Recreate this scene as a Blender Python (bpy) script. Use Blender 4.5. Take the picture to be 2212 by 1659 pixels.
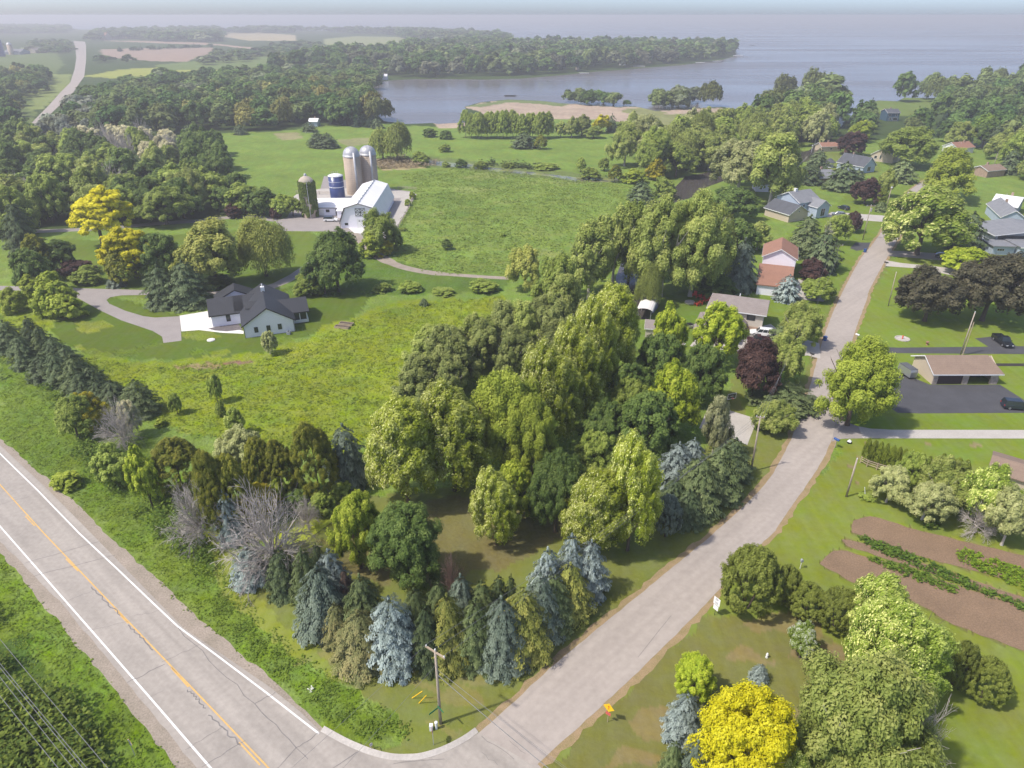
import bpy, bmesh, math, random
import numpy as np
from mathutils import Vector, Matrix, noise
for o in list(bpy.data.objects): bpy.data.objects.remove(o)
SC = bpy.context.scene; COL = SC.collection
R = math.radians
# ---------------------------------------------------------------- camera (a drone 65 m above the corner, looking north)
H = 65.0; F = 683*2212/1024; CX, CY, HOR = 1106., 829.5, 33.
PITCH = math.atan((CY-HOR)/F)
cam = bpy.data.cameras.new('camera'); co = bpy.data.objects.new('camera', cam); COL.objects.link(co)
co.location = (0, 0, H); co.rotation_euler = (math.pi/2-PITCH, 0, 0)
cam.sensor_width = 36; cam.lens = 36*683/1024; cam.clip_start = 0.5; cam.clip_end = 200000
SC.camera = co
# ---------------------------------------------------------------- sky and sun
SUN_EL, SUN_AZ = 55.0, math.atan2(-0.93, -0.36)      # azimuth of the sun, clockwise from +Y
w = bpy.data.worlds.new('World'); SC.world = w; w.use_nodes = True
nt = w.node_tree; bg = nt.nodes['Background']
sk = nt.nodes.new('ShaderNodeTexSky'); sk.sky_type = 'NISHITA'; sk.sun_disc = False
sk.sun_elevation = R(SUN_EL); sk.sun_rotation = SUN_AZ; sk.air_density = .45; sk.dust_density = 1.7; sk.ozone_density = 3.; sk.altitude = 200
tn = nt.nodes.new('ShaderNodeVectorMath'); tn.operation = 'MULTIPLY'; tn.inputs[1].default_value = (1.07, 1.03, .985); nt.links.new(sk.outputs[0], tn.inputs[0]); nt.links.new(tn.outputs[0], bg.inputs[0]); bg.inputs[1].default_value = 0.15
sl = bpy.data.lights.new('sun', 'SUN'); sl.energy = 2.15; sl.angle = R(1.6); sl.color = (1, .94, .84)
so = bpy.data.objects.new('sun', sl); COL.objects.link(so)
sd = Vector((math.sin(SUN_AZ)*math.cos(R(SUN_EL)), math.cos(SUN_AZ)*math.cos(R(SUN_EL)), math.sin(R(SUN_EL))))
so.rotation_euler = sd.to_track_quat('Z', 'Y').to_euler()
SC.view_settings.view_transform = 'Standard'; SC.view_settings.look = 'None'; SC.view_settings.exposure = 1.0
SC.render.engine = 'CYCLES'
try:
    SC.cycles.max_bounces = 6; SC.cycles.diffuse_bounces = 3; SC.cycles.glossy_bounces = 2; SC.cycles.transmission_bounces = 3
    SC.cycles.volume_bounces = 0; SC.cycles.transparent_max_bounces = 6
except Exception: pass
# ---------------------------------------------------------------- helpers
def G(x, y, z=0.):
    u = (x-CX)/F; v = (CY-y)/F
    dy = math.cos(PITCH)+v*math.sin(PITCH); dz = -math.sin(PITCH)+v*math.cos(PITCH)
    t = (z-H)/dz
    return Vector((u*t, dy*t, z))
def PX(p):
    Z = p[2]-H; d = p[1]*math.cos(PITCH)-Z*math.sin(PITCH); up = p[1]*math.sin(PITCH)+Z*math.cos(PITCH)
    return CX+F*p[0]/d, CY-F*up/d
def rise(Y, ty):            # height of a point at ground distance Y that shows on row ty
    v = (CY-ty)/F
    dy = math.cos(PITCH)+v*math.sin(PITCH); dz = -math.sin(PITCH)+v*math.cos(PITCH)
    return H+Y/dy*dz
def spot(tx, ty, by):       # foot, height of an upright thing whose top and foot row were surveyed
    Y = G(CX, by).y; h = max(rise(Y, ty), .3)
    d = Y*math.cos(PITCH)-(h-H)*math.sin(PITCH)
    return Vector(((tx-CX)*d/F, Y, 0)), h, d
def tagp(o, label=None, cat=None, group=None, kind=None):
    if label: o['label'] = label
    if cat: o['category'] = cat
    if group: o['group'] = group
    if kind: o['kind'] = kind
    return o
def thing(name, label, cat, loc=(0, 0, 0), rz=0., group=None):
    o = bpy.data.objects.new(name, None); COL.objects.link(o); o.location = loc; o.rotation_euler = (0, 0, rz)
    o.empty_display_size = .5
    return tagp(o, label, cat, group)
def link(name, me, parent=None, mat=None):
    o = bpy.data.objects.new(name, me); COL.objects.link(o)
    if parent: o.parent = parent
    if mat: me.materials.append(mat)
    return o
def npmesh(name, V, Fc, cols=None, smooth=False):
    """V (n,3), Fc (m,k) all faces with k corners; cols (n,) or (n,3) point attribute"""
    me = bpy.data.meshes.new(name); V = np.asarray(V, dtype=np.float32); Fc = np.asarray(Fc, dtype=np.int32)
    k = Fc.shape[1]
    me.vertices.add(len(V)); me.vertices.foreach_set('co', V.ravel())
    me.loops.add(Fc.size); me.loops.foreach_set('vertex_index', Fc.ravel())
    me.polygons.add(len(Fc)); me.polygons.foreach_set('loop_start', np.arange(0, Fc.size, k, dtype=np.int32))
    try: me.polygons.foreach_set('loop_total', np.full(len(Fc), k, dtype=np.int32))
    except Exception: pass
    if smooth: me.polygons.foreach_set('use_smooth', np.ones(len(Fc), dtype=bool))
    if cols is not None:
        cols = np.asarray(cols, dtype=np.float32)
        if cols.ndim == 1:
            a = me.attributes.new('v', 'FLOAT', 'POINT'); a.data.foreach_set('value', cols)
        else:
            a = me.attributes.new('Col', 'FLOAT_COLOR', 'POINT')
            c4 = np.ones((len(cols), 4), dtype=np.float32); c4[:, :cols.shape[1]] = cols; a.data.foreach_set('color', c4.ravel())
    me.update(calc_edges=True)
    return me
class MB:
    def __init__(s): s.v = []; s.f = []
    def add(s, vs, fs):
        n = len(s.v); s.v += [tuple(v) for v in vs]; s.f += [tuple(n+i for i in f) for f in fs]; return s
    def box(s, x0, y0, z0, x1, y1, z1):
        return s.add([(x0,y0,z0),(x1,y0,z0),(x1,y1,z0),(x0,y1,z0),(x0,y0,z1),(x1,y0,z1),(x1,y1,z1),(x0,y1,z1)],
              [(0,3,2,1),(4,5,6,7),(0,1,5,4),(1,2,6,5),(2,3,7,6),(3,0,4,7)])
    def prism(s, poly, z0, z1):      # vertical prism over xy polygon (ccw)
        n = len(poly)
        return s.add([(p[0],p[1],z0) for p in poly]+[(p[0],p[1],z1) for p in poly],
              [tuple(range(n))[::-1], tuple(range(n, 2*n))]+[(i,(i+1)%n,n+(i+1)%n,n+i) for i in range(n)])
    def ext(s, prof, axis, a, b):    # profile extruded along x or y: prof = [(p,z)]
        n = len(prof); mk = (lambda p, t: (t, p[0], p[1])) if axis == 'x' else (lambda p, t: (p[0], t, p[1]))
        return s.add([mk(p, a) for p in prof]+[mk(p, b) for p in prof],
              [tuple(range(n))[::-1], tuple(range(n, 2*n))]+[(i,(i+1)%n,n+(i+1)%n,n+i) for i in range(n)])
    def tube(s, a, b, r0, r1=None, n=8, cap=True):
        a = Vector(a); b = Vector(b); r1 = r0 if r1 is None else r1
        d = (b-a).normalized(); q = d.to_track_quat('Z', 'Y'); k = len(s.v)
        for c, r in ((a, r0), (b, r1)):
            for i in range(n):
                t = 2*math.pi*i/n; s.v.append(tuple(c+q@Vector((r*math.cos(t), r*math.sin(t), 0))))
        s.f += [(k+i, k+(i+1)%n, k+n+(i+1)%n, k+n+i) for i in range(n)]
        if cap: s.f += [tuple(k+n+i for i in range(n)), tuple(k+i for i in range(n))[::-1]]
        return s
    def lathe(s, prof, n=24, c=(0, 0)):
        k = len(s.v)
        for r, z in prof:
            for i in range(n):
                t = 2*math.pi*i/n; s.v.append((c[0]+r*math.cos(t), c[1]+r*math.sin(t), z))
        for j in range(len(prof)-1):
            s.f += [(k+j*n+i, k+j*n+(i+1)%n, k+(j+1)*n+(i+1)%n, k+(j+1)*n+i) for i in range(n)]
        if prof[-1][0] > .001: s.f.append(tuple(k+(len(prof)-1)*n+i for i in range(n)))
        return s
    def build(s, name, mat, parent=None, smooth=False):
        me = bpy.data.meshes.new(name); me.from_pydata(s.v, [], s.f); me.update()
        if smooth: me.polygons.foreach_set('use_smooth', [True]*len(me.polygons))
        return link(name, me, parent, mat)
# ---------------------------------------------------------------- materials
def newmat(name):
    m = bpy.data.materials.new(name); m.use_nodes = True; nt = m.node_tree
    return m, nt, nt.nodes['Principled BSDF']
def nd(nt, t, **kw):
    n = nt.nodes.new(t)
    for k, v in kw.items():
        if k in n.inputs: n.inputs[k].default_value = v
        else: setattr(n, k, v)
    return n
def tex(name, c, c2=None, scale=1., rough=.8, bump=0., bscale=None, detail=6., metallic=0., coat=0., spec=.3, wave=None, fine=.12, streak=None):
    """c..c2 mixed by noise in object space; optional wave lines (scale, axis, depth)"""
    m, nt, b = newmat(name); L = nt.links.new
    c2 = c2 or tuple(x*.8 for x in c)
    tc = nd(nt, 'ShaderNodeTexCoord')
    n1 = nd(nt, 'ShaderNodeTexNoise', Scale=scale, Detail=detail, Roughness=.6); L(tc.outputs['Object'], n1.inputs['Vector'])
    rp = nd(nt, 'ShaderNodeMapRange'); rp.inputs[1].default_value = .3; rp.inputs[2].default_value = .7; L(n1.outputs[0], rp.inputs[0])
    mx = nd(nt, 'ShaderNodeMix', data_type='RGBA'); mx.inputs[6].default_value = (*c, 1); mx.inputs[7].default_value = (*c2, 1)
    L(rp.outputs[0], mx.inputs[0]); out = mx.outputs[2]
    if fine:
        n2 = nd(nt, 'ShaderNodeTexNoise', Scale=scale*14, Detail=3.); L(tc.outputs['Object'], n2.inputs['Vector'])
        r2 = nd(nt, 'ShaderNodeMapRange'); r2.inputs[1].default_value = .25; r2.inputs[2].default_value = .75; r2.inputs[3].default_value = 1-fine; r2.inputs[4].default_value = 1+fine
        L(n2.outputs[0], r2.inputs[0])
        vm = nd(nt, 'ShaderNodeVectorMath', operation='SCALE'); L(out, vm.inputs[0]); L(r2.outputs[0], vm.inputs['Scale']); out = vm.outputs[0]
    if streak:      # long wear marks along the lanes: (direction, strength)
        mp = nd(nt, 'ShaderNodeMapping'); mp.inputs['Rotation'].default_value = (0, 0, -streak[0]); L(tc.outputs['Object'], mp.inputs[0])
        m2 = nd(nt, 'ShaderNodeMapping'); m2.inputs['Scale'].default_value = (.018, .75, 1); L(mp.outputs[0], m2.inputs[0])
        ns = nd(nt, 'ShaderNodeTexNoise', Scale=1., Detail=4.); L(m2.outputs[0], ns.inputs['Vector']); rs_ = nd(nt, 'ShaderNodeMapRange'); rs_.inputs[1].default_value = .3; rs_.inputs[2].default_value = .7; rs_.inputs[3].default_value = 1-streak[1]; rs_.inputs[4].default_value = 1+streak[1]; L(ns.outputs[0], rs_.inputs[0])
        v4 = nd(nt, 'ShaderNodeVectorMath', operation='SCALE'); L(out, v4.inputs[0]); L(rs_.outputs[0], v4.inputs['Scale']); out = v4.outputs[0]
    if wave:
        wv = nd(nt, 'ShaderNodeTexWave', Scale=wave[0], Distortion=0.); wv.bands_direction = wave[1]; wv.wave_profile = 'SAW'; L(tc.outputs['Object'], wv.inputs['Vector'])
        r3 = nd(nt, 'ShaderNodeMapRange'); r3.inputs[1].default_value = .8; r3.inputs[2].default_value = 1.; r3.inputs[3].default_value = 1; r3.inputs[4].default_value = 1-wave[2]; L(wv.outputs[1], r3.inputs[0])
        v2 = nd(nt, 'ShaderNodeVectorMath', operation='SCALE'); L(out, v2.inputs[0]); L(r3.outputs[0], v2.inputs['Scale']); out = v2.outputs[0]
    L(out, b.inputs['Base Color']); b.inputs['Roughness'].default_value = rough; b.inputs['Metallic'].default_value = metallic
    b.inputs['Specular IOR Level'].default_value = spec; b.inputs['Coat Weight'].default_value = coat; b.inputs['Coat Roughness'].default_value = .08
    if bump:
        bp = nd(nt, 'ShaderNodeBump', Strength=bump, Distance=.1); nb = nd(nt, 'ShaderNodeTexNoise', Scale=bscale or scale*6, Detail=4.); L(tc.outputs['Object'], nb.inputs['Vector'])
        L(nb.outputs[0], bp.inputs['Height']); L(bp.outputs[0], b.inputs['Normal'])
    return m
LFK = 2.1
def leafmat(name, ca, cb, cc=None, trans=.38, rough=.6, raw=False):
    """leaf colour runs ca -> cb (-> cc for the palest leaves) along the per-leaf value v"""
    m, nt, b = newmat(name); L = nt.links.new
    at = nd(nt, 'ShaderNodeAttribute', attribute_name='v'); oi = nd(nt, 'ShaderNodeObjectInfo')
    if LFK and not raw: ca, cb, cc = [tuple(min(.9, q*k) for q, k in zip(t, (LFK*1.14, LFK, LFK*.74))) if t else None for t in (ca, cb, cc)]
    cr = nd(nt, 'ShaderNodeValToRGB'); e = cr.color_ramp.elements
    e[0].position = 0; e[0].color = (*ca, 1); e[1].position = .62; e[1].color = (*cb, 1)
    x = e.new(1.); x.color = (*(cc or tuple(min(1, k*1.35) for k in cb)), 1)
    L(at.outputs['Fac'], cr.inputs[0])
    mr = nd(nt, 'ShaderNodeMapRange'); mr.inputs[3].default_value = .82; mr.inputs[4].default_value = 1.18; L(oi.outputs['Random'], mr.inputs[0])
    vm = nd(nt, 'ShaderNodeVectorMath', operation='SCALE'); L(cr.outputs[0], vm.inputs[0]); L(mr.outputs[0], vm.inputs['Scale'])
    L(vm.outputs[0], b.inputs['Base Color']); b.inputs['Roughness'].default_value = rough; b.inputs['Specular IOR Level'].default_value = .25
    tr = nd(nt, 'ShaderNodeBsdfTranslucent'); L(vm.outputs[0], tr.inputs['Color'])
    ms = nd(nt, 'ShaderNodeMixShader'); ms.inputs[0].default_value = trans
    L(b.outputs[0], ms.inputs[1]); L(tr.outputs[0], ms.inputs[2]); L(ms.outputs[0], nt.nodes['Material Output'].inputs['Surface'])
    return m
M = {}
M['asphalt_old'] = tex('asphalt_old', (.385, .345, .303), (.325, .292, .257), .12, .9, .12, 8., fine=.1, streak=(math.atan2(G(580, 1659).y-G(0, 1047).y, G(580, 1659).x-G(0, 1047).x), .13))
M['asphalt_local'] = tex('asphalt_local', (.400, .350, .308), (.350, .306, .270), .09, .9, .1, 8., fine=.08, streak=(math.atan2(G(1700, 1080).y-G(1200, 1540).y, G(1700, 1080).x-G(1200, 1540).x), .07))
M['asphalt_new'] = tex('asphalt_new', (.085, .085, .092), (.065, .065, .07), .3, .85, .1, 8.)
M['asphalt_drive'] = tex('asphalt_drive', (.33, .295, .275), (.28, .25, .235), .3, .9, .1, 8.)
M['gravel'] = tex('gravel', (.36, .30, .245), (.27, .23, .18), .35, .95, .3, 12., fine=.25)
M['concrete'] = tex('concrete', (.49, .455, .41), (.42, .385, .345), .3, .85, .08, 6.)
M['concrete_white'] = tex('concrete_white', (.76, .73, .69), (.69, .66, .62), .3, .8, .05, 6., fine=.05)
M['paint_white'] = tex('paint_white', (.82, .81, .78), (.70, .69, .66), 1.5, .7)
M['paint_yellow'] = tex('paint_yellow', (.72, .44, .12), (.55, .36, .16), 1.2, .7)
M['crack'] = tex('crack', (.17, .16, .155), (.25, .23, .22), 2., .8)
M['dry_edge'] = tex('dry_edge', (.36, .25, .15), (.25, .2, .09), .8, .95, .3, 10., fine=.3)
M['white_siding'] = tex('white_siding', (.87, .85, .92), (.83, .81, .88), .3, .6, wave=(1.6, 'X', .10), fine=.02)
M['white'] = tex('white', (.8, .8, .8), (.72, .72, .72), 1., .6, fine=.03)
M['black_metal_roof'] = tex('black_metal_roof', (.042, .044, .05), (.035, .037, .043), .5, .55, wave=(.75, 'X', .45), spec=.4)
M['black'] = tex('black', (.02, .02, .022), (.03, .03, .03), 2., .5)
M['glass_dark'] = tex('glass_dark', (.02, .028, .032), (.03, .04, .045), .6, .08, spec=.8, fine=0)
M['barn_roof'] = tex('barn_roof', (.88, .86, .85), (.76, .75, .74), .16, .5, wave=(.6, 'Y', .08), fine=.04)
M['concrete_stave'] = tex('concrete_stave', (.52, .42, .33), (.42, .335, .26), .25, .9, wave=(.42, 'Z', .25), fine=.12)
M['galvanised'] = tex('galvanised', (.50, .50, .51), (.42, .42, .44), .6, .5, metallic=.3, fine=.08)
M['silo_blue'] = tex('silo_blue', (.03, .045, .15), (.04, .06, .19), .5, .3, spec=.6, fine=.05)
M['red_paint'] = tex('red_paint', (.75, .09, .05), (.65, .08, .05), 2., .5)
M['tan_siding'] = tex('tan_siding', (.58, .52, .44), (.54, .48, .41), .4, .7, wave=(1.2, 'Z', .1), fine=.03)
M['taupe_shingle'] = tex('taupe_shingle', (.285, .245, .225), (.235, .20, .185), .8, .9, wave=(1.4, 'Z', .12), fine=.2)
M['red_shingle'] = tex('red_shingle', (.33, .175, .12), (.28, .15, .105), .6, .9, wave=(1.4, 'Z', .12), fine=.18)
M['grey_shingle'] = tex('grey_shingle', (.24, .245, .26), (.19, .195, .21), .6, .9, wave=(1.4, 'Z', .1), fine=.18)
M['dark_shingle'] = tex('dark_shingle', (.11, .115, .13), (.085, .09, .10), .6, .9, wave=(1.4, 'Z', .1), fine=.18)
M['brown_shingle'] = tex('brown_shingle', (.275, .20, .15), (.23, .165, .125), .6, .9, wave=(1.4, 'Z', .1), fine=.16)
M['blue_siding'] = tex('blue_siding', (.42, .49, .58), (.38, .45, .53), .4, .7, wave=(1.2, 'Z', .12), fine=.03)
M['navy_siding'] = tex('navy_siding', (.06, .12, .17), (.05, .10, .15), .4, .7, fine=.05)
M['beige_siding'] = tex('beige_siding', (.55, .46, .35), (.50, .42, .32), .4, .75, wave=(1.2, 'Z', .08), fine=.04)
M['brick'] = tex('brick', (.42, .30, .22), (.28, .20, .15), 1.2, .9, .3, fine=.3)
M['stone'] = tex('stone', (.46, .38, .31), (.22, .19, .17), 1.6, .9, .5, fine=.3)
M['grey_siding'] = tex('grey_siding', (.33, .35, .38), (.3, .32, .35), .4, .7, fine=.05)
M['door_brown'] = tex('door_brown', (.06, .035, .035), (.05, .03, .03), .5, .6, wave=(1., 'Z', .4))
M['wood'] = tex('wood', (.42, .355, .29), (.33, .275, .22), 1., .85, .2, fine=.2)
M['wood_pale'] = tex('wood_pale', (.45, .36, .26), (.36, .28, .2), 1., .85, .2, fine=.2)
M['bark'] = tex('bark', (.13, .10, .075), (.085, .065, .05), 1.5, .95, .5, fine=.3)
M['bark_grey'] = tex('bark_grey', (.50, .45, .41), (.38, .34, .31), 1.5, .95, .3, fine=.3)
M['bark_pink'] = tex('bark_pink', (.28, .18, .14), (.2, .13, .1), 1.5, .95, .3, fine=.3)
M['bark_white'] = tex('bark_white', (.62, .58, .53), (.4, .37, .33), 2., .9, .2, fine=.25)
M['tyre'] = tex('tyre', (.02, .02, .02), (.03, .03, .03), 3., .9)
M['rim'] = tex('rim', (.5, .5, .52), (.4, .4, .42), 3., .35, metallic=.8)
M['car_white'] = tex('car_white', (.8, .8, .8), (.77, .77, .78), .5, .3, coat=.6, fine=0)
M['car_black'] = tex('car_black', (.012, .013, .016), (.016, .018, .02), .5, .25, coat=.7, fine=0)
M['car_silver'] = tex('car_silver', (.36, .37, .38), (.33, .34, .35), .5, .3, metallic=.5, coat=.6, fine=0)
M['car_navy'] = tex('car_navy', (.02, .028, .04), (.025, .034, .05), .5, .25, coat=.7, fine=0)
M['car_maroon'] = tex('car_maroon', (.05, .012, .016), (.04, .01, .014), .5, .25, coat=.7, fine=0)
M['lamp'] = tex('lamp', (.8, .8, .76), (.7, .7, .7), 2., .15, spec=.7, fine=0)
M['lamp_red'] = tex('lamp_red', (.4, .02, .02), (.3, .02, .02), 2., .2, fine=0)
M['wire'] = tex('wire', (.16, .16, .16), (.22, .22, .22), 1., .6)
M['sign_white'] = tex('sign_white', (.85, .85, .85), (.8, .8, .8), 2., .5, fine=0)
M['sign_yellow'] = tex('sign_yellow', (.95, .58, .02), (.9, .52, .02), 2., .5, fine=0)
M['sign_orange'] = tex('sign_orange', (.75, .22, .02), (.7, .2, .02), 2., .5, fine=0)
M['sign_red'] = tex('sign_red', (.62, .12, .10), (.6, .14, .12), 2., .5, fine=0)
M['sign_green'] = tex('sign_green', (.02, .17, .08), (.02, .2, .09), 2., .5, fine=0)
M['bluebin'] = tex('bluebin', (.03, .09, .3), (.03, .08, .25), 2., .5, fine=0)
M['canvas'] = tex('canvas', (.5, .43, .34), (.42, .36, .29), 1., .8)
M['ivy'] = leafmat('ivy', (.035, .06, .018), (.075, .115, .03), (.12, .16, .05))
# ---------------------------------------------------------------- ground
def poly(pts): return np.array([tuple(G(x, y))[:2] for x, y in pts])
def inside(P, pg):
    x, y = P[:, 0], P[:, 1]; res = np.zeros(len(P), bool)
    bb = (x >= pg[:, 0].min()) & (x <= pg[:, 0].max()) & (y >= pg[:, 1].min()) & (y <= pg[:, 1].max())
    idx = np.nonzero(bb)[0]; xs, ys = x[idx], y[idx]; r = np.zeros(len(idx), bool); n = len(pg)
    for i in range(n):
        x0, y0 = pg[i]; x1, y1 = pg[(i+1) % n]
        if y0 == y1: continue
        c = ((y0 > ys) != (y1 > ys)) & (xs < (x1-x0)*(ys-y0)/(y1-y0)+x0); r ^= c
    res[idx] = r; return res
rng = np.random.default_rng(7)
def vnoise(P, s, seed=0):        # smooth value noise in [0,1]
    q = P/s+seed*17.3; i = np.floor(q).astype(np.int64); f = q-i; f = f*f*(3-2*f)
    def h(a, b):
        n = (a*374761393+b*668265263+seed*1442695) & 0x7fffffff; n = ((n ^ (n >> 13))*1274126177) & 0x7fffffff
        return ((n ^ (n >> 16)) & 0xffff)/65535.
    a = h(i[:, 0], i[:, 1]); b = h(i[:, 0]+1, i[:, 1]); c = h(i[:, 0], i[:, 1]+1); d = h(i[:, 0]+1, i[:, 1]+1)
    return (a*(1-f[:, 0])+b*f[:, 0])*(1-f[:, 1])+(c*(1-f[:, 0])+d*f[:, 0])*f[:, 1]
az = np.concatenate([np.arange(-56, 56.01, .16), np.arange(60, 303, 6.)])*math.pi/180
rad = [12., 24.]
while rad[-1] < 700: rad.append(rad[-1]*1.008)
while rad[-1] < 4000: rad.append(rad[-1]*1.014)
while rad[-1] < 100000: rad.append(rad[-1]*1.08)
rad = np.array(rad); na, nr = len(az), len(rad)
RR, AA = np.meshgrid(rad, az, indexing='ij')
GP = np.stack([RR.ravel()*np.sin(AA.ravel()), RR.ravel()*np.cos(AA.ravel())], 1)
# paint: (polygon in survey pixels, colour, lawn mask, ragged edge in m)
PASTURE = (.165, .235, .042); MEADOW = (.20, .25, .020); LAWN = (.098, .142, .018); LAWNY = (.175, .205, .035); ROUGH = (.105, .165, .026)
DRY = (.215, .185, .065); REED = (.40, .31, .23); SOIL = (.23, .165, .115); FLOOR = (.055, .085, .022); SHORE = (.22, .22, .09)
Gc = np.tile(np.array(PASTURE), (len(GP), 1)).astype(np.float32); Gl = np.zeros(len(GP), np.float32)
def paint(pts, c, lawn=0., rag=1., mix=1.):
    pg = poly(pts); j = np.stack([vnoise(GP, max(rag*1.7, .5), 3)-.5, vnoise(GP, max(rag*1.7, .5), 5)-.5], 1)*2*rag
    m = inside(GP+j, pg); Gc[m] = Gc[m]*(1-mix)+np.array(c)*mix; Gl[m] = lawn
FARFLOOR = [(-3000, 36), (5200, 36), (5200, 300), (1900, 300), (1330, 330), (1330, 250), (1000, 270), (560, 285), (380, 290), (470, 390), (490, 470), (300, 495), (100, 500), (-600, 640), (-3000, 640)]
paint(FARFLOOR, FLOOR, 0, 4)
for pts, c in [
    ([(215, 88), (360, 94), (470, 98), (560, 108), (560, 104), (440, 92), (300, 88)], (.36, .26, .19)),
    ([(220, 107), (300, 104), (455, 103), (470, 106), (440, 120), (400, 134), (330, 132), (230, 124), (215, 112)], (.33, .24, .18)),
    ([(480, 71), (560, 70), (640, 76), (640, 88), (540, 88), (480, 79)], (.42, .35, .2)),
    ([(700, 84), (770, 78), (860, 80), (890, 86), (860, 96), (740, 100), (700, 96)], (.26, .28, .11)),
    ([(180, 165), (260, 150), (440, 140), (520, 135), (540, 150), (560, 162), (420, 170), (250, 170)], (.30, .32, .06)),
    ([(340, 140), (560, 118), (700, 110), (700, 130), (520, 150), (350, 152)], (.14, .19, .05)),
    ([(-50, 110), (120, 112), (140, 140), (80, 190), (70, 290), (0, 330), (-50, 300)], (.12, .16, .045)),
    ([(90, 160), (155, 160), (150, 190), (95, 235), (60, 240)], (.20, .24, .07)),
    ([(0, 62), (460, 62), (500, 74), (60, 80), (0, 72)], (.07, .1, .03))]:
    paint(pts, c, .4, 3)
paint([(365, 300), (440, 288), (600, 285), (690, 272), (860, 268), (1000, 282), (1300, 292), (1345, 330), (1300, 372), (1000, 345), (820, 350), (700, 352), (640, 370), (560, 420), (495, 400), (470, 330)], (.165, .24, .042), 0, 3)
paint([(1000, 360), (1240, 385), (1400, 400), (1400, 430), (1290, 480), (1110, 600), (930, 590), (850, 560), (850, 500), (900, 420), (860, 370)], (.175, .245, .044), 0, 3)
for k in range(26):     # paler and darker drifts in the marsh meadow
    a = rng.random(3); cx = 880+a[0]*450; cy = 380+a[1]*190; rx = 14+40*a[2]; ry = rx*.16
    c = [(.24, .27, .08), (.12, .19, .035), (.22, .26, .06)][k % 3]
    paint([(cx+rx*math.cos(t)*(1+.3*math.sin(3*t+k)), cy+ry*math.sin(t)) for t in np.linspace(0, 6.28, 12)[:-1]], c, 0, 3.5, .55)
paint([(810, 345), (860, 340), (960, 352), (940, 362), (880, 366), (815, 368)], (.33, .27, .14), 0, 2)
paint([(590, 288), (640, 286), (660, 298), (610, 304)], (.27, .25, .12), 0, 2)
paint([(720, 303), (800, 298), (830, 304), (760, 318)], (.25, .25, .11), 0, 2)
paint([(935, 262), (1010, 262), (1010, 275), (950, 278)], REED, 0, 1)
paint([(1006, 232), (1038, 222), (1097, 216), (1170, 219), (1212, 224), (1329, 231), (1373, 231), (1417, 241), (1480, 236), (1560, 232), (1570, 262), (1500, 275), (1440, 285), (1330, 262), (1200, 256), (1060, 250)], REED, 0, 3)
paint([(1340, 236), (1390, 232), (1440, 246), (1560, 245), (1560, 256), (1480, 268), (1420, 278), (1370, 256)], (.22, .23, .09), 0, 4)
paint([(1006, 230), (1100, 214), (1180, 218), (1230, 225), (1210, 230), (1160, 224), (1100, 221), (1040, 231)], (.15, .19, .07), 0, 1.5)
paint([(110, 700), (160, 650), (240, 640), (450, 700), (455, 655), (600, 622), (740, 632), (800, 640), (760, 690), (640, 733), (560, 762), (480, 776), (330, 777), (200, 768), (130, 738)], LAWN, 1, .8)
paint([(130, 515), (260, 520), (480, 498), (660, 500), (700, 515), (665, 575), (600, 620), (480, 650), (230, 640), (150, 615), (130, 560)], (.125, .175, .026), 1, .8)
paint([(0, 645), (110, 640), (130, 660), (90, 720), (130, 760), (330, 782), (560, 768), (660, 735), (740, 690), (860, 650), (1090, 640), (1060, 700), (900, 800), (840, 900), (760, 990), (600, 960), (400, 940), (200, 850), (0, 780)], MEADOW, 0, 2)
paint([(560, 640), (1090, 632), (1100, 600), (960, 590), (840, 560), (790, 535), (760, 560), (700, 600)], ROUGH, 0, 1.5)
for k in range(40):
    a = rng.random(3); cx = 150+a[0]*850; cy = 790+(a[1]-.5)*300; rx = 12+30*a[2]; ry = rx*.3
    if cy < 660+.0*cx: continue
    paint([(cx+rx*math.cos(t)*(1+.3*math.sin(3*t+k)), cy+ry*math.sin(t)) for t in np.linspace(0, 6.28, 12)[:-1]], [(.25, .27, .035), (.115, .175, .024), (.15, .21, .022)][k % 3], 0, 1.2, .55)
paint([(365, 790), (430, 783), (485, 786), (470, 797), (400, 797)], (.28, .22, .10), 0, .8); paint([(480, 783), (545, 776), (552, 782), (500, 790)], (.24, .15, .1), 0, .8)
# highway verges and the corner lot
paint([(0, 780), (200, 850), (330, 960), (420, 1060), (480, 1230), (620, 1380), (760, 1500), (880, 1560), (880, 1600), (700, 1590), (520, 1420), (300, 1200), (0, 945)], (.13, .195, .024), 0, 1.5)
paint([(0, 1190), (160, 1370), (400, 1659), (700, 2100), (-900, 2100), (-900, 1190)], (.14, .21, .022), 0, 1.5)
paint([(-100, 1330), (60, 1400), (130, 1500), (260, 1659), (300, 1800), (-200, 1800)], (.075, .125, .02), 0, 2.5)
paint([(462, 1190), (560, 1180), (640, 1150), (740, 1080), (1000, 1050), (1260, 1050), (1500, 1000), (1560, 900), (1600, 760), (1690, 720), (1800, 640), (1990, 385), (2010, 390), (1820, 770), (1700, 1010), (1560, 1150), (1350, 1330), (1120, 1540), (1060, 1600), (900, 1660), (820, 1640), (730, 1600), (860, 1620), (885, 1580), (860, 1550), (760, 1490), (640, 1400), (520, 1310), (462, 1250)], (.165, .185, .042), .8, .8)
paint([(700, 1170), (900, 1100), (1040, 1060), (1220, 1120), (1200, 1190), (1000, 1260), (820, 1250), (720, 1240)], (.17, .155, .055), .6, 1.5)
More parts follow.
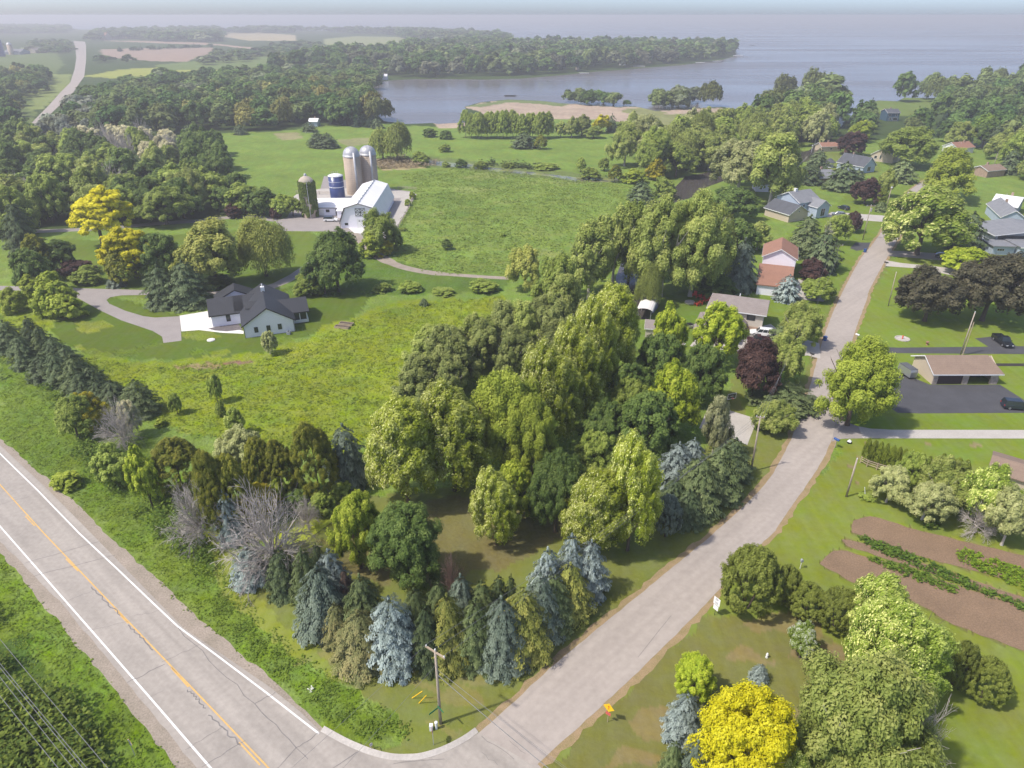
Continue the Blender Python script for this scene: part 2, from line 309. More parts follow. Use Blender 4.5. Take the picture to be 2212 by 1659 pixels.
for cx, cy, rx in [(975, 1500, 60), (700, 1420, 60), (900, 1480, 40), (850, 1440, 50), (1050, 1470, 55), (960, 1570, 30), (1090, 1130, 60), (1400, 1275, 30), (1215, 1420, 40)]:
    paint([(cx+rx*math.cos(t)*(1+.3*math.sin(3*t)), cy+rx*.3*math.sin(t)) for t in np.linspace(0, 6.28, 12)[:-1]], (.24, .21, .075), .8, 1.0, .6)
# bright mown strip beside the ditch and along the street
paint([(462, 1200), (480, 1290), (560, 1360), (640, 1420), (760, 1480), (720, 1440), (600, 1330), (530, 1250), (500, 1190)], (.205, .235, .04), .9, .7)
paint([(1600, 640), (1520, 660), (1440, 730), (1480, 760), (1560, 760), (1640, 800), (1600, 870), (1620, 930), (1700, 860), (1760, 760), (1800, 640), (1990, 385), (1900, 420), (1830, 420), (1760, 480), (1700, 500), (1640, 640)], (.15, .21, .030), 1, .8)
paint([(1620, 410), (1760, 410), (1760, 450), (1700, 470), (1620, 450)], (.15, .205, .035), 1, .8)
paint([(1390, 660), (1440, 640), (1560, 600), (1560, 720), (1480, 750), (1400, 720)], (.12, .18, .026), 1, .8)
paint([(1745, 325), (1830, 330), (1900, 350), (1900, 380), (1800, 380), (1740, 350)], (.16, .2, .045), 1, .8)
paint([(1880, 210), (2060, 205), (2060, 240), (1960, 250), (1900, 250)], (.14, .19, .04), 1, 2)
# right of the street
paint([(1830, 780), (1880, 640), (1930, 560), (2000, 500), (2300, 430), (3000, 430), (3000, 1150), (2212, 1130), (2100, 1010), (1880, 1000), (1740, 1040), (1680, 1130), (1560, 1270), (1760, 1120), (1840, 1000), (1800, 960), (1815, 900), (1830, 830)], (.165, .220, .030), 1, .6)
paint([(1156, 1659), (1330, 1490), (1560, 1265), (1690, 1130), (1830, 960), (2100, 1000), (3200, 1050), (3400, 2100), (1000, 2100)], (.18, .215, .034), 1, .8)
paint([(1180, 1659), (1330, 1500), (1545, 1335), (1700, 1340), (1900, 1420), (1760, 1500), (1760, 1800), (1100, 1800)], (.165, .165, .045), .8, 1.2)
for cx, cy, rx in [(1860, 1330, 75), (1700, 1350, 60), (1780, 1400, 70), (1420, 1560, 50), (1380, 1640, 60), (1690, 1530, 50), (1620, 1420, 55), (1860, 1640, 90)]:
    paint([(cx+rx*math.cos(t)*(1+.3*math.sin(3*t)), cy+rx*.35*math.sin(t)) for t in np.linspace(0, 6.28, 12)[:-1]], (.255, .185, .085), .8, 1.5, .6)
for cx, cy, rx in [(2004, 959, 11), (2105, 963, 15), (1870, 958, 7), (1856, 989, 9), (1838, 1008, 10), (1857, 1042, 10)]:
    paint([(cx+rx*math.cos(t), cy+rx*.3*math.sin(t)) for t in np.linspace(0, 6.28, 9)[:-1]], (.26, .19, .11), .5, .3, .8)
paint([(1815, 900), (1850, 905), (2212, 894), (2500, 894), (2500, 927), (1930, 927), (1852, 920)], (.155, .215, .024), 1, .3)
# vegetable garden
SOILP = [[(1843, 1125), (1880, 1115), (2000, 1150), (2212, 1200), (2500, 1270), (2500, 1330), (2212, 1262), (2100, 1232), (1960, 1195), (1840, 1150)],
         [(1770, 1218), (1800, 1190), (1830, 1190), (1960, 1230), (2212, 1310), (2600, 1440), (2600, 1560), (2212, 1406), (2060, 1350), (1960, 1290), (1850, 1262)],
         [(1818, 1165), (1850, 1170), (2212, 1290), (2600, 1410), (2600, 1430), (2212, 1302), (1940, 1215), (1830, 1180)]]
for p in SOILP: paint(p, (.2, .17, .06), 0, .3)
paint([(1980, 1110), (2030, 1112), (2070, 1150), (1990, 1155), (1960, 1130)], (.15, .19, .03), 1, .5)
# ponds' banks
paint([(900, 335), (1000, 345), (1100, 358), (1240, 372), (1330, 385), (1330, 396), (1240, 392), (1100, 378), (1000, 366), (905, 360)], (.14, .18, .05), 0, 1.5)
faces = []
ii = (np.arange(nr-1)[:, None]*na+np.arange(na)[None, :]); jj = (np.arange(nr-1)[:, None]*na+(np.arange(na)+1)[None, :] % na)
Fq = np.stack([ii, jj, jj+na, ii+na], -1).reshape(-1, 4)[:, ::-1]
Zg = np.zeros(len(GP))
V = np.column_stack([GP, Zg]); ctr = len(V); V = np.vstack([V, [[0, 0, 0]]])
fan = np.array([[ctr, (i+1) % na, i, i] for i in range(na)])[:, :3]
gme = bpy.data.meshes.new('ground')
gme.vertices.add(len(V)); gme.vertices.foreach_set('co', V.astype(np.float32).ravel())
lv = np.concatenate([Fq.ravel(), fan.ravel()]).astype(np.int32); gme.loops.add(len(lv)); gme.loops.foreach_set('vertex_index', lv)
gme.polygons.add(len(Fq)+na); gme.polygons.foreach_set('loop_start', np.concatenate([np.arange(len(Fq))*4, len(Fq)*4+np.arange(na)*3]).astype(np.int32))
a = gme.attributes.new('Col', 'FLOAT_COLOR', 'POINT'); c4 = np.ones((len(V), 4), np.float32); c4[:-1, :3] = Gc; c4[:-1, 3] = Gl; a.data.foreach_set('color', c4.ravel())
a = gme.attributes.new('lawn', 'FLOAT', 'POINT'); a.data.foreach_set('value', np.append(Gl, 0).astype(np.float32))
gme.update(calc_edges=True); gme.validate()
m, nt, b = newmat('grassland'); L = nt.links.new
at = nd(nt, 'ShaderNodeAttribute', attribute_name='Col'); al = nd(nt, 'ShaderNodeAttribute', attribute_name='lawn'); tc = nd(nt, 'ShaderNodeTexCoord')
def nmap(sc, lo, hi, det=4., vec=None, a0=.3, a1=.7):
    n = nd(nt, 'ShaderNodeTexNoise', Scale=sc, Detail=det, Roughness=.62); L(vec or tc.outputs['Object'], n.inputs['Vector'])
    r = nd(nt, 'ShaderNodeMapRange'); r.inputs[1].default_value = a0; r.inputs[2].default_value = a1; r.inputs[3].default_value = lo; r.inputs[4].default_value = hi; L(n.outputs[0], r.inputs[0]); return r.outputs[0]
def mul(a, b):
    n = nd(nt, 'ShaderNodeMath', operation='MULTIPLY')
    for k, s in ((0, a), (1, b)):
        if isinstance(s, (int, float)): n.inputs[k].default_value = s
        else: L(s, n.inputs[k])
    return n.outputs[0]
mp = nd(nt, 'ShaderNodeMapping'); mp.inputs['Rotation'].default_value = (0, 0, .5); mp.inputs['Scale'].default_value = (1, .45, 1); L(tc.outputs['Object'], mp.inputs[0])
f = mul(mul(nmap(.045, .84, 1.16), nmap(.35, .86, 1.14, 5., mp.outputs[0])), nmap(2.2, .80, 1.20))
mxl = nd(nt, 'ShaderNodeMix', data_type='FLOAT'); L(al.outputs['Fac'], mxl.inputs[0]); L(f, mxl.inputs[2]); L(mul(mul(nmap(.06, .9, 1.1), nmap(1.3, .93, 1.07)), nmap(9., .94, 1.06)), mxl.inputs[3])
wv = nd(nt, 'ShaderNodeTexNoise', Scale=1., Detail=3.); mp2 = nd(nt, 'ShaderNodeMapping'); mp2.inputs['Rotation'].default_value = (0, 0, .75); mp2.inputs['Scale'].default_value = (.85, .05, 1); L(tc.outputs['Object'], mp2.inputs[0]); L(mp2.outputs[0], wv.inputs['Vector'])
mw = nd(nt, 'ShaderNodeMapRange'); mw.inputs[3].default_value = .93; mw.inputs[4].default_value = 1.07; mw.inputs[1].default_value = .3; mw.inputs[2].default_value = .7; L(wv.outputs[0], mw.inputs[0])
mxw = nd(nt, 'ShaderNodeMix', data_type='FLOAT'); L(al.outputs['Fac'], mxw.inputs[0]); mxw.inputs[2].default_value = 1; L(mw.outputs[0], mxw.inputs[3])
vm = nd(nt, 'ShaderNodeVectorMath', operation='SCALE'); L(at.outputs['Color'], vm.inputs[0]); L(mul(mxl.outputs[0], mxw.outputs[0]), vm.inputs['Scale'])
hs = nd(nt, 'ShaderNodeHueSaturation'); L(vm.outputs[0], hs.inputs['Color']); L(nmap(.12, .485, .515, 3.), hs.inputs['Hue']); L(nmap(.5, .88, 1.1, 3.), hs.inputs['Saturation'])
L(hs.outputs[0], b.inputs['Base Color']); b.inputs['Roughness'].default_value = .95; b.inputs['Specular IOR Level'].default_value = .1
bp = nd(nt, 'ShaderNodeBump', Strength=.8, Distance=.35); n3 = nd(nt, 'ShaderNodeTexNoise', Scale=1.6, Detail=6.); L(tc.outputs['Object'], n3.inputs['Vector'])
ml = nd(nt, 'ShaderNodeMath', operation='SUBTRACT'); ml.inputs[0].default_value = 1.05; L(al.outputs['Fac'], ml.inputs[1]); L(mul(n3.outputs[0], ml.outputs[0]), bp.inputs['Height']); L(bp.outputs[0], b.inputs['Normal'])
g = link('ground', gme, None, m); tagp(g, kind='structure')
# ---------------------------------------------------------------- sheets: water, roads, drives
def sheet(name, pts, mat, z, kind='structure', world=False, sub=None):
    P = [Vector((p[0], p[1], 0)) for p in pts] if world else [G(*p) for p in pts]
    bm = bmesh.new(); vs = [bm.verts.new((p.x, p.y, z)) for p in P]
    es = [bm.edges.new((vs[i], vs[(i+1) % len(vs)])) for i in range(len(vs))]
    bmesh.ops.triangle_fill(bm, use_beauty=True, use_dissolve=False, edges=es)
    for f_ in bm.faces:
        f_.normal_update()
        if f_.normal.z < 0: f_.normal_flip()
    me = bpy.data.meshes.new(name); bm.to_mesh(me); bm.free()
    o = link(name, me, None, mat)
    if kind: o['kind'] = kind
    return o
def strip(name, Lp, Rp, mat, z):
    return sheet(name, list(Lp)+list(Rp)[::-1], mat, z)
def ribbon(name, pts, wd, mat, z, kind='structure', ends=True, build=True):
    """line of constant width (metres) on the ground through survey pixels"""
    P = [G(*p) for p in pts]; Lf, Rt = [], []
    for i, p in enumerate(P):
        d = (P[min(i+1, len(P)-1)]-P[max(i-1, 0)]).normalized(); n = Vector((-d.y, d.x, 0)); wi = wd[i] if isinstance(wd, (list, tuple)) else wd
        Lf.append(p+n*wi/2); Rt.append(p-n*wi/2)
    v = [(q.x, q.y, z) for q in Lf+Rt]; n = len(P); f = [(i, n+i, n+i+1, i+1) for i in range(n-1)]
    me = bpy.data.meshes.new(name); me.from_pydata(v, [], f); me.update(); o = link(name, me, None, mat)
    if kind: o['kind'] = kind
    return o
def smooth_px(pts, k=4):         # Catmull-Rom in pixels
    out = []; n = len(pts)
    for i in range(n-1):
        p0, p1, p2, p3 = [np.array(pts[max(0, min(n-1, j))], float) for j in (i-1, i, i+1, i+2)]
        for t in np.arange(k)/k: out.append(tuple(.5*((2*p1)+(-p0+p2)*t+(2*p0-5*p1+4*p2-p3)*t*t+(-p0+3*p1-3*p2+p3)*t**3)))
    return out+[tuple(pts[-1])]
def water(name, base, rough, sc, bump, tint=None):
    m, nt, b = newmat(name); L = nt.links.new
    b.inputs['Base Color'].default_value = (*base, 1); b.inputs['Roughness'].default_value = rough; b.inputs['IOR'].default_value = 1.33; b.inputs['Specular IOR Level'].default_value = .5
    tc = nd(nt, 'ShaderNodeTexCoord'); mp = nd(nt, 'ShaderNodeMapping'); mp.inputs['Scale'].default_value = (1, 1.6, 1); L(tc.outputs['Object'], mp.inputs[0])
    n = nd(nt, 'ShaderNodeTexNoise', Scale=sc, Detail=5.); L(mp.outputs[0], n.inputs['Vector']); bp = nd(nt, 'ShaderNodeBump', Strength=bump, Distance=.3); L(n.outputs[0], bp.inputs['Height']); L(bp.outputs[0], b.inputs['Normal'])
    n2 = nd(nt, 'ShaderNodeTexNoise', Scale=.004, Detail=4.); mp3 = nd(nt, 'ShaderNodeMapping'); mp3.inputs['Scale'].default_value = (.35, 1.8, 1); L(tc.outputs['Object'], mp3.inputs[0]); L(mp3.outputs[0], n2.inputs['Vector'])
    r = nd(nt, 'ShaderNodeMapRange'); r.inputs[1].default_value = .35; r.inputs[2].default_value = .65; r.inputs[3].default_value = rough*.7; r.inputs[4].default_value = min(1, rough*1.5); L(n2.outputs[0], r.inputs[0]); L(r.outputs[0], b.inputs['Roughness'])
    if tint:
        n4 = nd(nt, 'ShaderNodeTexNoise', Scale=.22, Detail=5.); L(tc.outputs['Object'], n4.inputs['Vector']); r4 = nd(nt, 'ShaderNodeMapRange'); r4.inputs[1].default_value = .4; r4.inputs[2].default_value = .6; L(n4.outputs[0], r4.inputs[0])
        mx = nd(nt, 'ShaderNodeMix', data_type='RGBA'); mx.inputs[6].default_value = (*base, 1); mx.inputs[7].default_value = (*tint, 1); L(r4.outputs[0], mx.inputs[0]); L(mx.outputs[2], b.inputs['Base Color'])
    return m
WL = water('lake_water', (.15, .138, .135), .22, .25, .5); WP = water('pond_water', (.075, .065, .06), .08, .8, .15); WD = water('weedy_water', (.13, .13, .09), .2, .8, .1, (.26, .28, .08)); WG = tex('duckweed', (.36, .40, .03), (.29, .35, .03), .5, .8, .1, 8.)
lake = [(-9000, 60), (0, 61), (300, 65), (600, 65), (800, 67), (1000, 73), (1080, 80), (1096, 88), (1097, 97), (1108, 104), (1180, 106), (1300, 104), (1400, 103), (1500, 105), (1575, 109), (1590, 114), (1585, 122), (1563, 129), (1520, 134), (1472, 141), (1402, 146), (1340, 151), (1285, 155), (1230, 161), (1182, 165), (1126, 170), (1050, 172), (965, 171), (900, 171), (856, 173), (825, 176), (795, 180), (800, 200), (805, 240), (830, 262), (880, 268), (935, 266), (945, 268), (1008, 264), (1010, 240), (1003, 231), (1038, 221), (1097, 215), (1170, 218), (1212, 223), (1329, 231), (1373, 230), (1417, 240), (1480, 235), (1560, 231), (1680, 250), (1790, 285), (1820, 266), (1845, 246), (1861, 236), (1877, 221), (1900, 217), (1938, 219), (1954, 211), (2037, 212), (2120, 200), (2212, 190), (2600, 180), (9000, 170), (60000, 33.6), (-60000, 33.6)]
sheet('lake', lake, WL, .05)
sheet('channel_water', [(1790, 285), (1812, 262), (1822, 268), (1796, 300), (1775, 330), (1740, 350), (1690, 355), (1640, 365), (1560, 392), (1525, 405), (1500, 425), (1450, 440), (1432, 470), (1424, 520), (1410, 570), (1416, 620), (1425, 660), (1400, 690), (1370, 690), (1340, 650), (1330, 600), (1352, 540), (1362, 500), (1385, 450), (1432, 430), (1458, 405), (1480, 382), (1540, 370), (1640, 345), (1700, 335), (1748, 325), (1770, 305)], WP, .045)
sheet('stream_water', smooth_px([(905, 352), (930, 346), (965, 350), (985, 353), (1010, 352), (1050, 360), (1100, 366), (1160, 373), (1235, 382), (1290, 386), (1330, 385), (1335, 392), (1290, 394), (1240, 392), (1200, 383), (1120, 375), (1040, 368), (990, 362), (950, 358), (905, 357), (905, 352)])[:-1], WD, .03)
sheet('duckweed_pond', smooth_px([(560, 1170), (600, 1178), (650, 1172), (700, 1140), (745, 1105), (760, 1080), (735, 1075), (690, 1098), (650, 1120), (600, 1135), (540, 1150), (470, 1150), (400, 1140), (395, 1165), (450, 1178), (510, 1170), (560, 1170)])[:-1], WG, .03)
# highway: gravel shoulders, paved sheet, markings
ext = [(1500, 3000)]
gl = [(-900, 160), (-500, 560), (0, 1195), (153, 1378), (275, 1525), (379, 1659), (640, 2050)]
gf = [(-900, 60), (-400, 560), (0, 948), (164, 1088), (240, 1164), (330, 1240), (428, 1338), (580, 1462), (640, 1520), (696, 1572), (760, 1640), (1100, 2050)]
def jag(pts, amp, k=8):
    P = [G(*p) for p in pts]; out = []; r_ = random.Random(5)
    for a, b_ in zip(P, P[1:]):
        n = max(2, min(60, int((b_-a).length/1.2))); d = (b_-a).normalized(); nn = Vector((-d.y, d.x, 0))
        for i in range(n): out.append(a+(b_-a)*i/n+nn*(r_.random()-.5)*amp*(1 if i else 0))
    return out+[P[-1]]
def wstrip(name, A, B, mat, z): return sheet(name, A+B[::-1], mat, z, world=True)
wstrip('gravel_shoulder', jag(gl, .5), jag(gf, .5), M['gravel'], .006)
pl = [(-900, 120), (-480, 545), (0, 1170), (137, 1308), (275, 1476), (425, 1659), (740, 2050)]
pf = [(-900, 75), (-415, 560), (0, 962), (102, 1056), (195, 1150), (397, 1357), (580, 1482), (648, 1537), (692, 1580), (772, 1621), (845, 1642), (912, 1640), (958, 1626), (1004, 1603), (1034, 1583), (1060, 1562), (1165, 1654), (1240, 1740), (1260, 2050)]
H1 = jag(pl, .18); H2 = [G(*p) for p in pf]
sheet('highway', [p for p in H1]+H2[::-1], M['asphalt_old'], .014, world=True)
Ledge = [(1034, 1583), (1083, 1541), (1187, 1445), (1340, 1318), (1447, 1231), (1538, 1155), (1622, 1079), (1666, 1029), (1704, 959), (1726, 906), (1740, 868), (1754, 818), (1766, 774), (1784, 715), (1810, 651), (1857, 562), (1886, 526.6), (1921.5, 474), (1945, 433), (1968, 409), (2003.5, 386), (2040, 372)]
Redge = [(1156, 1656), (1202, 1613), (1324, 1503), (1447, 1384), (1557, 1271), (1624, 1195), (1672, 1150), (1682, 1134), (1740, 1052), (1775, 997), (1798, 947), (1813, 903), (1819, 824), (1836, 765), (1845, 721), (1872, 648), (1878, 626), (1913, 562), (1939, 518), (1955, 490), (1978, 440), (1995, 412), (2021, 393), (2060, 378)]
def offs(pts, d_):
    P = [G(*p) for p in pts]; out = []
    for i, p in enumerate(P):
        d = (P[min(i+1, len(P)-1)]-P[max(i-1, 0)]).normalized(); out.append(p+Vector((-d.y, d.x, 0))*d_)
    return out
def dense(P, amp, step=1.0, seed=3):
    out = []; r_ = random.Random(seed)
    for a, b_ in zip(P, P[1:]):
        n = max(1, int((b_-a).length/step)); d = (b_-a).normalized(); nn = Vector((-d.y, d.x, 0))
        for i in range(n): out.append(a+(b_-a)*i/n+nn*(r_.random()-.5)*amp)
    return out+[P[-1]]
sm1 = smooth_px(Ledge, 3); sm2 = smooth_px(Redge, 3)
sheet('road_edge_gravel', dense(offs(sm1, .75), .55)+dense(offs(sm2, -.75), .55, seed=8)[::-1], M['dry_edge'], .009, world=True)
sheet('street', dense(offs(sm1, .0), .12)+dense(offs(sm2, 0), .12)[::-1], M['asphalt_local'], .021, world=True)
kp = smooth_px([(692, 1580), (735, 1604), (772, 1621), (808, 1634), (845, 1642), (881, 1643), (912, 1640), (958, 1626), (1004, 1603), (1034, 1582)], 3)
KA = offs(kp, .62); KB = offs(kp, 0)
mb = MB(); n = len(kp)
va = [(p.x, p.y, .14) for p in KA]+[(p.x, p.y, .03) for p in KB]+[(p.x, p.y, 0) for p in KA]
mb.add(va, [(i, i+1, n+i+1, n+i)[::-1] for i in range(n-1)]+[(i, 2*n+i, 2*n+i+1, i+1)[::-1] for i in range(n-1)])
tagp(mb.build('kerb', M['concrete']), kind='structure')
zm = .026
def mark(name, pts, wd, mat): return ribbon(name, pts, wd, mat, zm)
wl = [(-415, 575), (0, 980), (82, 1060), (171, 1152), (250, 1226), (336, 1308), (385, 1354), (470, 1417), (580, 1500), (640, 1547), (689, 1585)]
mark('edge_line', wl, .20, M['paint_white'])
mark('edge_line', [(-470, 555), (0, 1137), (29, 1170), (214, 1381), (330, 1514), (455, 1659), (720, 1970)], .20, M['paint_white'])
yl = [(-450, 560), (0, 1047), (94.7, 1152), (214, 1277), (366.6, 1436), (458, 1531), (580, 1659), (800, 1900)]
mark('centre_line', yl, .16, M['paint_yellow'])
for a, b_ in (((55, 1115), (75, 1136)), ((142, 1207), (169, 1234)), ((246, 1314), (277, 1347)), ((370, 1443), (407, 1484)), ((517, 1604), (562, 1653))):
    mark('centre_dash', [a, b_], .16, M['paint_yellow'])
def crk(a, b_, wd=.07, k=7, amp=.25, seed=1):
    r_ = random.Random(seed); A, B = G(*a), G(*b_); pts = []
    for i in range(k+1):
        p = A.lerp(B, i/k); d = (B-A).normalized(); p += Vector((-d.y, d.x, 0))*(r_.random()-.5)*amp*(0 < i < k); pts.append(PX(p))
    ribbon('road_crack', pts, wd, M['crack'], .031)
for k, (a, b_, wd) in enumerate([((53, 1217), (214, 1170), .06), ((76, 1244), (250, 1199), .07), ((275, 1475), (356, 1435), .08), ((551, 1520), (595, 1495), .07), ((640, 1615), (690, 1583), .06), ((130, 1306), (200, 1276), .03), ((180, 1365), (277, 1342), .035), ((400, 1620), (480, 1570), .03), ((290, 1330), (345, 1320), .03), ((350, 1430), (447, 1386), .04), ((436, 1657), (530, 1600), .05), ((0, 1090), (64, 1072), .04), ((300, 1515), (356, 1490), .02)]):
    crk(a, b_, wd, seed=k)
crk((385, 1356), (551, 1521), .07, 9, .5, 31); crk((551, 1521), (640, 1616), .08, 6, .3, 32); crk((640, 1616), (665, 1640), .06, 3, .1, 33); crk((640, 1615), (590, 1670), .05, 3, .1, 34)
crk((772, 1624), (720, 1659), .08, 4, .1, 35); crk((850, 1650), (960, 1640), .05, 5, .15, 36); crk((1040, 1590), (1110, 1640), .05, 5, .3, 37); crk((1160, 1390), (1085, 1455), .04, 6, .2, 38); crk((1450, 1330), (1378, 1420), .05, 5, .1, 39)
for i, (a, b_) in enumerate([((197, 1268), (260, 1330)), ((277, 1350), (330, 1405)), ((405, 1490), (445, 1530)), ((450, 1545), (520, 1610))]):
    crk(a, b_, .13, 14, .35, 50+i)
for i, (x, y) in enumerate([(1100, 1600), (1040, 1625)]): crk((x, y), (x+35, y+28), .04, 4, .3, 70+i)
# far road
strip('country_road', [(34, 297), (64, 270), (107, 226), (130, 200), (152, 178), (161, 150), (165, 125), (162, 100), (158, 88)], [(46, 297), (85, 270), (122, 234), (158, 200), (168, 185), (182, 165), (186, 130), (186, 100), (184, 90)], M['asphalt_local'], .03)
# drives
S = sheet
S('farmhouse_drive', [(-60, 616), (60, 619), (150, 622), (220, 624), (330, 627), (430, 630), (500, 628), (555, 622), (590, 612), (625, 594), (655, 574), (672, 562), (684, 568), (660, 590), (625, 610), (590, 624), (540, 632), (440, 637), (330, 637), (262, 638), (238, 642), (230, 648), (236, 656), (270, 671), (310, 683), (335, 686), (389, 683), (392, 736), (353, 741), (350, 727), (330, 715), (262, 692), (215, 670), (170, 645), (130, 632), (60, 628), (-60, 626)], M['asphalt_drive'], .013)
S('parking_apron', [(388, 682), (455, 671), (462, 706), (513, 712), (526, 715), (526, 721), (480, 719), (430, 713), (392, 716)], M['concrete_white'], .018)
S('gravel_bed', [(449, 710), (475, 704), (515, 699), (524, 712), (490, 716), (465, 714)], tex('slate_bed', (.17, .15, .15), (.1, .09, .09), 1.5, .9, .4, fine=.3), .023)
S('farmyard', [(595, 478), (620, 470), (628, 455), (680, 450), (700, 380), (860, 410), (885, 413), (900, 420), (880, 455), (840, 520), (790, 520), (770, 500), (740, 502), (700, 500), (610, 499)], M['asphalt_drive'], .013)
S('barnyard_concrete', [(620, 437), (640, 420), (690, 408), (800, 405), (895, 416), (895, 424), (862, 428), (780, 430), (690, 440), (660, 448), (618, 455)], M['concrete'], .018)
S('barn_side_path', [(866, 428), (893, 424), (880, 455), (850, 500), (828, 515), (822, 508), (842, 478), (862, 446)], M['concrete'], .022)
S('barn_ramp', [(752, 492), (800, 492), (796, 506), (765, 503)], M['concrete_white'], .024)
ribbon('dirt_track', smooth_px([(768, 500), (785, 520), (805, 540), (830, 560), (870, 577), (930, 589), (1000, 595), (1060, 599), (1100, 601)], 4), [4.5]*6+[4.2]*8+[3.2]*8+[2.4]*11, M['gravel'], .012)
ribbon('farm_lane', smooth_px([(70, 500), (150, 497), (240, 492), (340, 483), (420, 478), (470, 472), (540, 468), (600, 476)], 3), 4.2, M['asphalt_drive'], .012)
ribbon('bank_path', smooth_px([(1455, 640), (1410, 480), (1360, 500), (1330, 512), (1310, 522)][1:], 3), 1.5, M['gravel'], .012)
S('concrete_drive', [(1854, 921), (1880, 926), (1927, 928.5), (2212, 929), (3000, 931), (3000, 947), (2212, 947.5), (1864, 947)], M['concrete'], .027)
S('drive_apron', [(1804, 912), (1815, 908), (1854, 921), (1864, 947), (1819, 948), (1797, 954)], M['asphalt_drive'], .024)
S('garage_forecourt', [(1925, 812), (1954, 808), (2009, 831), (2160, 831), (2212, 864), (2330, 935), (2330, 888), (2212, 892), (1989, 893), (1939, 892), (1915, 870)][:5]+[(2330, 880), (2212, 892), (1989, 893), (1939, 892), (1905, 868)], M['asphalt_new'], .018)
S('black_drive', [(1842, 748), (1942, 751), (2135, 749), (2106, 731), (2144, 727), (2197, 748), (2400, 748), (2400, 768), (2212, 765), (1942, 763), (1840, 760)], M['asphalt_new'], .018)
MS = tex('garden_soil', (.25, .168, .105), (.20, .135, .085), .35, .95, .5, 9., fine=.22)
for p in SOILP: sheet('garden_soil', jag(p+[p[0]], .35)[:-1], MS, .02, world=True)
S('mulch_bed', [(2148, 785), (2400, 785), (2400, 791.5), (2152, 791)], tex('mulch', (.035, .03, .03), (.05, .04, .035), 2, .95, .3), .015)
S('grey_drive', [(1905, 540), (2040, 548), (2115, 556), (2125, 566), (2040, 563), (1960, 556), (1890, 552)], M['asphalt_drive'], .018)
S('pale_drive', [(1913, 562), (1945, 568), (2035, 577), (2110, 590), (2212, 605), (2212, 620), (2110, 607), (2080, 600), (1985, 580), (1912, 575)], M['concrete'], .024)
S('blue_house_drive', [(1796, 458), (1830, 460), (1925, 467), (1918, 480), (1860, 476), (1780, 468)], M['concrete'], .024)
S('dark_drive', [(1880, 524), (1875, 538), (1850, 542), (1836, 536), (1848, 524)], M['asphalt_new'], .024)
S('tan_house_drive', [(1500, 735), (1530, 700), (1600, 715), (1665, 700), (1690, 720), (1770, 742), (1772, 775), (1745, 768), (1690, 770), (1600, 760), (1490, 748)], M['concrete'], .024)
S('court_slab', [(1530, 880), (1570, 885), (1636, 905), (1614, 962), (1560, 935), (1510, 925)], M['concrete'], .02)
S('red_house_drive', [(1712, 640), (1725, 602), (1745, 612), (1790, 640), (1778, 652), (1740, 648)], M['concrete'], .024)
# ---------------------------------------------------------------- foliage shapes (numpy), shared by many trees
def rnd_dir(n, r):
    v = r.normal(size=(n, 3)); return v/np.linalg.norm(v, axis=1, keepdims=True)
def leaves(P, N, size, v, r, aspect=1.7, along=None):
    """one kite per leaf spray; N = facing, along = long axis"""
    n = len(P); N = N/np.maximum(np.linalg.norm(N, axis=1, keepdims=True), 1e-6)
    A = rnd_dir(n, r) if along is None else along+.35*rnd_dir(n, r)
    A = A-N*(A*N).sum(1, keepdims=True); A /= np.maximum(np.linalg.norm(A, axis=1, keepdims=True), 1e-6); B = np.cross(N, A)
    s = size[:, None] if np.ndim(size) else size
    a = A*s*.5*aspect; b = B*s*.5
    bend = N*s*.12
    V = np.stack([P-a, P+b*1.0-a*.1+bend, P+a, P-b*1.0-a*.1+bend], 1).reshape(-1, 3)
    Fc = np.arange(4*n).reshape(n, 4); return V, Fc, np.repeat(v, 4)
def lobes(D, r, k=7, amp=.22):
    L = rnd_dir(k, r); s = np.zeros(len(D))
    for l in L: s += np.clip((D@l-.55)/.45, 0, 1)**1.2
    return 1-amp*.5+amp*np.clip(s, 0, 1.3)
def fit(P, q=97.5):
    """bring the crown to 10 m height and 10 m width"""
    P = P.copy(); R_ = np.percentile(np.hypot(P[:, 0], P[:, 1]), q); P[:, :2] *= 4.8/R_; P[:, 2] *= 9.8/np.percentile(P[:, 2], 99.7); return P
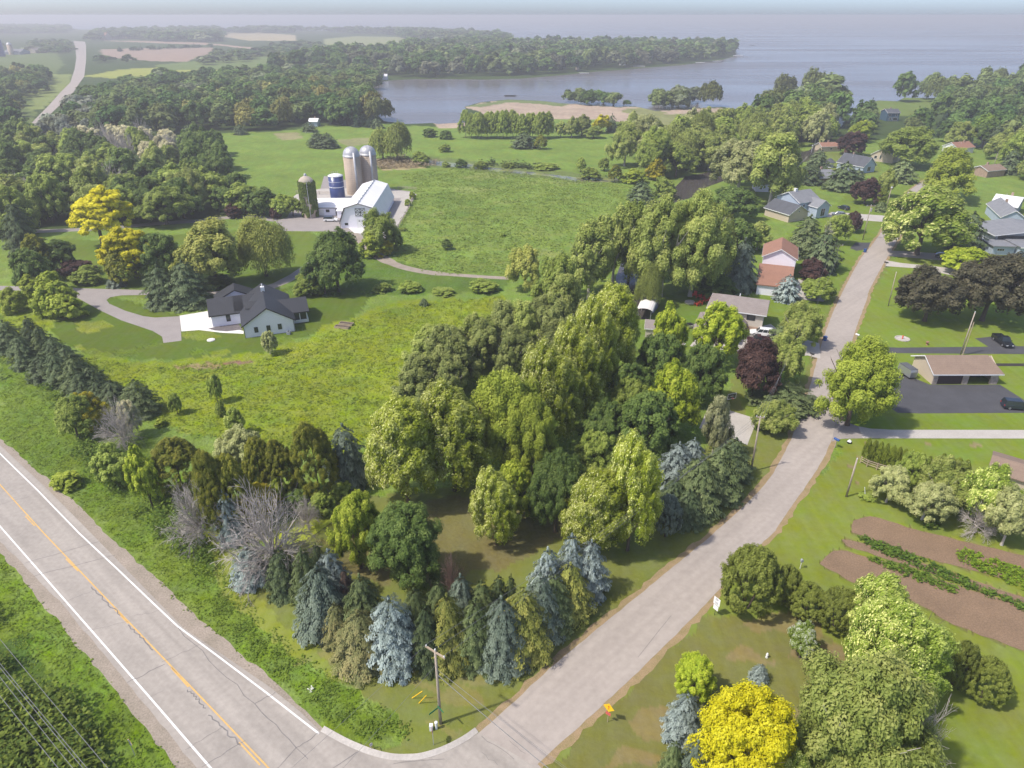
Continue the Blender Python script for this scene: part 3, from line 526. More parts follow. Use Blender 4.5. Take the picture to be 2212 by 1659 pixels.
def crown(shape, lod, seed):
    """canonical tree 10 m high, crown 10 m wide (scaled per tree)"""
    r = np.random.default_rng(seed*77+lod+1)
    nl = {-1: 95000, 0: 40000, 1: 14000, 2: 2600, 3: 420}[lod]; ls = {-1: .125, 0: .20, 1: .34, 2: .72, 3: 1.7}[lod]
    if shape in ('round', 'maple', 'open', 'column', 'yew', 'shrub', 'locust', 'cedar', 'wind'):
        rx, rz, cz = dict(round=(4.6, 4.4, 5.4), maple=(4.4, 4.7, 5.2), wind=(4.4, 4.7, 5.2), open=(4.5, 4.6, 5.3), column=(4.4, 5., 5.), yew=(4.5, 5., 4.9), shrub=(4.6, 5.6, 4.2), locust=(4.6, 3.7, 6.1), cedar=(4.3, 5., 4.9))[shape]
        nc = {-1: 420, 0: 330, 1: 210, 2: 90, 3: 30}[lod]
        if shape in ('yew', 'column', 'cedar'): nc = int(nc*1.2)
        if shape in ('open',): nc = int(nc*.55)
        D = rnd_dir(nc, r); D[:, 2] = np.where(D[:, 2] < -.55, -D[:, 2], D[:, 2])
        rr = lobes(D, r, 11, .55 if shape in ('open', 'locust') else .42 if shape == 'round' else .34)*(1.06-.5*r.random(nc)**1.4)
        if shape in ('yew', 'column', 'cedar'): rr = lobes(D, r, 9, .12 if shape == 'yew' else .20)*(1.03-(.1 if shape == 'yew' else .2)*r.random(nc)**2)
        # egg: narrower on top
        z = D[:, 2]*rr
        tap = {'maple': .22, 'wind': .25, 'column': .42, 'yew': .25, 'cedar': .34, 'round': .12, 'open': .2, 'locust': .15, 'shrub': .1}[shape]
        w_ = 1-tap*np.clip(z*.5+.5, 0, 1)**1.5 if shape in ('cedar', 'column') else 1-tap*np.clip(z, 0, 1)**1.3
        C = np.stack([D[:, 0]*rr*rx*w_, D[:, 1]*rr*rx*w_, cz+z*rz], 1)
        C[:, 2] = cz+(C[:, 2]-cz)*(.90 if shape in ('maple', 'wind', 'open', 'round') else .95); C[:, 2] = np.maximum(C[:, 2], .3 if shape in ('shrub', 'yew', 'column', 'cedar') else 1.0)
        out = C-np.array([0, 0, cz-1.2]); out /= np.linalg.norm(out, axis=1, keepdims=True)
        up = np.array([0, 0, 1.])
        rc = {'round': .95, 'maple': .80, 'wind': .80, 'open': 1.15, 'column': .55, 'yew': .5, 'shrub': .9, 'locust': .95, 'cedar': .5}[shape]*(.82 if lod < 1 else .95 if lod == 1 else 1.15)
        rcs = rc*(.5+.85*r.random(nc)**1.3)
        st = {'round': 1.0, 'maple': 1.15, 'wind': 1.35, 'open': 1.25, 'column': 1.6, 'yew': 1.9, 'shrub': 1., 'locust': .55, 'cedar': 1.4}[shape]
        ax = out*(.9 if shape in ('maple', 'wind') else .55)+up*(.55 if shape in ('maple', 'wind') else .8 if shape == 'yew' else .35)
        if shape == 'wind': ax = ax+np.array([.9, .1, -.05])
        if shape == 'yew': ax = out*.5+up*.9
        if shape == 'locust': ax = up*1.
        ax = ax+.25*rnd_dir(nc, r); ax /= np.linalg.norm(ax, axis=1, keepdims=True)
        k = r.choice(nc, nl, p=rcs**2/np.sum(rcs**2))
        d = rnd_dir(nl, r); d[:, 2] = np.where((d[:, 2] < 0) & (r.random(nl) < .6), -d[:, 2], d[:, 2])
        q = d*(.42+.78*r.random(nl)**.8)[:, None]*rcs[k][:, None]
        al = (q*ax[k]).sum(1, keepdims=True); q = q+ax[k]*al*(st-1)
        P = C[k]+q
        N = d*.8+out[k]*.4+up*.4+.5*rnd_dir(nl, r)
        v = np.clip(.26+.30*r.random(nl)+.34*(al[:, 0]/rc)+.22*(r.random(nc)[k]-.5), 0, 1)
        if shape == 'wind':     # pale leaf undersides turned up where the wind hits the crown (its west side)
            pale = (r.random(nl) < np.clip(.05-.07*out[k][:, 0]*4, .02, .34)); v = np.where(pale, .9+.1*r.random(nl), np.minimum(v, .72))
        S = ls*(.5+1.1*r.random(nl)**1.5); 
        if shape in ('yew', 'cedar', 'column'): S *= .8
        P = fit(P); return leaves(P, N, S, v, r, 1.9 if shape != 'locust' else 2.4, ax[k] if shape in ('maple', 'wind', 'yew') else None)
    if shape == 'willow':
        ns = {-1: 2600, 0: 1500, 1: 800, 2: 220, 3: 60}[lod]; per = max(4, nl//ns)
        D = rnd_dir(ns, r); D[:, 2] = np.abs(D[:, 2])*.95+.05; rr = lobes(D, r, 8, .35)*(1-.35*r.random(ns)**2)
        C = np.stack([D[:, 0]*rr*4.3, D[:, 1]*rr*4.3, 5.2+D[:, 2]*rr*4.6], 1)
        Ln = (1.2+3.6*r.random(ns)*(1-.5*D[:, 2]))*(.7+.6*(rr > .8))
        k = np.repeat(np.arange(ns), per); t = r.random(len(k))
        P = C[k].copy(); P[:, 2] -= t*Ln[k]*.75; P[:, :2] += C[k][:, :2]/6*t[:, None]*.6; P += r.normal(size=P.shape)*.30
        P[:, 2] = np.maximum(P[:, 2], 1.8+1.2*r.random(len(P)))
        out = np.column_stack([C[k][:, :2]/4.3, .5+.6*D[k][:, 2]]); N = out+.75*rnd_dir(len(k), r)
        v = np.clip(.3+.35*r.random(len(k))+.25*(r.random(ns)[k]-.3)-.1*t, 0, 1)
        P = fit(P); return leaves(P, N, ls*.8*(.6+.8*r.random(len(k))), v, r, 2.2, np.tile([0, 0, -1.], (len(k), 1)))
    if shape in ('spruce', 'droop'):
        nlv = {-1: 20, 0: 19, 1: 16, 2: 12, 3: 7}[lod]; nb = {-1: 17, 0: 16, 1: 13, 2: 10, 3: 6}[lod]; per = {-1: 150, 0: 100, 1: 40, 2: 12, 3: 6}[lod]
        Ps, Ns, As, Ss, Vs = [], [], [], [], []
        for i in range(nlv):
            f_ = i/(nlv-1); z = .5+f_*9.3; Rm = 7.2*(1-f_)**.46*(1-.36*(1-f_)**2.5)+.12; nbi = max(3, int(nb*(.55+.6*(1-f_))))
            a0 = r.random()*6.28
            for j in range(nbi):
                a = a0+6.283*j/nbi+r.normal()*.16; Rb = Rm*(.62+.50*r.random()); dz = (-.30 if shape == 'spruce' else -.55)*Rb*(.7+.5*r.random())
                n = max(4, int(per*(.4+.6*Rb/4.7))); t = (.25+.75*r.random(n)**.7)
                wd = (1-t*.72)*(.30 if lod < 2 else .45)*max(Rb, .9)*.62
                sd_ = r.normal(size=n)*wd
                rad_ = t*Rb; zz = z+(r.random()-.5)*.5+dz*t**1.35+.55*(1-f_)*.6*np.clip(t-.72, 0, 1)*Rb*.5
                ca, sa = math.cos(a), math.sin(a)
                p = np.stack([ca*rad_-sa*sd_, sa*rad_+ca*sd_, zz-.18*np.abs(sd_)-r.random(n)*.22], 1)
                Ps.append(p); nn = np.tile([ca*.55, sa*.55, .85], (n, 1))+np.outer(sd_/(wd+.2)*.25, [-sa, ca, 0]); nn = nn+np.array([ca, sa, 0])*.5*(t[:, None]-.3); Ns.append(nn)
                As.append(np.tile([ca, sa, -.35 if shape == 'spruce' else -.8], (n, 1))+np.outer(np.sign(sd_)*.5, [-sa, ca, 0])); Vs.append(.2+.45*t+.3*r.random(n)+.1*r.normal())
                Ss.append((.22 if lod < 0 else .28 if lod == 0 else .55 if lod == 1 else .95 if lod == 2 else 1.7)*(.7+.6*r.random(n))*(.6+.4*(1-f_)))
        P = np.vstack(Ps); N = np.vstack(Ns)+.28*rnd_dir(len(P), r); A = np.vstack(As)
        P = fit(P, 93); return leaves(P, N, np.concatenate(Ss), np.clip(np.concatenate(Vs), 0, 1), r, 1.9, A)
def trunkmesh(shape, seed):
    """tapered trunk with limbs, canonical 10 m tree"""
    r = random.Random(seed*5+1); mb = MB()
    if shape in ('spruce', 'droop', 'column', 'cedar'):
        mb.tube((0, 0, -.1), (0, 0, 4.5), .17, .11, 7); mb.tube((0, 0, 4.5), (0, 0, 9.4), .11, .02, 6)
    elif shape in ('shrub', 'yew'):
        for i in range(5):
            a = i*1.26+r.random(); mb.tube((.2*math.cos(a), .2*math.sin(a), -.1), (2.1*math.cos(a), 2.1*math.sin(a), 5+r.random()*2), .12, .03, 5)
    else:
        fz = 2.6 if shape != 'willow' else 2.2
        mb.tube((0, 0, -.1), (0, 0, .5), .40, .29, 9); mb.tube((0, 0, .5), (.05, .05, fz), .29, .23, 9)
        for i in range(6):
            a = i*1.05+r.random()*.8; e = 2.1+1.2*r.random(); z1 = fz+2.2+1.5*r.random(); p0 = Vector((.05, .05, fz-.3*r.random()))
            p1 = Vector((e*.5*math.cos(a), e*.5*math.sin(a), fz+(z1-fz)*.6)); p2 = Vector((e*math.cos(a), e*math.sin(a), z1+.8))
            mb.tube(p0, p1, .15, .09, 6); mb.tube(p1, p2, .09, .04, 5)
            for k in range(2):
                b_ = a+(k-.5)*1.3; q = p2+Vector((1.2*math.cos(b_), 1.2*math.sin(b_), .9+.6*r.random())); mb.tube(p1.lerp(p2, .6), q, .05, .015, 4)
    me = bpy.data.meshes.new('trunk'); me.from_pydata(mb.v, [], mb.f); me.update(); return me
def barecrown(seed, n0=9, depth=4):
    """bare branching as thin tubes radiating from a short trunk, canonical 10 m"""
    r = random.Random(seed); mb = MB()
    def br(p, d, L, rad, k):
        q = p; ns = 3 if k > 1 else 2
        for i in range(ns):
            d = (d+Vector((r.gauss(0, .16), r.gauss(0, .16), r.gauss(-.03, .10)))).normalized(); q2 = q+d*L/ns
            mb.tube(q, q2, max(rad*(1-.22*i), .016), max(rad*(1-.22*(i+1)), .012), 3, cap=False); q = q2
            if k > 0:
                for j in range(2):
                    s = Vector((r.gauss(0, 1), r.gauss(0, 1), r.gauss(0, .7))).normalized(); dd = (d*.95+s*.6).normalized(); br(q, dd, L*(.42+.25*r.random()), rad*.55, k-1)
    for i in range(n0):
        a = 2.4*i+r.random()*.5; e = math.asin(min(.98, (i+.5)/n0*1.1-.08)); d = Vector((math.cos(a)*math.cos(e), math.sin(a)*math.cos(e), math.sin(e)))
        br(Vector((0, 0, 1.2+1.8*r.random())), d, 3.4+1.4*r.random(), .11, depth-1)
    V = np.array(mb.v); V[:, 0] *= 5/np.percentile(np.abs(V[:, 0]), 98); V[:, 1] *= 5/np.percentile(np.abs(V[:, 1]), 98); V[:, 2] = np.maximum(V[:, 2]*10/np.percentile(V[:, 2], 99.5), .1)
    me = bpy.data.meshes.new('branches'); me.from_pydata([tuple(v) for v in V], [], mb.f); me.update(); return me
CACHE = {}
NVAR = {-1: 2, 0: 3, 1: 4, 2: 4, 3: 4}
def crownmesh(shape, lod, var):
    k = (shape, lod, var)
    if k not in CACHE:
        if shape.startswith('bare'): me = barecrown(11+var, depth=4 if lod == 0 else 3, n0=26 if lod == 0 else 20)
        else: V_, F_, v_ = crown(shape, lod, var+1); me = npmesh('foliage', V_, F_, v_)
        me.materials.append(None); CACHE[k] = me
    return CACHE[k]
def tmesh(shape, var):
    k = ('trunk', shape, var)
    if k not in CACHE: CACHE[k] = trunkmesh(shape, var); CACHE[k].materials.append(None)
    return CACHE[k]
# kind: (shape, leaf material, trunk material, object name, category)
LM = {}
def lm(n, *a, **k): LM[n] = leafmat('leaves_'+n, *a, **k)
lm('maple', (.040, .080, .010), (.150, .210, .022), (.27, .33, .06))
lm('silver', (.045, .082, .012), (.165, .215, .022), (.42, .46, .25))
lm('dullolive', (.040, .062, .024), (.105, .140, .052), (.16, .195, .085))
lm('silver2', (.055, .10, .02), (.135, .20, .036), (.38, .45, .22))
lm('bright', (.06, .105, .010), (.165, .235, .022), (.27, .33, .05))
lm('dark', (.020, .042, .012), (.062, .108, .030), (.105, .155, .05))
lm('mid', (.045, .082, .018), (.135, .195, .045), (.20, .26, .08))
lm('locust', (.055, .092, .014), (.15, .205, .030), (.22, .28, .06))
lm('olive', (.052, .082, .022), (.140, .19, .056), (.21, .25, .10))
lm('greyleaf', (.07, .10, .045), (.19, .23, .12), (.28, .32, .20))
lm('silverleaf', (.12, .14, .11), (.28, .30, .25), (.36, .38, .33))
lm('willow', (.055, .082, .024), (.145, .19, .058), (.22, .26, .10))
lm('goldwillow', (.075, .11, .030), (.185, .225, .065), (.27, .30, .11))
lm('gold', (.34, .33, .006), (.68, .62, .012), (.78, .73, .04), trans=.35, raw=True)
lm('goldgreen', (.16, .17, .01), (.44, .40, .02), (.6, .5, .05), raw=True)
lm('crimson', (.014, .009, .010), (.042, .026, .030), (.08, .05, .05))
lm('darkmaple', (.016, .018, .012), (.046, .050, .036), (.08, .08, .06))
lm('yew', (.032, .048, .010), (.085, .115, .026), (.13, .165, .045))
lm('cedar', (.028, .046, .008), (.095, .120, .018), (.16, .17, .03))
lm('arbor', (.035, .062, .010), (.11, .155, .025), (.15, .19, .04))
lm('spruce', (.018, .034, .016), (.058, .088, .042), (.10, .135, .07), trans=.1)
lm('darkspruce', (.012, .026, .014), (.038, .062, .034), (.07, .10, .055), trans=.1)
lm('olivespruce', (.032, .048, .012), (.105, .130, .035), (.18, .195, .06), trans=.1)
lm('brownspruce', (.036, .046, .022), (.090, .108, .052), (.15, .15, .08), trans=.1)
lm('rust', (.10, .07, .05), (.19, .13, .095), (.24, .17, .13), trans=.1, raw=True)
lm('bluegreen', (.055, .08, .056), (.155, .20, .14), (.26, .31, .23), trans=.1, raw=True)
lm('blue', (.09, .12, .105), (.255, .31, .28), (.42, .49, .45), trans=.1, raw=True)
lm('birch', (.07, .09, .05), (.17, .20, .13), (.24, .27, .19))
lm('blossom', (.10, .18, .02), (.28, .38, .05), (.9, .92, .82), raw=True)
KIND = dict(
 maple=('maple', 'maple', 'bark', 'maple_tree'), silver=('wind', 'silver', 'bark', 'maple_tree'), silver2=('wind', 'silver2', 'bark', 'maple_tree'),
 bright=('maple', 'bright', 'bark', 'maple_tree'), dark=('round', 'dark', 'bark', 'maple_tree'), mid=('round', 'mid', 'bark', 'tree'),
 locust=('open', 'locust', 'bark', 'locust_tree'), olive=('open', 'olive', 'bark_grey', 'cottonwood_tree'), oak=('open', 'dark', 'bark', 'oak_tree'), midopen=('open', 'mid', 'bark', 'tree'),
 grey=('round', 'greyleaf', 'bark_grey', 'tree'), silverleaf=('round', 'silverleaf', 'bark_grey', 'tree'),
 duskwood=('open', 'dullolive', 'bark_grey', 'cottonwood_tree'), willow=('willow', 'willow', 'bark', 'willow_tree'), gwillow=('willow', 'goldwillow', 'bark', 'willow_tree'), palewillow=('open', 'goldwillow', 'bark', 'willow_tree'),
 goldmound=('round', 'gold', 'bark', 'golden_tree'), gold=('locust', 'gold', 'bark', 'golden_tree'), goldgreen=('round', 'goldgreen', 'bark', 'golden_tree'), crimson=('round', 'crimson', 'bark', 'copper_tree'),
 darkmaple=('round', 'darkmaple', 'bark', 'copper_tree'), yew=('yew', 'yew', 'bark', 'yew_shrub'), cedar=('cedar', 'cedar', 'bark', 'cedar_tree'),
 arbor=('column', 'arbor', 'bark', 'arborvitae'), poplar=('column', 'mid', 'bark', 'poplar_tree'), spruce=('spruce', 'spruce', 'bark', 'spruce_tree'), darkspruce=('spruce', 'darkspruce', 'bark', 'spruce_tree'),
 olivespruce=('droop', 'olivespruce', 'bark', 'spruce_tree'), brownspruce=('droop', 'brownspruce', 'bark', 'spruce_tree'), rust=('droop', 'rust', 'bark', 'spruce_tree'),
 bluegreen=('droop', 'bluegreen', 'bark', 'spruce_tree'), blue=('spruce', 'blue', 'bark', 'spruce_tree'), bluedome=('yew', 'bluegreen', 'bark', 'spruce_tree'),
 birch=('open', 'birch', 'bark_white', 'birch_tree'), bush=('shrub', 'mid', 'bark', 'bush'), brightbush=('shrub', 'locust', 'bark', 'bush'), darkbush=('shrub', 'dark', 'bark', 'bush'), crimsonbush=('shrub', 'crimson', 'bark', 'bush'),
 goldbush=('shrub', 'goldgreen', 'bark', 'bush'), greybush=('shrub', 'greyleaf', 'bark', 'bush'), blossom=('maple', 'blossom', 'bark', 'flowering_tree'), bare=('bare', None, 'bark_grey', 'bare_tree'), barered=('bare', None, 'bark_pink', 'bare_tree'))
CAT = dict(maple_tree='tree', tree='tree', locust_tree='tree', cottonwood_tree='tree', oak_tree='tree', willow_tree='tree', golden_tree='tree', copper_tree='tree', yew_shrub='shrub', cedar_tree='tree', arborvitae='tree', poplar_tree='tree', spruce_tree='tree', birch_tree='tree', bush='bush', flowering_tree='tree', bare_tree='tree')
def place_tree(kind, loc, h, wd, dist, label, group=None, parts=True):
    shape, lf, bk, nm = KIND[kind]; rr = random.Random(int(abs(loc.x)*131+abs(loc.y)*977) & 0xffffff)
    wd = max(wd, .3); h = max(h, .4)
    de = dist/(max(wd, h)/10.5 if max(wd, h) > 10.5 else 1); lod = -1 if de < 88 else 0 if de < 190 else 1 if de < 400 else 2 if dist < 800 else 3
    if h < 2.5: lod = min(lod+1, 3) if lod > 0 else 1
    var = rr.randrange(NVAR[lod])
    t = thing(nm, label, CAT[nm], loc, 0 if shape == 'wind' else rr.random()*6.283, group)
    if shape == 'wind': t.rotation_euler.z = (rr.random()-.5)*.6
    t.scale = (wd/10, wd/10, h/10)
    if shape.startswith('bare'):
        c = link('branches', crownmesh(shape, 0 if dist < 160 else 1, var % 3), t); c.material_slots[0].link = 'OBJECT'; c.material_slots[0].material = M[bk]
        k = link('trunk', tmesh('round', 0), t)
    else:
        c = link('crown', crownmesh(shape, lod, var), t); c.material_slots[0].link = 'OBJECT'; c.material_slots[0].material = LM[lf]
        k = link('trunk', tmesh(shape, var % 2), t)
    k.material_slots[0].link = 'OBJECT'; k.material_slots[0].material = M[bk]
    if shape == 'round' and False: pass
    return t
TREES = []
def T(kind, tx, ty, by, w_, label, group=None):
    w0 = w_; w_ *= (1.05 if w_ < 45 and by > 1000 else 1.05 if kind in ('darkspruce', 'spruce') and tx < 320 and by < 920 else 1.32) if KIND[kind][0] in ('spruce', 'droop') else 1.08
    k_ = {'spruce': .8, 'droop': .8, 'shrub': .75, 'yew': .75, 'column': .7, 'cedar': .7, 'wind': .45, 'maple': .45, 'round': .4}.get(KIND[kind][0], 0)*(1 if by < 1640 else 0)
    if k_:      # the surveyed foot row is the near edge of the boughs: the trunk stands back by most of the crown's radius
        q = G(CX, by); rad_ = w0*math.hypot(q.y, H)/F/2*k_; by = PX((0, q.y+rad_, 0))[1]
    p, h, d = spot(tx, ty, by); TREES.append((kind, p, h, w_*1475.4/F*d/F, math.hypot(p.length, H), label, group))
exec_trees = None
# ---------------------------------------------------------------- surveyed trees: kind, top x, top y, foot y, crown width, label
ORD = 'first second third fourth fifth sixth seventh eighth ninth tenth eleventh twelfth thirteenth fourteenth fifteenth sixteenth seventeenth'.split()
gS = 'spruces packed along the corner of the lot'
for a in [
 ('spruce', 648, 1180, 1335, 58, 'dull green spruce at the left end of the corner row, beside the big blue-grey one'),
 ('darkspruce', 680, 1170, 1290, 42, 'narrow dark spruce peeping out behind the left end of the corner row'),
 ('bluegreen', 681, 1218, 1385, 98, 'big blue-grey spruce with drooping boughs, left in the corner row'),
 ('blue', 706, 1184, 1320, 66, 'pale blue spruce standing just behind the drooping blue-grey spruce'),
 ('rust', 741, 1225, 1335, 42, 'thin rusty brown dying spruce behind the left of the corner row'),
 ('spruce', 775, 1238, 1400, 78, 'dark green spruce behind the brownish spruce of the corner row'),
 ('brownspruce', 722, 1300, 1405, 58, 'small brownish spruce between the blue-grey spruce and the olive brown one'),
 ('brownspruce', 772, 1318, 1460, 104, 'wide olive brown spruce left of the bright blue spruce'),
 ('blue', 838, 1286, 1462, 96, 'brightest silver blue spruce in the middle front of the corner row'),
 ('spruce', 893, 1268, 1400, 62, 'dark green spruce tip rising behind the silver blue spruce'),
 ('darkspruce', 918, 1305, 1458, 60, 'narrow dark spruce touching the right side of the silver blue spruce'),
 ('olivespruce', 964, 1280, 1456, 88, 'yellowish green spruce directly behind the utility pole on the corner'),
 ('spruce', 945, 1253, 1390, 62, 'green spruce behind the yellowish one near the utility pole'),
 ('bluegreen', 994, 1238, 1390, 72, 'blue-green spruce tip beside the reddish bare tree'),
 ('spruce', 1025, 1292, 1455, 74, 'plain green spruce in front, right of the corner utility pole'),
 ('spruce', 1040, 1253, 1390, 62, 'green spruce behind the front row, middle right of the corner row'),
 ('darkspruce', 1077, 1241, 1360, 46, 'small dark spruce tip at the back of the corner row'),
 ('darkspruce', 1104, 1238, 1355, 36, 'thinnest dark spruce tip at the back of the corner row'),
 ('bluegreen', 1083, 1286, 1466, 88, 'grey-green spruce with tan boughs at the street-side front of the row'),
 ('olivespruce', 1130, 1268, 1442, 104, 'broad yellow-olive spruce by the street edge of the corner row'),
 ('bluegreen', 1168, 1234, 1400, 78, 'blue-green spruce by the street beside the yellow-olive one'),
 ('blue', 1184, 1180, 1340, 70, 'pale blue spruce at the left of the trio ending the corner row'),
 ('blue', 1236, 1150, 1310, 62, 'tallest pale blue spruce of the trio ending the corner row'),
 ('blue', 1279, 1164, 1305, 66, 'pale blue spruce last in the corner row, nearest the silver maple'),
 ('olivespruce', 1233, 1213, 1350, 84, 'olive green spruce in front of the pale blue trio'),
 ('spruce', 1200, 1240, 1372, 72, 'dark green spruce in front of the pale blue trio, on the street side'),
 ('blue', 1470, 953, 1060, 66, 'silver blue spruce left of the pair near the basketball court'),
 ('blue', 1502, 944, 1040, 52, 'bluest spruce of the pair near the basketball court'),
 ('bluedome', 1449, 1070, 1175, 60, 'rounded blue-grey spruce alone on the verge by the silver maples'),
 ('spruce', 1517, 985, 1122, 88, 'wide green spruce at the street side of the court group'),
 ('spruce', 1566, 958, 1088, 84, 'green spruce in front of the birch trunk'),
 ('darkspruce', 1461, 1032, 1130, 62, 'dark shaded spruce behind the rounded blue-grey spruce'),
 ('darkspruce', 1490, 1055, 1143, 62, 'low dark spruce beside the rounded blue-grey spruce'),
 ('darkspruce', 1592, 944, 1045, 66, 'dark spruce at the corner of the basketball court slab'),
 ]: T(*a, gS if a[2] > 1160 else 'spruces beside the basketball court')
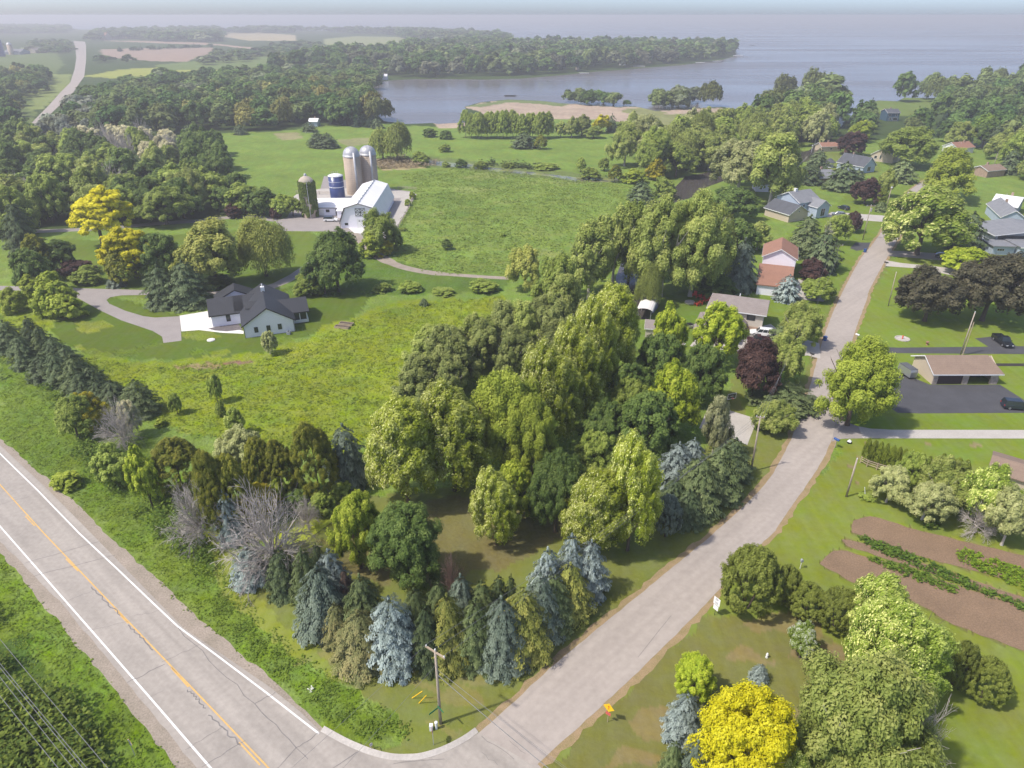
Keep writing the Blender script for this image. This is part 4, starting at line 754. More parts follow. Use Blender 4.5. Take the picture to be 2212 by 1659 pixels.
for a in [
 ('barered', 973, 1198, 1300, 46, 'small reddish bare dead tree behind the corner spruces'),
 ('birch', 1560, 853, 990, 66, 'grey-green birch with a white trunk beside the basketball court'),
 ('silver', 862, 865, 1118, 164, 'tall silver maple with pale leaf undersides, left end of the big maples'),
 ('silver', 972, 825, 1082, 164, 'tall yellow-green maple second from the left among the big maples'),
 ('locust', 1088, 800, 1020, 165, 'feathery green locust tree in the middle of the lot'),
 ('locust', 1152, 858, 1058, 118, 'lower feathery green locust tree beside the taller one'),
 ('silver', 1190, 735, 985, 138, 'tall silver maple behind the feathery locust trees'),
 ('silver', 1247, 688, 935, 118, 'tall silver maple second in the line running to the pond'),
 ('silver', 1330, 615, 860, 128, 'tallest silver maple at the far end of the line by the pond'),
 ('silver', 1290, 640, 890, 104, 'silver maple squeezed in next to the tallest of the line'),
 ('dark', 868, 1100, 1282, 156, 'round dark green maple in the open lawn behind the corner spruces'),
 ('maple', 757, 1060, 1245, 112, 'young yellow-green maple touching the round dark maple'),
 ('silver', 1070, 1012, 1192, 104, 'small silver maple with pale left side standing in the lawn'),
 ('maple', 1112, 1000, 1140, 92, 'small dark maple with light top behind the small silver maple'),
 ('dark', 1206, 985, 1165, 122, 'dark green maple in the shade between the silver maples'),
 ('silver', 1300, 1022, 1220, 142, 'broad silver maple with pale flank near the street'),
 ('silver', 1382, 935, 1208, 122, 'tall yellow-green maple nearest the street and the blue-grey spruce'),
 ('dark', 1402, 852, 1010, 136, 'big dark green maple left of the court'),
 ('dark', 1308, 872, 1000, 104, 'dark green maple at the left edge of the dark clump'),
 ('mid', 1292, 935, 1040, 92, 'mid green tree in front of the dark maple clump'),
 ('bright', 1476, 785, 960, 116, 'bright yellow-green maple left of the basketball hoop'),
 ('mid', 1366, 820, 930, 86, 'mid green tree between the dark maples'),
 ('dark', 1428, 722, 860, 106, 'dark green maple below the yellow-green tree by the shed'),
 ('dark', 1362, 780, 900, 94, 'dark green maple against the tall silver maple line'),
 ('dark', 1528, 745, 885, 98, 'dark green maple below the bright tree by the driveway'),
 ('bright', 1455, 655, 800, 72, 'yellow-green tree beside the small shed roof'),
 ('bright', 1568, 650, 800, 104, 'bright green tree in front of the tan split-level house'),
 ('crimson', 1645, 738, 872, 104, 'dark purple copper tree below the parked white car'),
 ('olive', 1705, 722, 832, 84, 'olive green tree between the purple tree and the street'),
 ('olive', 1740, 655, 748, 88, 'olive green tree beside the pole with the transformer'),
 ('spruce', 1705, 692, 748, 52, 'green spruce hidden beside the transformer pole'),
 ('spruce', 1700, 834, 895, 105, 'sprawling green spruce behind the basketball hoop'),
 ('olive', 1682, 868, 935, 86, 'round olive tree between the basketball court and the street'),
 ('darkbush', 1700, 880, 925, 50, 'dark bush tucked under the round olive tree by the street'),
 # riverside
 ('midopen', 1372, 435, 600, 92, 'green cottonwood with a full crown hiding the middle of the channel'), ('olive', 1402, 470, 600, 80, 'olive cottonwood touching the left side of the huge willow'), ('olive', 1225, 590, 735, 96, 'olive tree between the bright meadow corner and the pond'),
 ('palewillow', 1135, 530, 628, 78, 'golden willow on the marsh edge at the end of the dirt track'),
 ('olive', 1280, 480, 645, 120, 'lanky cottonwood on the left bank of the channel'),
 ('olive', 1335, 445, 612, 96, 'cottonwood leaning over the channel, behind the lanky one'),
 ('midopen', 1210, 545, 700, 104, 'green tree at the meadow corner right of the golden willow'),
 ('olive', 1450, 425, 640, 150, 'huge willow on the right bank of the channel'),
 ('olive', 1520, 415, 640, 150, 'broad willow crown above the red lawn chairs'),
 ('gwillow', 1565, 455, 622, 92, 'yellowish weeping willow left of the blue-green spruce'),
 ('willow', 1405, 570, 668, 56, 'low willow bough hanging over the pond'),
 ('darkbush', 1549, 595, 648, 90, 'dark bush below the yellowish weeping willow'),
 ('dark', 1590, 405, 482, 104, 'dark green tree above the yellowish willow'),
 ('dark', 1602, 470, 548, 74, 'dark green tree behind the blue-green spruce'),
 ('olive', 1645, 480, 540, 60, 'light green tree between the dark tree and the blue-grey house'),
 ('bluegreen', 1612, 512, 632, 62, 'tall blue-green spruce beside the red-roofed garage'),
 ('blue', 1708, 592, 656, 42, 'small blue spruce in front of the red-roofed house'),
 ('mid', 1772, 600, 652, 74, 'round green tree by the street below the copper bush'),
 ('crimsonbush', 1758, 560, 612, 62, 'copper bush right of the red-roofed house'),
 ('spruce', 1754, 462, 560, 58, 'spruce left of the pair above the red-roofed house'),
 ('darkspruce', 1790, 497, 592, 62, 'spruce standing at the pole with two arms by the street'),
 ('mid', 1820, 462, 530, 52, 'green tree right of the spruces by the bare white snag'),
 ('bare', 1796, 470, 560, 28, 'bare white snag between the spruces above the red-roofed house'),
 ('crimson', 1848, 458, 503, 40, 'small round purple tree by the pole with the crossarm'),
 ('crimson', 1880, 384, 443, 60, 'purple tree right of the blue-grey house'),
 ('crimson', 1852, 284, 338, 66, 'dark purple tree near the boathouse'),
 ('arbor', 1912, 402, 448, 24, 'leaning column of arborvitae beside the lamp pole'),
 ('spruce', 1905, 434, 459, 17, 'little spruce at the foot of the lamp pole'),
 ('darkspruce', 1832, 348, 415, 58, 'dark spruce above the blue-grey house'),
 ('darkspruce', 1856, 365, 415, 42, 'dark spruce left of the purple tree by the blue-grey house'),
 ('darkspruce', 1772, 320, 372, 36, 'dark spruce left of the gazebo'),
 ('darkspruce', 1756, 352, 400, 44, 'dark spruce below the gazebo on its left'),
 ('spruce', 1956, 343, 397, 46, 'spruce beside the street where it bends away'),
 ('olive', 1922, 360, 425, 40, 'olive tree behind the leaning arborvitae'),
 ('mid', 1975, 274, 365, 112, 'bright yellow-green maple right of the grey gabled house'),
 ('locust', 2072, 320, 432, 118, 'round yellow-olive tree at the bend of the street'),
 ('silver2', 2022, 403, 562, 172, 'largest silver maple, beside the street on the right'),
 ('darkspruce', 2108, 455, 545, 56, 'grey-green spruce between the largest silver maple and the grey house'),
 ('bright', 2097, 535, 594, 92, 'bright green tree in front of the grey low-slung house'),
 ('darkmaple', 2032, 580, 704, 134, 'bronze-dark maple, the left of two on the lawn'),
 ('darkmaple', 2172, 546, 705, 158, 'bronze-dark maple, the right of two on the lawn'),
 ('locust', 1880, 733, 918, 158, 'bright airy tree at the corner of the black forecourt'),
 ('olive', 1690, 285, 446, 140, 'tall cottonwood with a bare lower trunk on the lawn'),
 ('grey', 1610, 302, 425, 120, 'grey-green cottonwood left of the one with the bare trunk'),
 ('olive', 1650, 276, 400, 100, 'cottonwood rising behind the small white boathouse'),
 ('grey', 1938, 1010, 1094, 76, 'grey-green apple tree beside the arborvitae row'),
 ('grey', 2022, 1037, 1134, 90, 'larger grey-green apple tree above the vegetable garden'),
 ('mid', 1984, 978, 1064, 64, 'green tree between the two apple trees'),
 ('olive', 2062, 992, 1096, 102, 'yellowish green tree behind the apple trees'),
 ('silver2', 2165, 1012, 1152, 116, 'pale-leaved tree below the brown roof on the right'),
 ('grey', 2215, 1060, 1190, 90, 'grey-green tree cut by the right edge above the garden'),
 ('bare', 2135, 1078, 1150, 78, 'half dead grey shrub by the corner of the garden'),
 ('bush', 1872, 1068, 1084, 30, 'small low bush by the leaning white stake'),
 ('yew', 1640, 1188, 1352, 130, 'biggest egg-shaped yew at the edge of the street'),
 ('yew', 1711, 1226, 1325, 70, 'yew half hidden behind the biggest one'),
 ('yew', 1756, 1266, 1356, 82, 'round yew third from the street in the row'),
 ('yew', 1827, 1274, 1384, 88, 'round yew fourth from the street in the row'),
 ('yew', 1879, 1300, 1410, 68, 'yew touching the pale silver maple in the row'),
 ('yew', 2098, 1386, 1506, 74, 'yew right of the pale silver maple'),
 ('yew', 2157, 1426, 1538, 88, 'last round yew at the right edge of the row'),
 ('blossom', 1747, 1350, 1433, 64, 'small tree with white blossom on the dry lawn'),
 ('blue', 1646, 1435, 1484, 38, 'small silver blue spruce alone on the dry lawn'),
 ('blue', 1686, 1512, 1540, 18, 'tiny blue spruce behind the golden tree'),
 ('goldmound', 1640, 1515, 1715, 222, 'big brilliant yellow locust in the right foreground'),
 ('bright', 1506, 1421, 1524, 88, 'young bright green maple above the yellow locust'),
 ('blue', 1488, 1497, 1618, 66, 'silver blue spruce left of the yellow locust'),
 ('spruce', 1462, 1600, 1712, 52, 'grey-green spruce at the bottom edge, left of the yellow locust'),
 ('bluegreen', 1510, 1598, 1718, 84, 'blue-green spruce at the bottom edge under the yellow locust'),
 ('silver2', 1980, 1308, 1536, 195, 'silver maple with very pale leaves in the right foreground'),
 ('silver2', 1921, 1247, 1400, 122, 'pale-leaved tree behind the yews by the garden'),
 ('olive', 1905, 1425, 1700, 290, 'large dull olive tree at the bottom right'),
 ('bare', 1990, 1520, 1700, 170, 'bare dead limbs beside the large olive tree at the bottom right'),
 ('silver2', 1737, 1628, 1760, 100, 'pale leafy top showing at the bottom edge right of the yellow locust'),
 # left side
 ('bush', 232, 965, 1062, 84, 'leafy green thicket by the highway left of the cedars'),
 ('brightbush', 140, 1020, 1062, 62, 'low green bush nearest the highway edge'),
 ('maple', 290, 968, 1104, 66, 'narrow upright green tree left of the olive cedars'),
 ('cedar', 365, 950, 1086, 112, 'olive cedar beside the narrow upright green tree'),
 ('cedar', 432, 975, 1180, 90, 'dark olive cedar above the bare leaning branches'),
 ('cedar', 482, 985, 1165, 96, 'bulky olive cedar in the middle of the cedar group'),
 ('cedar', 545, 943, 1096, 78, 'pointed yellowish cedar left of the blue-green spruce group'),
 ('cedar', 592, 950, 1098, 78, 'dark cedar right of the pointed yellowish one'),
 ('cedar', 664, 908, 1098, 104, 'tallest cedar, a clean egg shape at the meadow edge'),
 ('bluegreen', 738, 913, 1062, 80, 'blue-green spruce between the tallest cedar and the silver maple'),
 ('grey', 503, 925, 1035, 96, 'hazy grey-green tree behind the cedars'),
 ('bare', 405, 1045, 1172, 112, 'bare leaning branches in front of the olive cedars'),
 ('blue', 478, 1056, 1182, 46, 'narrow blue spruce left of the big bare tree'),
 ('goldgreen', 552, 1052, 1130, 92, 'yellow-topped bush behind the big bare tree'),
 ('bare', 560, 1062, 1240, 178, 'big grey bare tree spreading wide over the verge'),
 ('blue', 530, 1180, 1272, 66, 'blue spruce boughs under the big bare tree'),
 ('darkspruce', 600, 1182, 1300, 60, 'dark green spruce below the big bare tree on its right'),
 ('bare', 655, 1075, 1145, 52, 'small bare tree standing at the duckweed pond'),
 ('bush', 690, 1065, 1125, 56, 'green bush on the far bank of the duckweed pond'),
 ('bush', 735, 1045, 1090, 56, 'green bush where the duckweed pond meets the maples'),
 ('darkbush', 640, 1060, 1118, 60, 'dark bush left of the duckweed pond beneath the tall cedar'),
 ('brightbush', 590, 1030, 1110, 50, 'light green bush in front of the dark cedar'),
 ('mid', 140, 862, 955, 86, 'green tree in front of the yellow-leaved one by the highway'),
 ('goldgreen', 165, 856, 938, 88, 'yellow-leaved tree half hidden by a green one near the highway'),
 ('bare', 240, 868, 965, 76, 'grey bare shrub beside the yellow-leaved tree'),
 ('silverleaf', 265, 866, 948, 44, 'dying silver-grey spruce beside the bare shrub'),
 ('brightbush', 345, 905, 925, 26, 'light sapling just above the cedars in the meadow'),
 ('grey', 575, 716, 768, 34, 'young tree in front of the white farmhouse gable'),
 ('mid', 456, 808, 872, 30, 'slim young tree alone in the meadow below the farmhouse'),
 ('mid', 372, 850, 897, 28, 'young tree in the meadow left of the slim one'),
 ('bush', 470, 868, 903, 24, 'small thin sapling below the slim young tree in the meadow'),
 ('silver2', 498, 882, 945, 40, 'windblown pale sapling at the lower meadow'),
 ('darkspruce', 915, 644, 662, 15, 'tiny spruce in the grass right of the farmhouse'),
 ('dark', 965, 517, 540, 24, 'little round tree alone in the marsh meadow'),
 ('bush', 825, 612, 634, 40, 'bush on the lawn edge above the raised beds'), ('bush', 890, 608, 636, 50, 'bush in the rough strip right of the first one'), ('bush', 1045, 605, 636, 60, 'bush at the right end of the rough strip'), ('bush', 960, 622, 640, 50, 'flat bush in the middle of the rough strip'),
 # farmhouse surroundings
 ('brightbush', 98, 590, 690, 78, 'bright leafy tree at the entrance of the farmhouse drive'), ('brightbush', 132, 622, 695, 68, 'bright leafy tree nearest the farmhouse drive bend'), ('brightbush', 60, 592, 652, 58, 'bright leafy bush behind the drive entrance trees'), ('brightbush', 18, 622, 680, 52, 'bright bush at the left edge by the drive'),
 ('gold', 186, 404, 530, 134, 'golden yellow locust, the larger of the two at the upper left'), ('gold', 264, 484, 600, 124, 'golden yellow locust, the lower of the two at the upper left'),
 ('cedar', 250, 530, 622, 76, 'olive cedar clump in front of the lower golden tree'), ('dark', 330, 505, 610, 92, 'dark green maple left of the pale willow'),
 ('darkspruce', 335, 570, 668, 62, 'dark spruce, left of the pair in the drive island'), ('darkspruce', 390, 560, 668, 74, 'dark spruce, right of the pair in the drive island'),
 ('palewillow', 438, 474, 622, 148, 'pale yellow-green tree with a forked trunk above the farmhouse'), ('gwillow', 553, 468, 596, 116, 'yellow weeping willow right of the forked pale tree'),
 ('mid', 340, 400, 490, 108, 'round green tree between the golden trees and the farm lane'), ('darkbush', 460, 595, 628, 70, 'dark bushes under the forked pale tree'),
 ('dark', 715, 500, 640, 122, 'broad dark green tree below the barn'), ('bush', 662, 590, 645, 62, 'green bush at the left foot of the broad dark tree'), ('dark', 690, 540, 640, 80, 'dark tree joined to the left of the broad one below the barn'),
 ('midopen', 812, 453, 545, 82, 'spreading tree in front of the barn door'), ('brightbush', 803, 503, 562, 58, 'bright green bush below the spreading tree at the barn'), ('goldbush', 827, 516, 556, 42, 'yellow-green bush below the spreading tree at the barn'), ('bush', 850, 490, 540, 40, 'dark green bush right of the spreading tree at the barn'),
 ('crimson', 152, 560, 602, 74, 'dark purple low tree left of the olive cedars'), ('cedar', 62, 505, 610, 66, 'dark cedar at the far left by the purple tree'), ('dark', 110, 520, 600, 90, 'dull green tree behind the low purple tree'), ('darkspruce', 20, 430, 560, 70, 'dark spruce at the upper left edge'), ('dark', 45, 540, 640, 70, 'dark tree at the left edge above the drive'),
 ('bluegreen', 245, 588, 622, 30, 'small round blue-green bush by the drive'), ('bush', 180, 575, 620, 60, 'low green bush by the farmhouse drive'), ('darkspruce', 850, 703, 710, 3, 'tiny seedling') ,
 ('darkspruce', 283, 0, 0, 0, '')]:
    if a[2] > 0 and a[4] > 4: T(*a)
gD = 'dark spruces in a diagonal row along the left meadow'
for k, (x, y, b_, w_) in enumerate([(2, 690, 768, 62), (53, 682, 765, 46), (36, 722, 800, 60), (78, 702, 790, 50), (108, 724, 805, 56), (82, 765, 830, 62), (135, 745, 812, 56), (150, 768, 858, 66), (112, 760, 840, 56), (190, 788, 862, 62), (236, 820, 890, 64), (286, 818, 908, 72), (205, 820, 885, 50), (165, 800, 872, 54)]):
    T('darkspruce' if k % 4 != 3 else 'spruce', x, y, b_, w_*1.05, ORD[sorted([2, 53, 36, 78, 108, 82, 135, 150, 112, 190, 236, 286, 205, 165]).index(x)]+' dark spruce from the left in the diagonal row along the meadow', gD)
T('olivespruce', 222, 868, 902, 40, 'low yellowish spruce in front of the diagonal row')
for k, (x, y, b_, w_) in enumerate([(716, 250, 269, 16), (748, 243, 272, 26), (774, 246, 275, 26), (797, 255, 276, 18), (813, 253, 279, 22), (666, 262, 286, 26), (405, 268, 296, 24), (516, 268, 292, 24)]):
    T('darkspruce', x, y, b_, w_, ORD[[405, 516, 666, 716, 748, 774, 797, 813].index(x)]+' small dark spruce from the left along the far edge of the pasture', 'small dark spruces along the far edge of the pasture')
T('darkspruce', 683, 284, 320, 34, 'left one of the two dark spruces in the pasture above the silos'); T('darkspruce', 705, 287, 322, 34, 'right one of the two dark spruces in the pasture above the silos')
for k in range(17):
    T('poplar', 1004+k*11.2+((k*37) % 5), 236+((k*53) % 9)+(2 if k > 10 else 0), 299+((k*13) % 4), 30, ORD[k]+' poplar from the left in the dense row beyond the marsh meadow', 'poplars in the dense row beyond the marsh meadow')
T('darkspruce', 1132, 284, 322, 42, 'broad dark spruce in front of the poplar row'); T('cedar', 1168, 291, 324, 28, 'rounded cedar right of the broad dark spruce by the poplars')
T('gold', 1300, 248, 288, 38, 'yellow tree on the far bank beyond the marsh meadow'); T('darkspruce', 1323, 245, 286, 18, 'pointed dark spruce right of the far yellow tree')
for a in [('olive', 1236, 252, 297, 40), ('olive', 1258, 248, 292, 40), ('mid', 1345, 262, 286, 22), ('olive', 1370, 240, 300, 36), ('mid', 1283, 272, 300, 40), ('olive', 1212, 262, 297, 26)]:
    T(*a, 'scrubby tree around the far yellow tree', 'scrubby trees around the far yellow tree')
for a in [('willow', 822, 276, 346, 52, 'left one of the two willows on the stream bank behind the silos'), ('willow', 852, 264, 348, 62, 'right one of the two willows on the stream bank behind the silos'),
          ('bush', 905, 328, 357, 40, 'round bush at the pond behind the barn'), ('darkbush', 995, 343, 364, 26, 'dark round bush standing at the pond edge'), ('bush', 1038, 347, 367, 34, 'bush on the stream bank right of the dark round one'), ('bush', 963, 349, 362, 18, 'small bush between the pond bushes'),
          ('bush', 1274, 362, 391, 44, 'big round bush by the bend of the stream'), ('mid', 1255, 340, 372, 24, 'small tree above the bend of the stream'), ('mid', 1307, 340, 370, 26, 'flat-topped small tree right of the stream bend'), ('bush', 1100, 350, 364, 30, 'low bush beside the stream'), ('bush', 1180, 353, 370, 50, 'wide low bush beside the stream'), ('bush', 960, 310, 330, 26, 'bush above the pond on the far side'),
          ('darkbush', 927, 278, 298, 30, 'round bush in the meadow left of the poplars'), ('darkbush', 963, 281, 302, 28, 'round bush in the meadow nearest the poplars'), ('darkspruce', 1388, 390, 440, 44, 'dark spruce at the bank path by the channel'), ('cedar', 1330, 355, 396, 30, 'cedar above the round bush by the channel'),
          ('brightbush', 1372, 365, 400, 50, 'bright bush near the mouth of the stream'), ('bush', 1438, 382, 432, 50, 'round bush on the channel bank'), ('goldbush', 1422, 340, 392, 44, 'yellow-green tree above the channel bend'), ('bush', 1085, 503, 512, 12, 'tuft in the marsh'),
          ('bush', 870, 492+0, 500, 16, 'small shrub by the barn yard fence'), ('bush', 862, 462, 476, 16, 'x'), ('brightbush', 890, 413, 432, 14, 'small sapling at the barn yard corner'), ('bush', 880, 430, 445, 14, 'round shrub at the end of the barn side path'), ('bush', 850, 243+60, 330, 20, 'bush behind the silos')]:
    if a[5] != 'x': T(*a)
for k, (x, y, b_, w_) in enumerate([(600, 420, 470, 50), (560, 405, 468, 74), (520, 395, 465, 80), (485, 402, 462, 70), (628, 425, 470, 40), (505, 372, 440, 60)]):
    T(['mid', 'dark'][k % 2], x, y, b_, w_, ORD[[485, 505, 520, 560, 600, 628].index(x)]+' green tree from the left in the clump left of the ivy-covered silo', 'trees in the clump left of the ivy-covered silo')
T('crimsonbush', 500, 440, 474, 34, 'brownish bare bush at the farm lane'); T('crimsonbush', 592, 448, 474, 26, 'purple bush right of the clump by the ivy-covered silo')
for k in range(11):
    T('arbor', 1881+k*13.2-(k > 7)*2, 946+k*3.8, 1003+k*4.2, 17, ORD[k]+' slim arborvitae from the left in the hedge row beside the pale driveway', 'arborvitae in the hedge row beside the pale driveway')
for k in range(4): T('arbor', 2040+k*18, 978+k*5, 1032+k*4, 22, ORD[k]+' arborvitae from the left behind the yellowish tree near the brown roof', 'arborvitae behind the yellowish tree')
# woods: individual trees on the ground inside surveyed outlines of the trunks' feet
WOODS = []
KW = dict(duskwood='dull grey-green', dark='dense dark green', oak='spreading dark green', mid='mid green', midopen='open-crowned green', bare='bare grey', silverleaf='silvery grey', olive='olive green', grey='grey-green', willow='drooping pale green', gwillow='drooping golden', bright='bright yellow-green', darkspruce='pointed dark conifer', poplar='upright')
def wood(pts, spacing, hts, wds, kinds, label, group, seed, stuff=False, keepout=()):
    pg = poly(pts); r = random.Random(seed); x0, y0 = pg.min(0); x1, y1 = pg.max(0); out = []; ks = [k for k, n in kinds for _ in range(n)]
    ny = int((y1-y0)/spacing)+1; nx = int((x1-x0)/spacing)+1; C = []
    for i in range(nx):
        for j in range(ny): C.append((x0+(i+.5+(j % 2)*.5)*spacing+(r.random()-.5)*spacing*.7, y0+(j+.5)*spacing+(r.random()-.5)*spacing*.7))
    if not C: return
    C = np.array(C); C = C[inside(C, pg)]
    for x, y in C:
        px, py = PX((x, y, 8))
        if px < -90 or px > 2302 or py < -10: continue
        if any(a <= px <= c and b <= py <= d for a, b, c, d in keepout): continue
        k = r.choice(ks); h = hts[0]+(hts[1]-hts[0])*r.random(); w_ = wds[0]+(wds[1]-wds[0])*r.random()
        if k in ('darkspruce', 'poplar'): w_ *= .6
        (WOODS if stuff else TREES).append((k, Vector((x, y, 0)), h, w_, math.hypot(math.hypot(x, y), H), (KW[k]+' '+label) if label else label, group))
    return len(C)
MIX = [('dark', 5), ('mid', 4), ('midopen', 3), ('oak', 3), ('olive', 2)]
wood([(-300, 505), (-250, 300), (60, 320), (200, 345), (330, 385), (470, 440), (470, 474), (330, 482), (120, 494), (0, 520)], 12, (11, 17), (12, 17), [('dark', 3), ('oak', 3), ('mid', 4), ('midopen', 3), ('olive', 2), ('bare', 1)], 'tree in the wood between the golden trees and the pasture', 'trees of the dense wood at the upper left', 3)
wood([(400, 320), (470, 330), (500, 400), (480, 425), (420, 400)], 9, (11, 15), (10, 13), [('dark', 4), ('oak', 2)], 'tree at the pasture side of the upper left wood', 'dark trees on the pasture side of the wood', 13)
wood([(50, 320), (110, 285), (260, 290), (370, 322), (380, 368), (280, 352), (160, 330)], 11, (10, 14), (9, 12), [('bare', 5), ('silverleaf', 4), ('mid', 2)], 'tree in the grey part of the upper left wood', 'grey and silvery trees of the upper left wood', 4)
wood([(880, 890), (868, 850), (930, 790), (1040, 738), (1170, 700), (1240, 690), (1240, 740), (1200, 800), (1080, 860), (960, 890)], 6.6, (8.5, 12.5), (8, 11), [('duskwood', 8), ('olive', 2)], 'tree in the thicket between the bright meadow and the big maples', 'cottonwoods of the thicket beside the bright meadow', 5)
wood([(1400, 392), (1335, 352), (1420, 332), (1550, 322), (1600, 292), (1650, 262), (1700, 242), (1760, 238), (1815, 262), (1770, 320), (1640, 350), (1560, 362), (1480, 388)], 13.5, (15, 22), (15, 21), [('olive', 6), ('grey', 1), ('mid', 4), ('willow', 2)], 'tree of the wooded spit left of the boat channel', 'cottonwoods of the wooded spit left of the channel', 6)
wood([(1845, 300), (1870, 250), (1950, 270), (2100, 290), (2300, 300), (2300, 400), (2180, 400), (2120, 330), (1950, 300), (1890, 330)], 17, (11, 17), (11, 15), [('mid', 4), ('bright', 2), ('olive', 3), ('darkspruce', 2), ('dark', 2)], 'tree among the houses beyond the bend of the street', 'trees among the houses beyond the bend of the street', 7, keepout=[(1860, 300, 1960, 350), (1885, 200, 1970, 300)])
wood([(2030, 215), (2100, 222), (2300, 200), (2300, 290), (2090, 290), (1990, 262), (2040, 240)], 18, (13, 20), (13, 17), MIX+[('olive', 4)], 'tree in the lakeside wood at the right edge', 'trees of the lakeside wood at the right edge', 8, keepout=[(1885, 200, 1990, 290)])
wood([(1890, 212), (1940, 214), (2100, 210), (2210, 196), (2300, 190), (2300, 205), (2100, 222), (1950, 222)], 22, (18, 25), (17, 22), [('willow', 3), ('olive', 3), ('mid', 1)], 'tall lakeshore tree standing against the water on the right', 'tall lakeshore cottonwoods on the right', 9, keepout=[(1905, 205, 1950, 262)])
for a in [('willow', 1700, 160, 212, 44, 'tall tree alone against the lake, left of the channel mouth'), ('willow', 1765, 148, 225, 50, 'tallest tree against the lake left of the channel mouth'), ('olive', 1800, 160, 238, 80, 'broad tree at the channel mouth'), ('willow', 1548, 176, 230, 44, 'tall split tree at the right of the reed point'), ('willow', 1525, 180, 228, 26, 'slim tree joined to the tall split one at the reed point')]: T(*a)
wood([(1395, 228), (1420, 214), (1500, 218), (1520, 226), (1480, 238), (1420, 238)], 13, (9, 14), (13, 17), [('olive', 3), ('grey', 3)], 'round tree on the reed point left of the tall split one', 'round trees on the reed point', 10)
wood([(1218, 226), (1225, 218), (1320, 222), (1325, 230), (1260, 230)], 12, (9, 12), (12, 15), [('mid', 3), ('olive', 3)], 'tree of the small clump on the reed point in the bay', 'trees of the small clump on the reed point', 11)
T('mid', 1354, 216, 228, 18, 'single small bush on the reed shore')
# far belts, too many to count: merged
FM = [('mid', 4), ('dark', 4), ('olive', 4), ('midopen', 2)]
wood([(190, 300), (240, 255), (420, 225), (620, 200), (800, 200), (800, 232), (830, 264), (925, 266), (925, 270), (700, 272), (560, 284), (440, 286), (370, 292), (330, 300)], 15.5, (13, 19), (15, 21), FM+[('willow', 2), ('gwillow', 2)], 'tree in the belt behind the pasture', 'trees in the belt behind the pasture', 21)
F2 = [('mid', 5), ('dark', 3), ('olive', 4), ('grey', 1)]
wood([(190, 225), (300, 190), (520, 175), (700, 160), (830, 172), (800, 195), (620, 200), (420, 222), (200, 262)], 21, (12, 18), (18, 26), F2, '', 'mid', 22, True)
wood([(560, 162), (700, 130), (860, 118), (1000, 100), (1100, 104), (1180, 106), (1300, 106), (1500, 107), (1585, 110), (1583, 122), (1520, 132), (1402, 143), (1285, 152), (1182, 160), (1060, 166), (860, 168), (700, 158)], 26, (17, 27), (22, 32), F2+[('bare', 1)], '', 'bay', 23, True, keepout=[(700, 90, 860, 112)])
wood([(190, 90), (210, 76), (460, 66), (480, 74), (560, 66), (1000, 76), (1095, 86), (1096, 97), (1000, 96), (880, 88), (860, 76), (640, 68), (640, 72), (480, 72), (470, 92), (360, 90), (280, 84)], 42, (17, 27), (36, 52), F2, '', 'far', 24, True, keepout=[(700, 76, 860, 96)])
wood([(540, 110), (640, 96), (700, 100), (700, 122), (560, 130), (470, 140), (240, 136), (196, 140), (196, 120), (230, 132), (400, 140), (450, 122)], 36, (7, 13), (20, 30), F2, '', 'scrub', 25, True)
wood([(0, 60), (150, 62), (152, 72), (-100, 76), (-800, 76), (-800, 60)], 44, (16, 24), (36, 54), F2, '', 'farleft', 26, True)
wood([(-100, 130), (0, 105), (130, 118), (140, 125), (150, 105), (150, 95), (60, 96), (-200, 96)], 34, (8, 14), (22, 32), F2, '', 'village', 27, True, keepout=[(0, 88, 60, 118)])
wood([(-300, 420), (-200, 200), (0, 170), (90, 165), (140, 168), (100, 195), (70, 225), (40, 280), (20, 330), (0, 380)], 17, (10, 17), (13, 19), FM+[('gwillow', 1)], 'tree left of the country road at the upper left', 'trees left of the country road', 28, keepout=[(95, 150, 160, 200), (30, 190, 130, 300)])
wood([(150, 240), (200, 215), (240, 240), (200, 300), (110, 300), (90, 285)], 13, (10, 14), (12, 15), [('silverleaf', 5), ('dark', 2), ('bare', 1)], 'tree just right of the country road', 'silvery grey trees right of the country road', 29, keepout=[(30, 190, 112, 300)])
wood([(250, 110), (460, 100), (458, 102), (250, 112)], 20, (6, 9), (16, 20), [('darkspruce', 3), ('dark', 2)], '', 'hedge', 30, True)
TREES.sort(key=lambda t: t[4])
near, rest = TREES[:520], TREES[520:]
print('individual trees', len(near), 'of', len(TREES), 'woods', len(WOODS), 'max d', near[-1][4])
for k, p, h, w_, d, lab, grp in near: place_tree(k, p, h, w_, d, lab, grp)
